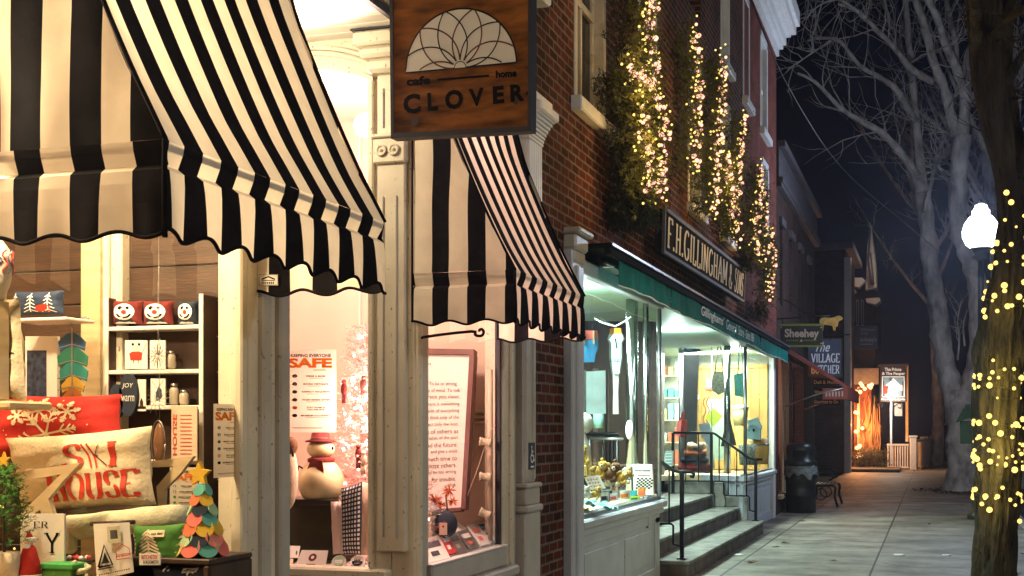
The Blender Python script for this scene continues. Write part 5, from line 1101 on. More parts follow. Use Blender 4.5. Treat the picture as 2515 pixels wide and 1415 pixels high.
# awning box with valance
b = MB().mat(M['ink']); b.bbox(.0, .26, 10.35, 24.3, 3.085, 3.125, .01); b.bbox(.20, .262, 10.35, 24.3, 3.03, 3.085, .008); b.bbox(0.002, .02, 10.3, 24.3, 2.95, 3.085); b.mat(M2((.10,.12,.22), rough=.3)); b.bbox(.26, .272, 10.36, 24.3, 3.100, 3.127, .004); G.part('awning_box', b)
for y in (10.9, 14.5, 18.0, 22.5): G.part('awning_arm', MB().mat(M['steel']).tube([(.02,y,3.05),(.16,y,3.0)], .016, 8).bbox(.02,.14,y-.01,y+.55,2.99,3.03,.006))
b = MB().mat(M['green']); nv = 5
def vf(a, c, z1, z0, seed):
    def f(u, v):
        y = a+(c-a)*u; z = z1 + (z0-z1)*(1-v) + (0.012*math.sin(y*1.7)*(1-v)); return (.235 + .016*math.sin(y*9+seed)*(1-v)*(.4+.6*abs(mnoise.noise(Vector((y*.8,0,0))))) + .02*mnoise.noise(Vector((y*2.2,v,seed))), y, z)
    return f
segs = [(10.75,13.1),(13.12,17.6),(17.62,20.3),(20.33,22.4),(22.42,24.22)]
for i, (a, c) in enumerate(segs): b.grid(vf(a, c, 3.09, 2.825, i), int((c-a)*18), nv)
G.part('valance', b)
b = MB().mat(M['letter']); 
for i, (a, c) in enumerate(segs): f = vf(a, c, 3.09, 2.825, i); b.tube([f(k/30, 0) for k in range(31)], .006, 5)
G.part('valance_trim', b)
b = MB().mat(M['letter']); y0, y1 = onX(1718,790,.24).y, onX(1846,840,.24).y
fv = lambda u, v, l=0: Vector((.262+.0006*l, y0+(y1-y0)*u, 2.865+.155*v))
text(b, "Gillinghams'", fv, .0, .38, .0, .95, .01, .2); text(b, 'General', fv, .42, .62, .1, .9, .0, .2); text(b, 'Store', fv, .66, .78, .1, .9, .0, .2); text(b, '- Since 1886', fv, .80, 1.02, .1, .9, .0, .2)
G.part('valance_lettering', b)
G.done()

# sign board F.H.GILLINGHAM & SONS
q = Quad(onX(1629,619,.22), onX(1825,741,.22), onX(1829,666,.22), onX(1632,512,.22)); q.off = .004
t = Thing('shop_name_board', 'long black sign board lettered in gold capitals above the green awning', 'sign'); b = MB().mat(M['ink']); q.slab(b, .09); t.part('board', b)
b = MB().mat(M['slate']); 
for a_, c_ in (((-.004,-.03),(1.004,.05)), ((-.004,.95),(1.004,1.04)), ((-.004,.05),(.004,.95)), ((.996,.05),(1.004,.95))): b.prism([q(a_[0],a_[1],0,.012), q(c_[0],a_[1],0,.012), q(c_[0],c_[1],0,.012), q(a_[0],c_[1],0,.012)], -q.n*.03)
t.part('frame', b)
b = MB().mat(M['gold'])
def bseg(s_, u0, u1): serif(b, s_, lambda u, v, l=0: q(u0+(u1-u0)*u, .15+.70*v, l, .006), .19, .075, .07)
bseg('F.H.GILLINGHAM', .025, .715); bseg('&', .745, .795); bseg('SONS', .835, .975); t.part('lettering', b); t.done()

# railings
def railing(name, label, Y, mirror):
    t = Thing(name, label, 'railing', 'iron railings on the entry steps'); I = M['blackm']
    xa, xb, xc = -1.10, -.50, .18
    t.part('handrail', MB().mat(I).tube([(xa,Y,1.55),(xb,Y,1.55),(xb+.05,Y,1.535),(xc-.10,Y,1.16),(xc-.02,Y,1.14),(xc+.10,Y,1.145)] + ([(xc+.13,Y,1.12),(xc+.12,Y,1.09),(xc+.09,Y,1.10)] if mirror else []), .020, 8))
    for x, z0 in ((xa,.6),(xb,.6),(xc,.2)): t.part('post', MB().mat(I).bbox(x-.022, x+.022, Y-.022, Y+.022, z0, 1.55 if x < 0 else 1.14, .004).bbox(x-.05,x+.05,Y-.05,Y+.05,z0,z0+.015))
    for x in (-.90,-.70): t.part('baluster', MB().mat(I).tube([(x,Y,.80),(x,Y,1.54)], .010, 6))
    for x in (-.38,-.24,-.11,.04): t.part('baluster', MB().mat(I).tube([(x,Y,.80 if x < -.3 else .58),(x,Y,1.535-(x+.45)*.72)], .010, 6))
    t.part('bottom_rail', MB().mat(I).tube([(xa,Y,.80),(xb+.17,Y,.80),(xb+.19,Y,.78),(xb+.19,Y,.60),(xb+.21,Y,.58),(.06,Y,.58),(.085,Y,.56),(.085,Y,.36),(xc,Y,.34)], .013, 6)); return t.done()
railing('iron_railing', 'black iron stair railing at the far side of the stone steps', 20.14, False)
railing('iron_railing', 'black iron stair railing with a curled end beside the white panelled base', 13.95, True)

# ---------------------------------------------------------------- goods in the near bay
def goods(name, label, cat, fn, group=None): t = Thing(name, label, cat, group); fn(t); return t.done()
def poly(px, Y, m, th=.02): return MB().mat(M[m] if isinstance(m, str) else m).prism([onY(a, c, Y) for a, c in px][::-1], (0, th, 0))
goods('apron', 'bright blue and red child apron hanging at the near edge of the shop window', 'apron', lambda t: (t.part('cloth', poly([(1424,838),(1468,832),(1468,856),(1462,872),(1459,889),(1434,890),(1428,860)], 10.9, 'blue')), t.part('yoke', poly([(1424,812),(1466,812),(1468,831),(1424,837)], 10.9, 'coral')), t.part('strap', poly([(1430,812),(1434,812),(1436,845),(1431,845)], 10.88, 'oak')), t.part('strap', poly([(1456,812),(1460,812),(1461,845),(1456,845)], 10.88, 'oak'))))
goods('window_poster', 'blank pale blue sheet of paper taped in the shop window', 'poster', lambda t: t.part('sheet', poly([(1440,913),(1487,910),(1488,1016),(1440,1018)], 10.8, M2((.62,.82,.84)), .004)))
def f_sh(t):
    b = poly([(1508,820),(1527,820),(1531,832),(1526,842),(1526,880),(1521,918),(1506,918),(1502,880),(1502,842),(1497,834)], 11.6, M2((.52,.72,.68)), .05); t.part('body', b)
    b = MB().mat(M['ink']); q = qY(1503, 878, 1522, 890, 11.58); text(b, 'TuCan', q, 0, 1, 0, 1, .02); b.prism([onY(*c, 11.58) for c in ((1510,832),(1513,830),(1517,858),(1513,856))][::-1], (0,.003,0)); t.part('print', b)
    t.part('neck', poly([(1508,806),(1524,806),(1526,820),(1508,820)], 11.6, 'orangef', .05)); b = poly([(1505,918),(1520,918),(1518,960),(1519,1017),(1505,1017),(1506,960)], 11.62, M2((.55,.60,.48)), .03); t.part('pouch', b)
goods('bird_umbrella', 'long mint cloth bird shaped umbrella hanging from the window chain', 'umbrella', f_sh)
def f_chain(t, pts, Y, m='letter'):
    P = smooth([tuple(onY(a, c, Y)) for a, c in pts], 7)
    for k in range(len(P)-1):
        a, c = Vector(P[k]), Vector(P[k+1]); d = (c-a); n = Vector((0,1,0)) if k % 2 else d.cross(Vector((0,1,0))).normalized(); L = d.length*.72; ctr = (a+c)/2; dd = d.normalized()
        ring = [ctr + dd*L*math.cos(R(x)) + n*L*.5*math.sin(R(x)) for x in range(0, 361, 45)]; t.part('link', MB().mat(M[m]).tube(ring, .0040, 5, cap=False))
goods('plastic_chain', 'white plastic link chain sagging across the top of the shop window', 'chain', lambda t: f_chain(t, [(1462,783),(1480,793),(1505,800),(1512,801),(1530,792),(1549,779)], 11.6))
goods('plastic_chain', 'short white chain dangling behind the chrome column', 'chain', lambda t: f_chain(t, [(1590,768),(1586,780),(1584,792)], 13.3))
def f_man(t):
    p = onY(1428, 1120, 11.2); s = sc_at(1428, 11.2); w_ = M2((.70,.72,.62)); t.part('head', MB().mat(w_).ball(p+Vector((0,0,75*s)), 20*s, 14, 10)); t.part('body', MB().mat(w_).lathe([(26*s,-30*s),(22*s,20*s),(12*s,50*s),(7*s,60*s)], p, 16)); t.part('hood', MB().mat(w_).ball(p+Vector((4*s,.03,80*s)), 24*s, 14, 10, (1,1,1.1)))
goods('cloth_snowman', 'pale cloth snowman doll standing behind the bears at the window edge', 'doll', f_man)
def bear(name, label, px, py, Y, r, m, tilt=0, hat=None, group='plush toys in the shop window'):
    def f(t):
        p = onY(px, py, Y); s = sc_at(px, Y)*r/20; mm = M[m] if isinstance(m, str) else m; dx = math.sin(R(tilt)); cz = math.cos(R(tilt)); V = lambda a, y, c: p + Vector(((a*cz + c*dx)*s, y*s, (c*cz - a*dx)*s))
        t.part('body', MB().mat(mm).ball(V(0,0,14), 15*s, 14, 10, (1,.9,1.05), .08)); t.part('head', MB().mat(mm).ball(V(0,-4,36), 12*s, 14, 10, (1.05,.95,.95), .08)); t.part('muzzle', MB().mat(M['linen']).ball(V(0,-14,33), 5*s, 10, 8)); t.part('nose', MB().mat(M['ink']).ball(V(0,-19,35), 1.8*s, 6, 5))
        for sg in (-1,1): t.part('ear', MB().mat(mm).ball(V(sg*10,-2,46), 4.6*s, 10, 8)); t.part('eye', MB().mat(M['ink']).ball(V(sg*4.5,-14.5,39), 1.2*s, 6, 5)); t.part('arm', MB().mat(mm).tube([V(sg*12,-4,22), V(sg*17,-10,14), V(sg*13,-16,8)], [5*s,5*s,4.5*s], 8)); t.part('leg', MB().mat(mm).tube([V(sg*8,-6,4), V(sg*13,-20,0)], [6.5*s,6*s], 8)); t.part('foot', MB().mat(M['linen']).ball(V(sg*13,-24,1), 6.5*s, 10, 8, (1,.5,1.1)))
    return goods(name, label, 'plush toy', f, group)
bear('teddy_bear', 'yellow teddy bear seated highest among the plush toys', 1428, 1150, 11.0, 22, 'skin'); bear('teddy_bear', 'yellow teddy bear slumped sideways beside the seated one', 1462, 1172, 11.1, 20, 'skin', 35); bear('plush_dog', 'brown and cream plush dog lying beside the bears', 1488, 1178, 11.2, 22, 'brownp', 40); bear('plush_dog', 'golden plush dog facing the black and white tiger', 1515, 1180, 11.4, 18, 'skin', 60); bear('plush_tiger', 'black and white plush tiger next to the board game box', 1537, 1184, 11.7, 15, M2((.30,.32,.32), var=.9, scale=60)); bear('teddy_bear', 'small brown and gold bear in front of the puzzle box', 1462, 1222, 10.75, 12, 'skin', 20); bear('plush_dog', 'tiny spotted plush dog at the front of the window', 1442, 1222, 10.7, 12, M2((.6,.62,.6), var=.6, scale=70)); bear('plush_penguin', 'black and red plush penguin above the yellow bears', 1424, 1112, 11.3, 13, 'navyf')
def bx(name, label, c, Y, m, deco=None, cat='box', th=.05, group=None):
    def f(t):
        q = rY(c, Y); b = MB().mat(M[m] if isinstance(m, str) else m); q.slab(b, th); t.part('case', b)
        if deco: b = MB(); deco(b, q); t.part('print', b)
    return goods(name, label, cat, f, group)
def d_check(b, q):
    b.mat(M['ink'])
    for i in range(8):
        for j in range(7):
            if (i+j) % 2 == 0:
                mp = lambda u, v: q(.18+.76*u+.10*v, .20+.36*v+.14*(1-u)*0+.0*u, 1); b.add([mp(i/8,j/7), mp((i+1)/8,j/7), mp((i+1)/8,(j+1)/7), mp(i/8,(j+1)/7)], [(0,1,2,3)])
    b.mat(M['navyf']); q.rect(b, .0, .08, .1, .92, 2); b.mat(M['slate']); [q.rect(b, .2+.06*k, .24+.06*k, .77, .83, 1) for k in range(12)]; b.mat(M['darkred']); q.rect(b, .3, .9, .62, .645, 2)
bx('game_box', 'white checkers board game box standing by the chrome column', ((1552,1216),(1605,1216),(1601,1141),(1549,1140)), 12.3, 'paper', d_check)
bx('puzzle_box', 'white puzzle box with red pictures leaning on the bears', ((1450,1204),(1485,1200),(1468,1168),(1434,1172)), 10.9, 'paper', lambda b, q: (b.mat(M['coral']), [q.disc(b, .2+.2*(k%4), .25+.25*(k//4), .07, .07, 1, 8) for k in range(12)]))
bx('toy_box', 'yellow and white patterned toy box beneath the top bear', ((1422,1172),(1442,1168),(1442,1146),(1422,1148)), 10.85, 'yellow', lambda b, q: (b.mat(M['paper']), [q.disc(b, .25+.25*(k%3), .2+.3*(k//3), .08, .1, 1, 8) for k in range(9)]))
for i, (x0, y0, x1, y1, m, d_, lb) in enumerate(((1476,1184,1502,1208,'steel','slate','small clear tub with a grey picture'), (1474,1208,1496,1236,'steel','navy','clear upright tub with navy wrapping'), (1520,1204,1546,1228,'paper','orangef','white carton with orange cake picture'), (1548,1204,1563,1220,'teal','blue','small teal and blue carton'), (1567,1198,1583,1222,'orangef','coral','orange and purple tube'), (1504,1204,1520,1226,'steel','tealf','clear jar with a teal lid'), (1546,1218,1570,1230,'limeg','green','flat lime green packet'), (1424,1248,1444,1262,'yellow','green','flat yellow packet at the window front'), (1496,1212,1516,1232,'letter','coral','white paper bag with coral strip'))):
    bx('toy_package', lb + ' in the toy window', ((x0,y1),(x1,y1-3),(x1,y0),(x0,y0+2)), 10.9 + (x0-1420)*.008, m, (lambda c_: lambda b, q: (b.mat(M[c_]), q.rect(b, .15, .85, .2, .62, 1)))(d_), 'package', .04, 'small packages in the toy window')
def f_cloth(t):
    b = MB().mat(M2((.25,.55,.55), var=.5, scale=30)); rnd = random.Random(8)
    p = onY(1450, 1246, 10.75)
    b.grid(lambda u, v: p + Vector(((u-.5)*.42, (v-.5)*.3, .05*mnoise.noise(Vector((u*6, v*5, 2))) + .05*(1-abs(2*u-1)))), 20, 12); t.part('cloth', b)
goods('patterned_scarf', 'crumpled teal patterned scarf lying at the front of the toy window', 'scarf', f_cloth)
goods('mint_bottle', 'green glass bottle shape deep in the near window', 'bottle', lambda t: t.part('body', MB().mat(M2((.2,.4,.35), rough=.2)).lathe([(.05,0),(.06,.1),(.05,.2),(.02,.25),(.02,.3)], onY(1470,1052,13.2), 14)))
goods('round_plate', 'white oval platter standing behind the chrome column', 'plate', lambda t: t.part('body', MB().mat(M['letter']).ball(onY(1546,1056,12.7), 1, 16, 10, (.04,.02,.10))))
# racks silhouetted behind the toys
for (px0, px1, y0, y1, Y, m, lb) in ((1455, 1470, 905, 1130, 14.0, 'darkw', 'dark upright post at the back of the near window, left of the mint umbrella'), (1492, 1500, 830, 1150, 14.2, 'brownp', 'brown upright post at the back of the near window'), (1518, 1527, 815, 1150, 14.3, 'orangew', 'reddish wooden ski standing at the back of the near window'), (1534, 1538, 835, 1140, 14.1, 'letter', 'thin white ski pole at the back of the near window')):
    t = Thing('upright_ski' if 'ski' in lb else 'upright_post', lb, 'ski' if 'ski' in lb else 'post'); a, c = onY(px0, y1, Y), onY(px1, y0, Y); t.part('shaft', MB().mat(M[m]).bbox(a.x, c.x, Y, Y+.03, .88, c.z, .01)); t.done()
t = Thing('window_ledge_rail', 'pale horizontal rail across the back of the near window', 'rail'); a, c = onY(1448,1078,13.9), onY(1548,1078,13.9); t.part('rail', MB().mat(M['steel']).tube([a, c], .016, 8)); t.part('post', MB().mat(M['steel']).tube([c, (c.x,c.y,.85)], .012, 8)); t.part('post', MB().mat(M['steel']).tube([a, (a.x,a.y,.85)], .012, 8)); t.done()

# ---------------------------------------------------------------- goods in the far bay
goods('beach_towel', 'long white and blue towel hanging inside the far shop window', 'towel', lambda t: (t.part('cloth', poly([(1685,838),(1713,838),(1712,966),(1684,963),(1679,930)], 21.2, M2((.70,.82,.86)), .03)), t.part('border', poly([(1679,838),(1687,838),(1685,963),(1678,960)], 21.15, 'blue', .03))))
def f_bag(t, pts, hp, Y, m): t.part('body', poly(pts, Y, m, .08)); t.part('strap', MB().mat(M[m] if isinstance(m,str) else m).tube([tuple(onY(*c, Y)) for c in hp], .012, 6))
goods('shoulder_bag', 'dark patterned shoulder bag hanging in front of the yellow boards', 'bag', lambda t: f_bag(t, [(1754,912),(1778,912),(1784,935),(1780,962),(1764,970),(1750,960),(1747,940)], [(1756,914),(1765,842),(1769,842),(1777,914)], 20.95, M2((.10,.12,.07), var=.9, scale=50)))
goods('shoulder_bag', 'teal and green shoulder bag hanging right of the chrome column', 'bag', lambda t: f_bag(t, [(1802,920),(1828,915),(1832,960),(1824,976),(1804,972)], [(1812,920),(1816,842),(1820,842),(1828,918)], 20.7, M2((.05,.35,.28), var=.7, scale=50)))
bx('red_picture_frame', 'small red framed picture on the yellow board wall', ((1732,956),(1750,957),(1750,927),(1731,926)), 23.55, 'coral', lambda b, q: (b.mat(M['paper']), q.rect(b, .25, .78, .22, .80, 1), b.mat(M['blue']), q.rect(b,.4,.7,.3,.55,2)), 'picture', .03)
bx('lime_board', 'lime green square board hung cornerwise below the dark bag', ((1752,1048),(1775,1022),(1752,1002),(1731,1026)), 21.6, 'limeg', None, 'board', .02)
bx('mint_cabinet', 'pale mint painted cupboard behind the lime board', ((1737,1130),(1780,1130),(1780,980),(1737,980)), 22.2, 'mintwall', lambda b, q: (b.mat(M['sage']), q.rect(b, .1, .9, .88, .90, 1)), 'cupboard', .4)
goods('broom', 'black broom hanging head down in front of the far window', 'broom', lambda t: (t.part('head', poly([(1783,1028),(1793,1028),(1800,1060),(1808,1094),(1770,1097),(1778,1058)], 20.75, 'plastic', .06)), t.part('handle', MB().mat(M['plastic']).tube([tuple(onY(1788,1030,20.8)), tuple(onY(1788,985,20.8))], .02, 8))))
def f_bird(t):
    Y = 21.0; t.part('box', poly([(1838,1044),(1852,1030),(1868,1048),(1866,1080),(1828,1078)][::1], Y, M2((.30,.52,.55)), .15)); t.part('roof', poly([(1833,1034),(1857,1026),(1870,1050),(1866,1052),(1850,1044),(1838,1048)], Y-.03, M2((.35,.60,.64)), .2)); t.part('hole', poly([(1848,1054),(1853,1053),(1854,1060),(1849,1060)], Y-.005, 'ink', .004))
goods('birdhouse', 'pale blue wooden birdhouse on a barrel in the far shop window', 'birdhouse', f_bird)
goods('wooden_barrel', 'light wooden barrel under the blue birdhouse', 'barrel', lambda t: (t.part('stave_body', MB().mat(M['pine']).lathe([(.15,0),(.175,.15),(.18,.25),(.165,.42),(.16,.42)], onY(1862,1140,21.3), 20)), t.part('hoop', MB().mat(M['steel']).lathe([(.182,.30),(.183,.33),(.178,.33)], onY(1862,1140,21.3), 20))))
goods('wire_basket', 'speckled grey basket beside the wooden barrel', 'basket', lambda t: t.part('body', MB().mat(M2((.35,.42,.34), var=.95, scale=60)).lathe([(.12,0),(.14,.32),(.13,.32)], onY(1835,1142,20.75), 18)))
goods('striped_drum', 'white and brown drum shaped lamp on the far window shelf', 'drum', lambda t: (t.part('body', MB().mat(M2((.55,.50,.22))).lathe([(.11,0),(.14,.30),(.001,.30)], onY(1818,1046,22.4), 18)), t.part('rim', MB().mat(M['letter']).lathe([(.15,.28),(.15,.34),(.001,.36)], onY(1818,1046,22.4), 18))))
def f_bl(t):
    Y = 20.95; a = onY(1668, 1150, Y); c = onY(1742, 1080, Y)
    for k, (m, h) in enumerate((('darkred',.16),('navyf',.10),('orangew',.12),('beige',.12))):
        z = .90 + sum((.16,.10,.12,.12)[:k]); b = MB().mat(M[m]); b.grid(lambda u, v: Vector((a.x+.05*k+(c.x-a.x-.08*k)*u, Y-.02+.28*(1-abs(2*v-1))*0 - .10*math.sin(math.pi*v), z + h*v + .02*mnoise.noise(Vector((u*5, v*3, k))))), 16, 6); b.bbox(a.x+.05*k, c.x-.03*k, Y, Y+.3, z, z+h*.95, .03); t.part('blanket', b)
goods('blanket_stack', 'stack of folded maroon, navy and tan blankets behind the far railing', 'blankets', f_bl)
goods('blue_blanket', 'pale blue and grey blanket draped over a chair in the far window', 'blanket', lambda t: (t.part('fold', poly([(1716,1042),(1742,1038),(1750,1072),(1748,1110),(1736,1092),(1722,1070)], 20.9, M2((.35,.45,.50)), .05)), t.part('lower_fold', poly([(1736,1092),(1750,1110),(1756,1150),(1746,1152),(1738,1120)], 20.88, M2((.55,.60,.60)), .05))))
goods('maroon_jacket', 'dark maroon jacket hanging between towel and blankets', 'jacket', lambda t: (t.part('body', poly([(1676,1012),(1692,1006),(1700,1028),(1706,1070),(1690,1078),(1668,1072),(1666,1040)], 21.0, 'darkred', .1)), t.part('sleeve', poly([(1664,1036),(1674,1030),(1670,1072),(1658,1070)], 20.95, 'coral', .05))))
goods('wooden_sled', 'curved wooden sled runners standing beside the mint cupboard', 'sled', lambda t: [t.part('runner', MB().mat(M['orangew']).tube(smooth([tuple(onY(x+dx, y, 21.8)) for x, y in ((1733,975),(1727,990),(1734,1008),(1727,1028),(1733,1045))], 4), .012, 6)) for dx in (0, 8)])
def f_shelf(t):
    rnd = random.Random(6)
    for k in range(5): z = .95+.40*k; t.part('shelf', MB().mat(M['oak']).bbox(-2.6, -1.42, 23.25, 23.55, z, z+.025))
    for k in range(5):
        for j in range(9):
            x = -2.55+.125*j; h = rnd.uniform(.10,.30); c = rnd.choice([(.5,.6,.5),(.1,.4,.3),(.7,.7,.6),(.5,.15,.08),(.2,.4,.5),(.6,.5,.2)]); z = .975+.40*k; t.part('box', MB().mat(M2(c)).bbox(x, x+.10, 23.28, 23.42, z, z+h, .006))
goods('stocked_shelves', 'shelves of mixed boxes at the back of the lit shop', 'shelves', f_shelf)
bx('wooden_cabinet', 'small wooden drawer cabinet topped by white papers near the maroon jacket', ((1682,1010),(1716,1010),(1716,980),(1682,980)), 22.4, 'pine', lambda b, q: (b.mat(M['paper']), q.rect(b, -.05, 1.05, .98, 1.35, 1), b.mat(M['ink']), q.rect(b, .2, .3, .3, .7, 1)), 'cabinet', .3)
bx('white_stool', 'white and mint striped tub with dark cap near the door', ((1634,1145),(1650,1145),(1650,1108),(1634,1108)), 19.9, 'paper', lambda b, q: (b.mat(M['teal']), [q.rect(b, 0, 1, .1+.2*k, .18+.2*k, 1) for k in range(5)]), 'tub', .15)
# ================================================================ LIT EVERGREEN GARLANDS ON THE BRICK WALL
def along(path, n):
    seg = [math.dist(a, c) for a, c in zip(path, path[1:])]; T = sum(seg); o = []
    for i in range(n):
        d = T*(i+.5)/n; k = 0
        while k < len(seg)-1 and d > seg[k]: d -= seg[k]; k += 1
        t_ = d/seg[k]; o.append((path[k][0]*(1-t_)+path[k+1][0]*t_, path[k][1]*(1-t_)+path[k+1][1]*t_))
    return o
BULB = None; GLINT = None
def garland(label, paths, width, nb, seed, low=0, dens=1.0):
    """evergreen swag fixed to the wall: boughs from the brick outwards, fairy lights over the street side"""
    global BULB, GLINT
    rnd = random.Random(seed); t = Thing('evergreen_garland', label, 'garland', 'lit evergreen garlands on the brick wall')
    b = MB(); L = [onX(px, py, .36) for px, py in along(paths[0], 200)]
    P3 = [[onX(px, py, .36) for px, py in along(p_, 60)] for p_ in paths]
    for pi, P in enumerate(P3):
        n = int((900 if pi == 0 else 420)*dens); ln = (P[0]-P[-1]).length
        for i in range(n):
            k = rnd.random(); c = P[min(59, int(k*60))]; w_ = width*(.30 + .42*k)*(.6 if pi else 1)
            x = (.06 if seed == 1 else .14) + rnd.random()**.75*(.36 if seed == 1 else .27); sh = (1 - (x/.62)**2)
            o = Vector((x, c.y + rnd.gauss(0, .42)*w_*sh - (.06 if x < .2 else 0), c.z + rnd.gauss(0, .08) - (.08 if x < .2 else 0)))
            if o.z < 4.02 and 12.2 < o.y < 18.7: continue
            b.mat(M['fir'] if x > .22 else M['fir_shade'])  # wall side takes the dark copy, its shade painted in
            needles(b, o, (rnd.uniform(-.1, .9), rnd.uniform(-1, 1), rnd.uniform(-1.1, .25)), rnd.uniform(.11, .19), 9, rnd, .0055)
        if seed == 1 and pi == 0:
            for i in range(1500):
                py = rnd.uniform(205, 535); c = onX(1545, py, .12); o = Vector((rnd.uniform(.0,.26), c.y+rnd.gauss(0,.16)+.1, c.z)); needles(b.mat(M['fir_shade']), o, (rnd.uniform(-.3,.6), rnd.uniform(-1,.6), rnd.uniform(-1.2,.1)), rnd.uniform(.12,.2), 9, rnd, .0065)
        if low and pi == 0:
            for i in range(int(220*dens)):
                c = P[-1]; needles(b.mat(M['fir_shade']), Vector((rnd.uniform(0,.35), c.y-rnd.uniform(-.2,.45)*width, c.z - rnd.random()*low*.5)), (rnd.uniform(-.1,.6), rnd.uniform(-.7,.5), -1), .22, 9, rnd, .0055)
    t.part('foliage', b)
    tot = sum(len(p) for p in P3); wire = []
    for pi, P in enumerate(P3):
        m = max(4, int(nb*(1 if pi == 0 else .35))); run = []
        for i in range(m):
            k = (i+.5)/m; c = P[min(59, int(k*60))]; zig = (1 if i % 2 else -1)*rnd.uniform(.15, 1.0)*.6
            pos = Vector((rnd.uniform(.38, .46), c.y + zig*width*(.16+.22*k)*(.7 if pi else 1) , c.z + rnd.uniform(-.05,.05))); run.append(pos)
            if BULB is None: BULB = t.part('bulb', MB().mat(M['bulb']).ball((0,0,0), .022, 8, 6)); BULB.location = pos
            else: o_ = t.copy_part(BULB, pos); o_.scale = (rnd.uniform(.65,1.15),)*3
            g_ = pos + Vector((-.05, rnd.uniform(-.14,.14), rnd.uniform(-.12,.12)))
            for g2 in (pos + Vector((.0, rnd.uniform(-.16,.16), rnd.uniform(-.15,.15))),):
                if GLINT is not None: t.copy_part(GLINT, g2)
            if GLINT is None: GLINT = t.part('glint_bulb', MB().mat(M['bulby']).ball((0,0,0), .0115, 6, 5)); GLINT.location = g_  # small glowing balls added for yellow glints in the foliage
            else: t.copy_part(GLINT, g_)
        wire.append(run)
    bw = MB().mat(M['plastic']); [bw.tube(r_, .004, 4) for r_ in wire if len(r_) > 2]; t.part('light_cord', bw)
    return t.done()
garland('widest evergreen garland, nearest the tall sash window, lights running off the top', [[(1588,-60),(1583,60),(1588,130),(1592,200),(1606,270),(1618,330),(1612,400),(1598,486)], [(1537,178),(1562,196),(1585,215)], [(1566,270),(1566,330),(1578,400),(1585,470)]], .80, 72, 1, low=.28, dens=1.3)
garland('slim evergreen garland ending above the start of the gold lettered board, second along the wall', [[(1694,70),(1697,130),(1702,200),(1699,280),(1704,340),(1690,420)]], .50, 40, 2, low=0, dens=.8)
garland('evergreen garland with the brightest band of lights, over the middle of the gold lettered board', [[(1763,150),(1766,230),(1756,310),(1750,390),(1748,460),(1742,530)], [(1775,380),(1782,470)]], .56, 54, 3, low=0, dens=.9)
garland('evergreen garland starting level with the green sign window, fourth along the wall', [[(1820,285),(1815,340),(1806,400),(1802,480),(1798,580)], [(1786,440),(1790,540)]], .56, 46, 4, low=0, dens=.8)
garland('evergreen garland in front of the second floor window furthest along the wall', [[(1862,410),(1858,470),(1850,540),(1846,630)], [(1872,470),(1868,560)]], .60, 36, 5, low=.1, dens=.7)
garland('lowest evergreen garland, hanging at the end of the brick wall beside the board', [[(1888,570),(1894,620),(1892,670),(1882,735)], [(1876,580),(1872,640)]], .66, 26, 6, low=.5, dens=.6)

# ================================================================ STREET THINGS BY THE BUILDINGS
# litter bin
p = Vector((.34, 25.6, 0)); t = Thing('litter_barrel', 'black ribbed barrel bin with a clear liner bag folded over its rim', 'litter bin')
t.part('barrel', MB().mat(M['plastic']).lathe([(.28,0),(.29,.02),(.285,.30),(.30,.32),(.30,.35),(.285,.37),(.285,.62),(.30,.64),(.30,.67),(.285,.69),(.285,.86),(.29,.88)], p, 26))
b = MB().mat(M['bag']); rnd = random.Random(3); n = 40
b.grid(lambda u, v: p + Vector(((.305+.02*v+.012*math.sin(u*31)*v+.05*mnoise.noise(Vector((u*14,v*3,1))))*math.cos(2*math.pi*u), (.305+.02*v+.012*math.sin(u*31)*v)*math.sin(2*math.pi*u), .92-.20*v-.22*v*mnoise.noise(Vector((math.cos(6.28*u)*2, math.sin(6.28*u)*2, 4))))), 80, 5); t.part('liner_bag', b)
t.part('lid', MB().mat(M['plastic']).lathe([(.31,.90),(.315,.94),(.30,1.0),(.27,1.02),(.275,1.22),(.26,1.30),(.20,1.345),(.001,1.35)], p, 26)); t.part('opening', MB().mat(M['ink']).bbox(p.x-.12, p.x+.12, p.y-.29, p.y-.265, 1.08, 1.20)); t.done()
# cast iron bench side-on
t = Thing('iron_bench', 'black cast iron bench with scrolled arms behind the litter barrel', 'bench'); I = M['blackm']; BY = 27.6
for y in (BY, BY+1.35):
    pts = [(.30,y,.0),(.36,y,.22),(.34,y,.42),(.26,y,.80),(.30,y,1.05),(.38,y,1.02)]; t.part('side_frame', MB().mat(I).tube(smooth(pts, 4), .025, 8).tube(smooth([(.34,y,.42),(.62,y,.44),(.84,y,.42),(.84,y,.22),(.90,y,0)], 4), .025, 8).tube(smooth([(.28,y,.72),(.50,y,.76),(.74,y,.72),(.80,y,.60),(.72,y,.55)], 4), .022, 8).tube([(.56+.12*math.cos(R(a)), y, .26+.12*math.sin(R(a))) for a in range(0,361,30)], .014, 6))
for k in range(6): x = .38+.08*k; t.part('seat_slat', MB().mat(I).bbox(x, x+.05, BY, BY+1.35, .44, .46))
for k in range(5): z = .55+.1*k; t.part('back_slat', MB().mat(I).bbox(.27, .29, BY, BY+1.35, z, z+.06))
t.done()

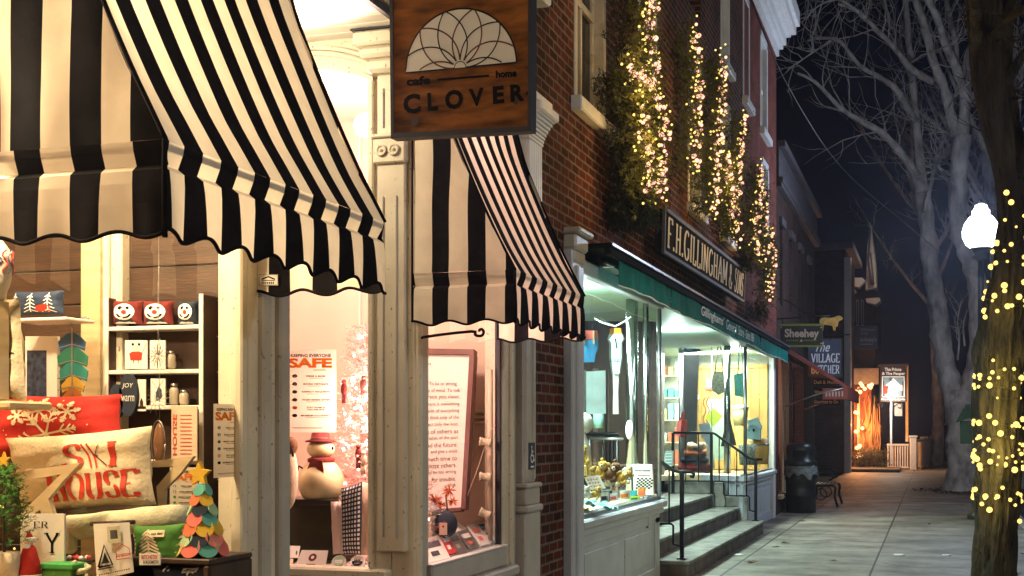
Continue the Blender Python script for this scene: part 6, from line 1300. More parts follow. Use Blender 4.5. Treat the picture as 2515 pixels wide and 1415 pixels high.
def hung_board(name, label, x0, y0, x1, y1, Y, m, deco, th=.05, frame=None, cat='sign'):
    q = qY(x0, y0, x1, y1, Y); t = Thing(name, label, cat); b = MB().mat(M[m]); q.slab(b, th); t.part('board', b); b = MB(); deco(b, q); t.part('lettering', b); return t, q
def d_sh(b, q):
    b.mat(M['lime']); q.rect(b, -.02, 1.02, .93, 1.03, 1); q.rect(b, -.02, 1.02, -.03, .06, 1)
    b.mat(M['letter']); text(b, 'Sheehey', q, .10, .92, .30, .80, .035); [q.disc(b, u, v, .018, .035, 2, 10) for u in (.02,.97) for v in (.14,.86)]
    b.mat(M['lime']); [q.rect(b, u, u+.035, .25, .30, 1) for u in (.14,.19,.24,.29,.34,.39,.57,.62,.67,.72,.77,.82)]; b.mat(M['letter']); q.poly(b, [(.46,.22),(.54,.22),(.5,.34)], 1)
t, q = hung_board('hanging_sign', 'charcoal hanging sign with lime edges and white lettering past the brick building', 1917, 797, 2020, 851, 24.75, 'signgrey', d_sh)
z = q.c[3].z; t.part('bracket', MB().mat(M['blackm']).tube([(-.1,24.77,z+.10),(.95,24.77,z+.14)], .012, 6).tube([(.08,24.77,z),(.08,24.77,z+.12)], .008, 6).tube([(.74,24.77,z),(.74,24.77,z+.14)], .008, 6).tube(smooth([(-.1,24.77,z+.5),(.2,24.77,z+.42),(.5,24.77,z+.2),(.7,24.77,z+.14)], 4), .012, 6)); t.done()
# gilded bull
bull = [(2013,786),(2018,781),(2026,779),(2040,781),(2050,779),(2056,776),(2061,775),(2066,777),(2070,781),(2068,785),(2061,788),(2058,794),(2057,801),(2053,802),(2051,811),(2047,812),(2045,801),(2038,799),(2028,798),(2023,797),(2022,806),(2021,813),(2017,813),(2019,803),(2018,796),(2013,793)]
t = Thing('gilded_bull', 'small gilded bull figure standing above the village butcher sign', 'figure'); t.part('body', poly(bull, 29.9, 'goldm', .08)); t.part('rod', MB().mat(M['blackm']).tube([tuple(onY(2040,800,29.95)), tuple(onY(2040,836,29.95))], .012, 6)); t.done()
def d_vb(b, q):
    b.mat(M['letter']); text(b, 'The', q, .22, .66, .66, .92, .01, .45); ins = lambda u0, u1, v0, v1: (lambda u, v, l=0: q(u0+(u1-u0)*u, v0+(v1-v0)*v, l)); serif(b, 'VILLAGE', ins(.08,.95,.38,.61), .20, .09); serif(b, 'BUTCHER', ins(.08,.95,.08,.30), .20, .09)
    b.mat(M['signblue']); 
t, q = hung_board('hanging_sign', 'weathered slate blue sign lettered The Village Butcher in white', 1986, 833, 2066, 925, 30.0, 'signblue', d_vb); f = MB().mat(M['darkw']); 
for u0,u1,v0,v1 in ((-.03,1.03,-.03,.0),(-.03,1.03,1,1.03),(-.03,0,0,1),(1,1.03,0,1)): f.prism([q(u0,v0,0,.01),q(u1,v0,0,.01),q(u1,v1,0,.01),q(u0,v1,0,.01)], -q.n*.07)
t.part('frame', f); t.part('bracket', MB().mat(M['blackm']).tube([(-.4,30.0,q.c[3].z+.08),(1.0,30.0,q.c[3].z+.08)], .014, 6)); t.done()
for (y0, y1, s_) in ((932, 946, 'Deli & Meats'), (956, 970, 'Wines & Cheese'), (980, 994, 'Gourmet to Go')):
    t, q = hung_board('hanging_slat_sign', 'narrow dark slat sign reading %s under the village butcher sign' % s_, 1996, y0, 2062, y1, 30.05, 'ink', lambda b, q, s_=s_: (b.mat(M2((.30,.30,.24))), text(b, s_, q, .05, .95, .2, .85, .02)), th=.03); t.done()

# ================================================================ BUILDING BEYOND (dark brick with parapet)
t = Thing('dark_brick_building', 'dark brick building with a heavy parapet past the hanging signs', 'building', base=(0, 29, 0)); XB = -.02
w2 = [(25.2,25.75,4.0,5.5), (27.0,27.55,4.0,5.5), (28.9,29.45,4.0,5.5), (31.0,31.5,4.0,5.5), (25.0, 30.2, .35, 3.0)]
b = MB().mat(M['brickd']); wall_holes(b, XB, 24.56, 33.0, 0, 6.2, w2, .2); b.add([(XB,33,0),(XB-9,33,0),(XB-9,33,6.9),(XB,33,6.9)], [(0,1,2,3)]); b.add([(XB-9,24.56,0),(XB-9,24.56,6.9),(XB-9,33,6.9),(XB-9,33,0)], [(0,1,2,3)]); t.part('wall', b)
b = MB().mat(M['slate']); b.bbox(-9, .12, 24.56, 33.1, 6.2, 6.30, .01); b.bbox(-9, .05, 24.56, 33.05, 6.30, 6.85, .01); b.bbox(-9, .16, 24.56, 33.15, 6.85, 6.98, .01); b.bbox(-8, .10, 24.56, 33.1, 6.12, 6.2, .01); t.part('parapet', b)
for (y0, y1, z0, z1) in w2[:4]:
    wf = t.part('window', MB().mat(M2((.16,.16,.17))).bbox(-.16, -.08, y0, y0+.06, z0, z1).bbox(-.16, -.08, y1-.06, y1, z0, z1).bbox(-.16,-.08,y0,y1,4.72,4.78)); t.part('pane', MB().mat(M['nglass']).add([(-.12,y0,z0),(-.12,y1,z0),(-.12,y1,z1),(-.12,y0,z1)], [(0,1,2,3)]), under=wf); t.part('backing', MB().mat(M2((.05,.055,.07))).bbox(-.3,-.28,y0,y1,z0,z1), under=wf)
    t.part('lintel', MB().mat(M['slate']).bbox(-.1, .05, y0-.1, y1+.1, z1, z1+.15))
# lit orange panelled entry
for k, (y0, y1, m_) in enumerate(((25.0,25.3,'orangew'),(25.38,25.5,'orangew'),(25.62,26.3,'orangew'),(26.42,26.62,'oak'),(26.85,27.05,'oak'),(27.4,27.55,'oak'),(28.2,28.3,'darkw'))):
    t.part('door_panel', MB().mat(M[m_]).bbox(-.35-.04*k, -.08, y0, y1, .36, 3.0, .01))
t.part('window_backing', MB().mat(M['orangew']).bbox(-2.0, -1.95, 24.8, 30.4, .3, 3.0)); t.part('sill', MB().mat(M['oak']).bbox(-.3, .06, 24.95, 26.6, .28, .36, .01)); t.part('house_number', MB().mat(M['letter']).bbox(.0, .02, 24.78, 24.86, 2.9, 3.0)); t.done()
t = Thing('rust_awning', 'sloping rust red awning held by iron arms over the orange lit entry', 'awning')
b = MB().mat(M['redawn']); y0, y1 = 26.0, 30.2; b.prism([(0,y0,3.22),(1.18,y0,2.44),(1.18,y0,2.38),(0,y0,3.14)], (0,y1-y0,0)); t.part('canvas', b)
t.part('valance', MB().mat(M['redawn']).bbox(1.17, 1.19, y0, y1, 2.18, 2.42)); b = MB().mat(M2((.45,.35,.32))); [b.add([(.78+.06*k, y0-.007, 2.24), (.81+.06*k, y0-.007, 2.24), (.81+.06*k, y0-.007, 2.34), (.78+.06*k, y0-.007, 2.34)], [(0,1,2,3)]) for k in range(6)]; t.part('valance_mark', b)
t.part('end_board', MB().mat(M['redawn']).bbox(.72, 1.19, y0-.004, y0+.02, 2.18, 2.40))
for y in (26.0, 30.1): t.part('arm', MB().mat(M['steel']).tube([(0,y,2.05),(.6,y,2.28),(1.12,y,2.40)], .018, 6))
t.done()
# dark gable-end building with a white corner board
t = Thing('dark_clapboard_building', 'dark tall building with a narrow white corner board down its front edge', 'building', base=(-3, 52, 0))
t.part('wall', MB().mat(M['brickd']).box(-9, -.32, 50, 56, 0, 8.3)); t.part('corner_board', MB().mat(M['white']).bbox(-.36, -.12, 49.9, 50.2, 0, 8.0, .01)); t.part('roof', MB().mat(M['slate']).bbox(-9.2, -.02, 49.7, 56.2, 8.3, 8.55, .02)); t.done()
# brick building with pointed roof peak
t = Thing('turreted_brick_building', 'brick building with a steep pointed gable and white eaves behind the pub sign', 'building', base=(-1, 58, 0)); Y = 57.0; s = sc_at(2130, Y)
a = onY(2088,905,Y); c = onY(2149,690,Y); b = MB().mat(M['brickd']); b.box(-8, c.x, Y, Y+7, 0, c.z); t.part('wall', b)
t.part('roof_peak', MB().mat(M2((.62,.56,.48))).prism([onY(2126,712,Y-.5), onY(2153,706,Y-.5), onY(2151,650,Y-.3), onY(2137,545,Y-.2), onY(2130,610,Y-.2)], (0,1.5,0)))
t.part('peak_moulding', MB().mat(M['slate']).tube([onY(2137,560,Y-.55), onY(2133,640,Y-.6), onY(2140,700,Y-.6)], .05, 6).tube([onY(2138,620,Y-.55), onY(2146,700,Y-.6)], .04, 6))
t.part('eave', MB().mat(M['white']).prism([onY(2128,742,Y-.7), onY(2150,748,Y-.7), onY(2163,738,Y-.7), onY(2160,731,Y-.7), onY(2126,733,Y-.7)], (0,1.2,0))); t.part('eave', MB().mat(M['white']).prism([onY(2090,700,Y-.7), onY(2110,706,Y-.7), onY(2125,690,Y-.7), onY(2118,682,Y-.7), onY(2092,682,Y-.7)], (0,1,0)))
t.part('eave_bracket', MB().mat(M['white']).prism([onY(2092,722,Y-.5), onY(2104,718,Y-.5), onY(2098,706,Y-.5), onY(2090,706,Y-.5)], (0,.3,0)))
for x in (2106, 2118): w_ = t.part('window', MB().mat(M2((.3,.3,.3))).prism([onY(x-3,800,Y-.05), onY(x+3,800,Y-.05), onY(x+3,738,Y-.05), onY(x-3,734,Y-.05)], (0,.1,0))); t.part('pane', MB().mat(M2((.03,.03,.05), rough=.1)).prism([onY(x-1.5,796,Y-.07), onY(x+1.5,796,Y-.07), onY(x+1.5,742,Y-.07), onY(x-1.5,740,Y-.07)], (0,.02,0)), under=w_)
b = MB().mat(M['orangew']); boxY(b, 2092, 945, 2140, 1146, 55.6, .3); t.part('porch_wall', b); t.part('porch_column', boxY(MB().mat(M['paint']), 2105, 950, 2112, 1120, 55.0, .2)); t.part('porch_column', boxY(MB().mat(M['paint']), 2224, 895, 2231, 1085, 55.2, .2)); t.part('porch_header', boxY(MB().mat(M2((.28,.28,.30))), 2097, 904, 2158, 944, 54.8, .3)); t.done()
def d_so(b, q): b.mat(M2((.28,.33,.45))); text(b, 'Williamson', q, .26, .90, .78, .90, 0); text(b, 'Group', q, .26, .58, .60, .74, 0); text(b, "Sotheby's", q, .26, .94, .28, .50, .02); q.rect(b, .26, .80, .20, .23)
t, q = hung_board('estate_sign', 'dark navy hanging sign with faint pale lettering high beside the pointed gable', 2098, 800, 2156, 858, 52, 'navy', d_so); t.part('bracket', MB().mat(M['blackm']).tube([(-.4,52.03,q.c[3].z+.06),(.95,52.03,q.c[3].z+.06)], .02, 6)); t.done()
# dry corn stalks + orange bulbs on the porch
t = Thing('dried_cornstalks', 'bundle of dried cornstalks lit orange against the porch', 'cornstalks'); rnd = random.Random(21); b = MB().mat(M2((.26,.15,.07)))
for k in range(46):
    x = rnd.uniform(2114,2160); p0 = onY(x+rnd.uniform(-6,10),1146,54.5); p1 = onY(x+rnd.uniform(-8,8), rnd.uniform(965,1100), 54.5); p2 = p1 + Vector((rnd.uniform(-.3,.3),-.1,-rnd.uniform(.1,.5))); b.tube([p0,(p0+p1)/2+Vector((rnd.uniform(-.1,.1),0,0)),p1,p2], [.02,.016,.022,.004], 4)
t.part('stalks', b); t.done()
t = Thing('festoon_lights', 'string of glowing orange bulbs climbing the porch beside the cornstalks', 'string lights'); wire = []; ob = None
for (x, y) in ((2114,942),(2118,948),(2124,955),(2134,948),(2138,952),(2141,945),(2102,962),(2113,963),(2101,1013),(2106,1014),(2118,1052),(2102,1060),(2104,1100),(2110,1098),(2112,1095),(2106,1122),(2112,1119),(2117,1118)):
    pos = onY(x, y, 54.2); wire.append(pos)
    if ob is None: ob = t.part('bulb', MB().mat(M['bulbo']).ball((0,0,0), .075, 8, 6)); ob.location = pos
    else: t.copy_part(ob, pos)
t.part('light_cord', MB().mat(M['plastic']).tube([w_+Vector((0,.02,.05)) for w_ in wire], .012, 4)); t.done()
# pub sign on post
def d_pp(b, q):
    b.mat(M['letter']); text(b, 'The Prince', q, .18, .80, .85, .94, .03); text(b, '& The Pauper', q, .08, .94, .72, .82, .03); text(b, 'Fine Food & Spirits', q, .06, .94, .03, .10, .02)
    b.mat(M['letter']); q.rect(b, .08, .92, .13, .70, 1); b.mat(M2((.16,.24,.30))); q.rect(b, .11, .89, .15, .68, 2); b.mat(M['darkw']); q.poly(b, [(.11,.15),(.11,.60),(.16,.56),(.18,.15)], 3); q.poly(b, [(.82,.15),(.84,.56),(.89,.60),(.89,.15)], 3)
    b.mat(M['redink']); q.rect(b, .14, .34, .22, .44, 4); b.mat(M['paper']); q.poly(b, [(.22,.44),(.5,.66),(.78,.44),(.7,.38),(.3,.38)], 4); q.rect(b, .60, .84, .30, .46, 5)
t, q = hung_board('pub_sign', 'lit pub sign reading The Prince and The Pauper on a white post', 2161, 898, 2227, 987, 52.5, 'darkw', d_pp, th=.12)
t.part('cap', boxY(MB().mat(M['darkw']), 2156, 893, 2232, 899, 52.4, .3)); t.part('post', boxY(MB().mat(M['white']), 2186, 987, 2191, 1140, 52.6, .12)); t.part('scroll', MB().mat(M['blackm']).tube(smooth([tuple(onY(*c, 52.5)) for c in ((2152,988),(2158,995),(2165,1000),(2168,994),(2163,990))], 4), .02, 6).tube(smooth([tuple(onY(*c, 52.5)) for c in ((2195,1000),(2205,992),(2214,994),(2212,1003),(2205,1001))], 4), .02, 6))
t.part('lantern', MB().mat(emis('sign_lamp', (1, .86, .74), 9)).ball(onY(2188, 962, 52.35), 1, 12, 8, (.10,.06,.36))); t.part('hanging_board', boxY(MB().mat(M2((.30,.26,.24))), 2197, 990, 2216, 1022, 52.7, .05)); t.done()
lamp('lantern_light', tuple(onY(2188, 1000, 51.6)), 160, (1, .8, .62), .1); lamp('gable_light', (1.0, 55.3, 8.7), 30, (1, .84, .68), .1); lamp('porch_light', tuple(onY(2110, 1040, 53.6)), 420, (1, .36, .10), .2)
# white fence
def pickets(t, A, B, n, z1, w_=.05, m='white'):
    for k in range(n): p = Vector(A).lerp(Vector(B), (k+.5)/n); t.part('picket', MB().mat(M[m]).bbox(p.x-w_/2, p.x+w_/2, p.y-.015, p.y+.015, .08, z1, .004))
t = Thing('white_baluster_fence', 'white balustrade between the pub sign post and the fence post', 'fence'); a, c = onY(2178,1145,54), onY(2232,1145,54); pickets(t, (a.x,54,0), (c.x,54,0), 9, .95); t.part('rail', MB().mat(M['white']).bbox(a.x, c.x, 53.96, 54.04, .95, 1.03)); t.part('rail', MB().mat(M['white']).bbox(a.x, c.x, 53.97, 54.03, .06, .12)); t.done()
t = Thing('white_picket_fence', 'white picket fence running back beside the far pavement', 'fence'); e = onY(2243,1145,54); 
t.part('gate_post', MB().mat(M['white']).bbox(e.x-.13, e.x+.13, 53.9, 54.15, 0, 1.28, .02).bbox(e.x-.17, e.x+.17, 53.86, 54.19, 1.28, 1.36, .02)); f2 = Vector((2.74, 62, 0)); e = Vector((e.x+.1, 54.1, 0))
for k in (.35, .62, 1.0): p_ = e.lerp(f2, k); t.part('post', MB().mat(M['white']).bbox(p_.x-.08, p_.x+.08, p_.y-.08, p_.y+.08, 0, 1.3, .01))
pickets(t, e, f2, 60, 1.12, .10); t.part('rail', MB().mat(M['white']).prism([e+Vector((-.02,0,1.12)), e+Vector((.06,0,1.12)), e+Vector((.06,0,1.20)), e+Vector((-.02,0,1.20))], f2-e)); t.done()
t = Thing('low_stone_step', 'low dark stone step before the cornstalks and pub sign', 'step'); t.part('slab', MB().mat(M['riser']).bbox(-.4, 1.6, 50.5, 53.8, 0, .12, .03)); t.done()
t = Thing('low_hedge', 'low dark shrub mass between the pub sign and the dark building', 'shrub'); rnd = random.Random(31); b = MB()
for k in range(500): b.mat(M[rnd.choice(('fir','fir_shade'))]); needles(b, (rnd.uniform(-.2,1.0), rnd.uniform(52.8,53.6), rnd.uniform(.05,.7)), (rnd.uniform(-1,1), -.5, rnd.uniform(.2,1)), .28, 7, rnd, .012)
t.part('foliage', b); t.part('stem', MB().mat(M['barkd']).tube([(.4,53.3,0),(.4,53.3,.5)], .04, 6)); t.done()

# ================================================================ STREET LAMPS
def street_lamp(x, y, label):
    t = Thing('street_lamp', label, 'street lamp', 'acorn street lamps'); D = M2((.018,.028,.024), rough=.35)
    t.part('base', MB().mat(D).lathe([(.22,0),(.24,.04),(.23,.10),(.17,.16),(.15,.45),(.17,.50),(.13,.56),(.09,.80)], (x,y,0), 16)); t.part('pole', MB().mat(D).tube([(x,y,.6),(x,y,2.5),(x,y,4.62)], [.075,.062,.05], 14)); t.part('collar', MB().mat(D).lathe([(.06,0),(.16,.06),(.11,.12),(.14,.20),(.19,.24)], (x,y,4.60), 16))
    g = t.part('globe', MB().mat(M['globe']).lathe([(.17,0),(.26,.08),(.315,.20),(.32,.32),(.28,.45),(.21,.55),(.15,.60),(.15,.68),(.12,.70),(.10,.77),(.03,.80)], (x,y,4.83), 24)); g.visible_shadow = False
    t.part('finial', MB().mat(D).lathe([(.03,0),(.04,.03),(.015,.07),(.001,.10)], (x,y,5.62), 10)); return t.done()
street_lamp(3.58, 24.7, 'tall street lamp with a glowing white acorn globe behind the light wrapped trunk')
street_lamp(10.6, 6.5, 'out of view street lamp across the road from the shops')
street_lamp(3.95, -1.6, 'out of view street lamp on the near pavement behind the camera')
t = Thing('green_post_box', 'small dark green box with a peaked top fixed to the lamp pole', 'box'); t.part('case', MB().mat(M2((.012,.05,.035))).bbox(3.22, 3.48, 24.5, 24.75, 1.35, 1.75, .01)); t.part('top', MB().mat(M2((.012,.05,.035))).prism([(3.15,24.45,1.72),(3.5,24.45,1.85),(3.5,24.45,1.9),(3.28,24.45,1.98)], (0,.3,0)).bbox(3.30,3.50,24.5,24.75,1.8,2.05,.02)); t.done()

# ================================================================ TREES
def limb(b, pts, Y, r0, r1, n=9, jit=.0, dY=0, seed=0):
    rnd = random.Random(seed); k = len(pts)
    P = [onY(px, py, Y + dY*(i/(k-1))**1.3) for i, (px, py) in enumerate(pts)]; P = smooth([tuple(p) for p in P], 5); m = len(P)
    rr = [(r0 + (r1-r0)*(i/(m-1))**.8)*(1+.07*math.sin(i*1.9+seed)) for i in range(m)]; v0 = len(b.v); b.tube(P, rr, n+3)
    for i in range(v0, len(b.v)):
        ci = min((i-v0)//(n+3), m-1); c = Vector(P[ci]); d = Vector(b.v[i])-c; q_ = Vector(b.v[i]); b.v[i] = tuple(c + d*(1 + .22*mnoise.noise(q_*(1.1/max(.05, rr[ci]))) + .10*mnoise.noise(q_*(3.3/max(.05, rr[ci])))))
    return [Vector(p) for p in P]
def twigs(b, P, cnt, L, rnd, up=(0,0,.35), r=.02, depth=2, spread=1.0):
    for i in range(cnt):
        k = rnd.randint(len(P)//4, len(P)-2); o = P[k]; t_ = (P[k+1]-P[k]).normalized(); d = (t_*.7 + Vector((rnd.uniform(-1,1), rnd.uniform(-1,1), rnd.uniform(-1,1)))*spread + Vector(up)).normalized(); l = L*rnd.uniform(.5,1.2); q = [o]; 
        for j in range(5): d = (d + Vector((rnd.uniform(-.35,.35), rnd.uniform(-.35,.35), rnd.uniform(-.25,.35)))).normalized(); q.append(q[-1] + d*l/5)
        b.tube(q, [r*(1-.17*j) for j in range(6)], 5, cap=False)
        if depth > 1: twigs(b, q, 3, L*.55, rnd, up, r*.5, depth-1, spread)
Yt = 36.0; rnd = random.Random(12)
t = Thing('twin_trunk_tree', 'bare pale barked tree with two tall leaning trunks beyond the street lamp', 'tree', base=(onY(2365,1205,Yt).x, Yt, 0))
b = MB().mat(M['bark']); p0 = onY(2365, 1215, Yt)
limb(b, [(2368,1218),(2366,1150),(2364,1080),(2366,1010),(2368,960)], Yt, .46, .36, 14, seed=1); b.lathe([(.62,-.05),(.52,.06),(.44,.3),(.40,.6)], (p0.x, Yt, 0), 14)
limb(b, [(2352,1040),(2340,960),(2318,880),(2306,780),(2290,680),(2278,560),(2262,460)], Yt, .30, .21, 12, dY=.6, seed=2)
P2 = limb(b, [(2380,990),(2390,930),(2404,860),(2404,760),(2398,690),(2378,630),(2356,560),(2352,470),(2358,400),(2364,330)], Yt, .27, .22, 12, dY=-.6, seed=3)
t.part('trunk', b)
b = MB().mat(M['bark'])
for k, (pts, r0, r1, dy) in enumerate((([(2362,340),(2340,300),(2320,220),(2292,150),(2270,60),(2240,-20)], .15, .09, -1), ([(2364,340),(2372,240),(2376,160),(2398,80),(2394,0),(2390,-40)], .16, .10, 1), ([(2372,240),(2350,170),(2322,110),(2300,40),(2262,-30)], .13, .08, -2), ([(2350,170),(2345,100),(2330,30),(2318,-30)], .08, .06, 1), ([(2378,250),(2410,210),(2440,170)], .08, .04, 1),
    ([(2362,345),(2320,325),(2280,330)], .03, .012, -1), ([(2358,420),(2330,430),(2300,410)], .03, .012, -1))):
    P = limb(b, pts, Yt-.6, r0, r1, 9, dY=dy, seed=10+k); twigs(b, P, 6 if r0 > .05 else 4, 1.5, rnd, r=.022)
t.part('limb', b)
b = MB().mat(M['bark'])
for k, (pts, r0, r1, dy) in enumerate((([(2262,470),(2250,430),(2215,380),(2170,330),(2120,300),(2070,270),(2040,240),(2000,200),(1960,180)], .17, .04, -3), ([(2268,470),(2258,380),(2250,300),(2240,200),(2232,100),(2222,-20)], .17, .10, 1), ([(2250,300),(2200,220),(2160,190),(2110,160),(2060,100),(2010,95),(1985,100)], .12, .03, -3), ([(2290,200),(2240,170),(2190,110),(2150,70),(2110,30),(2060,10)], .13, .04, -4), ([(2240,200),(2215,130),(2190,60),(2160,-20)], .08, .05, 2), ([(2270,520),(2290,440),(2300,380),(2320,340)], .08, .03, 1))):
    P = limb(b, pts, Yt-.2, r0*.82, r1*.75, 9, dY=dy, seed=30+k); twigs(b, P, 11, 2.1, rnd, r=.020, depth=2)
P = limb(b, [(2040,100),(2010,120),(1980,140),(1935,170)], Yt-3, .03, .012, 5, seed=50); twigs(b, P, 10, 1.1, rnd, r=.014)
P = limb(b, [(2110,30),(2060,0),(2010,15),(1970,55)], Yt-4, .04, .012, 5, seed=51); twigs(b, P, 12, 1.1, rnd, r=.014)
t.part('limb', b)
b = MB().mat(M['bark']); P = limb(b, [(2352,885),(2356,830),(2352,790),(2360,740)], Yt-.3, .03, .012, 5, seed=60); twigs(b, P, 8, .8, rnd, r=.012); limb(b, [(2370,850),(2366,800),(2376,760)], Yt-.3, .03, .012, 5, seed=61); t.part('sapling_shoot', b); t.done()
# small dark bark ring at its foot
b = MB().mat(M['brownp']); rnd = random.Random(4)
for k in range(500): a = rnd.uniform(0,6.28); r_ = rnd.uniform(.3,1.3); c = Vector((p0.x + r_*math.cos(a), Yt+r_*math.sin(a)*1.4, .006)); d = Vector((rnd.uniform(-.06,.06), rnd.uniform(-.06,.06), rnd.uniform(0,.03))); e = Vector((-d.y, d.x, 0)); b.add([c-d-e*.5, c+d-e*.5, c+d+e*.5, c-d+e*.5], [(0,1,2,3)])
tag(b.build('fallen_leaves'), 'brown leaf litter scattered round the foot of the twin trunk tree', 'leaf litter', kind='stuff')

# the light wrapped trunk near the kerb
Yw = 13.4; rnd = random.Random(77)
t = Thing('light_wrapped_tree', 'rough dark barked street tree wrapped in yellow fairy lights near the kerb', 'tree', base=(onY(2442,1400,Yw).x, Yw, 0))
ctr = [(2437,1560),(2440,1450),(2441,1360),(2447,1250),(2450,1150),(2453,1050),(2456,950),(2460,850),(2470,760),(2478,650),(2480,560),(2472,470),(2458,380),(2438,280),(2426,180),(2420,80),(2416,-40)]
rad = [.26,.205,.195,.20,.205,.21,.215,.21,.185,.145,.115,.105,.115,.14,.15,.15,.15]
P = smooth([(*onY(px, py, Yw), r_) for (px, py), r_ in zip(ctr, rad)], 16); CP = [Vector(p[:3]) for p in P]; CR = [p[3] for p in P]
b = MB().mat(M['barkd']); nn = 72; vs = []
for i, (c, r_) in enumerate(zip(CP, CR)):
    for k in range(nn):
        a = 2*math.pi*k/nn; ridge = mnoise.noise(Vector((math.cos(a)*4.5, math.sin(a)*4.5, c.z*.9)))*.06 + (abs(mnoise.noise(Vector((math.cos(a)*8, math.sin(a)*8, c.z*1.9+5))))**.7)*.10 - .03; vs.append(c + Vector((math.cos(a), math.sin(a), 0))*(r_*.92+ridge*r_/.2))
b.add(vs, [(i*nn+k, i*nn+(k+1)%nn, (i+1)*nn+(k+1)%nn, (i+1)*nn+k) for i in range(len(CP)-1) for k in range(nn)], True); t.part('trunk', b)
b = MB().mat(M['barkd'])
for k, (pts, r0, r1, dy) in enumerate((([(2468,640),(2490,540),(2500,430),(2488,300),(2470,180),(2476,60),(2500,-40)], .09, .06, 1.2), ([(2470,450),(2440,360),(2452,250),(2500,150),(2550,110)], .06, .04, 1), ([(2426,170),(2400,100),(2396,30),(2380,-50)], .06, .05, -1), ([(2424,120),(2460,60),(2520,20)], .05, .03, -1), ([(2500,430),(2530,330),(2560,220)], .07, .05, .5))):
    Pq = limb(b, pts, Yw+.1, r0, r1, 9, dY=dy, seed=70+k); twigs(b, Pq, 7, .8, rnd, r=.012)
t.part('limb', b)
wb = None; wires = []
rows = [(1040,6,.8),(1135,7,.2),(1105,6,.9),(925,6,.5),(960,4,.1),(1235,7,.5),(1205,5,.9),(720,5,.5),(755,5,.9),(1030,3,.3),(1055,4,0),(1120,5,.0),(1118,3,.4),(1150,5,.5),(930,3,.2),(915,5,.3),(945,4,.6),(1220,6,.1),(1265,2,.8),(745,4,.2),(770,3,.7),(700,3,.4),(660,4,.1),(620,3,.3),(600,3,.7),(560,2,.2),(550,2,.8),(490,1,.6),(465,1,.5),(1085,5,.2),(890,2,.8)]
for r_i, (py, n, ph) in enumerate(rows):
    zc = onY(2450, py, Yw).z; idx = min(range(len(CP)), key=lambda i: abs(CP[i].z-zc)); run = []
    for k in range(n):
        a = R(-200 + 210*(k+ph)/max(1, n) + rnd.uniform(-8,8)); pos = CP[idx] + Vector((math.cos(a), math.sin(a), 0))*(CR[idx]+.018) + Vector((0,0,rnd.uniform(-.07,.07))); run.append(pos)
        if wb is None: wb = t.part('bulb', MB().mat(M['bulby']).ball((0,0,0), .021, 8, 6)); wb.location = pos
        else: o_ = t.copy_part(wb, pos); o_.scale = (rnd.uniform(.55,1.45),)*3
    if n > 2: wires.append(run)
b = MB().mat(M['plastic']); [b.tube(smooth([tuple(p) for p in r_], 3), .004, 4) for r_ in wires]; t.part('light_cord', b)
t.done()
for (px, py, e_) in ((2425,1040,1.6),(2465,1050,1.6),(2420,1125,1.6),(2470,1120,1.6),(2425,1225,1.3),(2470,925,1.6),(2430,930,1.2),(2470,740,1.0)):
    lamp('fairy_glow', tuple(onY(px, py, Yw-.42)), e_*3.4, (1, .76, .15), .06)
for (px, py, e_) in ((1590,20,4),(1590,120,4),(1600,240,5),(1612,350,5),(1598,450,5),(1696,130,3),(1700,230,4),(1700,340,4),(1764,240,4),(1755,340,5),(1748,450,5),(1812,360,4),(1805,450,5),(1800,540,4),(1856,470,4),(1850,560,4),(1888,640,4),(1884,710,3)):
    c = onX(px, py, .53); lamp('fairy_glow', tuple(c), e_*1.0, (1, .56, .14), .08)
# trees across the street
for i, (x, lb) in enumerate(((2474, 'dim bare tree just past the kerb on the road side'), (2508, 'dim bare tree at the right photo edge'), (2300, 'faint slender bare tree far behind the twin trunk tree'))):
    Y = (44, 38, 60)[i]; t = Thing('bare_tree', lb, 'tree', base=(onY(x,1190,Y).x, Y, 0)); b = MB().mat(M['bark']); 
    P = limb(b, [(x,1200),(x-4,1000),(x-14,800),(x-30,600),(x-42,480),(x-52,380)][: 6] if i < 2 else [(x,1180),(x+4,1000),(x-6,800),(x-20,600),(x-60,470)], Y, .28, .14, 10, seed=90+i); t.part('trunk', b); b = MB().mat(M['bark'])
    for k in range(7): 
        o = P[int(len(P)*(.55+.06*k))]; d = Vector((rnd.uniform(-1,.8), rnd.uniform(-.5,.5), 1.1)); q = [o + d*l*.9 + Vector((0,0,.08*l*l)) for l in (0,1,2,3,4)]; b.tube(q, [.10,.08,.06,.04,.02], 6); twigs(b, q, 9, 1.6, rnd, r=.025)
    t.part('limb', b); t.done()
b = MB().mat(M['barkd']); twig_o = None
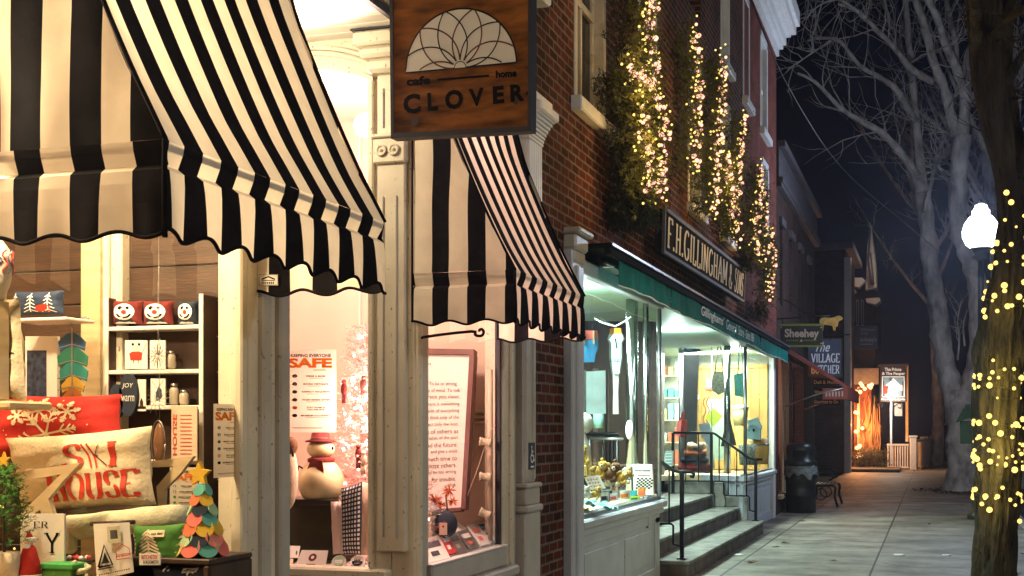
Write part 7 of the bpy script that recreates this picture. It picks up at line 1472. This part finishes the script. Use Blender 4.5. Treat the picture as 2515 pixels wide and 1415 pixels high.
# leaves and cracks on the pavement
leaf = None; rnd = random.Random(15)
for k in range(16):
    x, y = rnd.choice([(rnd.uniform(.5,.9), rnd.uniform(12,24)), (rnd.uniform(3.2,4.1), rnd.uniform(13,30)), (rnd.uniform(1,3.2), rnd.uniform(14,30))])
    if leaf is None:
        leaf = single('fallen_leaf', MB().mat(M['brownp']).prism([(.045*math.cos(a*.785)*(1.3 if a % 2 == 0 else .7), .04*math.sin(a*.785)*(1.3 if a % 2 == 0 else .7), .004+.006*(a % 3)) for a in range(8)], (0,0,.002)), 'dry brown leaf lying on the concrete pavement', 'leaf', 'dry leaves on the pavement'); o_ = leaf
    else: o_ = leaf.copy(); C.objects.link(o_)
    o_.location = (x, y, .002); o_.rotation_euler = (0, 0, rnd.uniform(0, 6)); o_.scale = (rnd.uniform(.7,1.5),)*3
b = MB().mat(M['ink'])
for pts in ([(3.30,15.5),(3.0,15.9),(2.6,15.8),(2.2,16.2)], [(1.2,19.2),(1.9,19.5),(2.5,19.3)]):
    P = smooth([(x+rnd.uniform(-.02,.02), y, .0025) for x, y in pts], 6); vs = []
    for i, p in enumerate(P): w_ = .003+.004*abs(math.sin(i*1.7)); vs += [(p[0]-w_, p[1], .0025), (p[0]+w_, p[1]+.01, .0025)]
    b.add(vs, [(2*i,2*i+1,2*i+3,2*i+2) for i in range(len(P)-1)])
struct('pavement_cracks', b)
# wires across the gap
single('overhead_cable', MB().mat(M['blackm']).tube(smooth([(.02,17.2,8.6),(.3,19,7.7),(.6,21,7.0),(1.2,24,6.3),(2.2,29,6.0),(3.0,36,6.2)], 5), .010, 5), 'thin dark cable strung from the brick wall out over the street', 'cable')
for i, (px, py, Y, s_) in enumerate(((2208,1364,None,.08),(2325,1365,None,.06),(1815,1364,None,.06),(2282,1288,None,.03))):
    d = ray(px, py); p = Vector((CAMX,0,CAMZ)) + d*(-CAMZ/d.z)
    single('paper_scrap', MB().mat(M['letter' if i < 3 else 'ink']).prism([p+Vector((s_*math.cos(a*1.26)*rnd.uniform(.7,1.2), s_*1.2*math.sin(a*1.26), .005)) for a in range(5)], (0,0,.008)), ('crumpled white scrap lying mid pavement', 'small white scrap near the wrapped tree', 'small white scrap beside the bottom stone step', 'small dark scrap on the pavement before the lamp base')[i], 'litter')

# ---------------------------------------------------------------- night air
b = MB().box(-95, 110, -60, 190, -1.13, 16.5); hz = tag(b.build('haze'), kind='stuff')
m = bpy.data.materials.new('night_haze'); m.use_nodes = True; n = m.node_tree.nodes; n.clear(); o = n.new('ShaderNodeOutputMaterial'); v = n.new('ShaderNodeVolumePrincipled')
v.inputs['Color'].default_value = (.62, .72, 1, 1); v.inputs['Density'].default_value = .0010; v.inputs['Anisotropy'].default_value = .80; m.node_tree.links.new(v.outputs[0], o.inputs['Volume']); hz.data.materials.append(m)
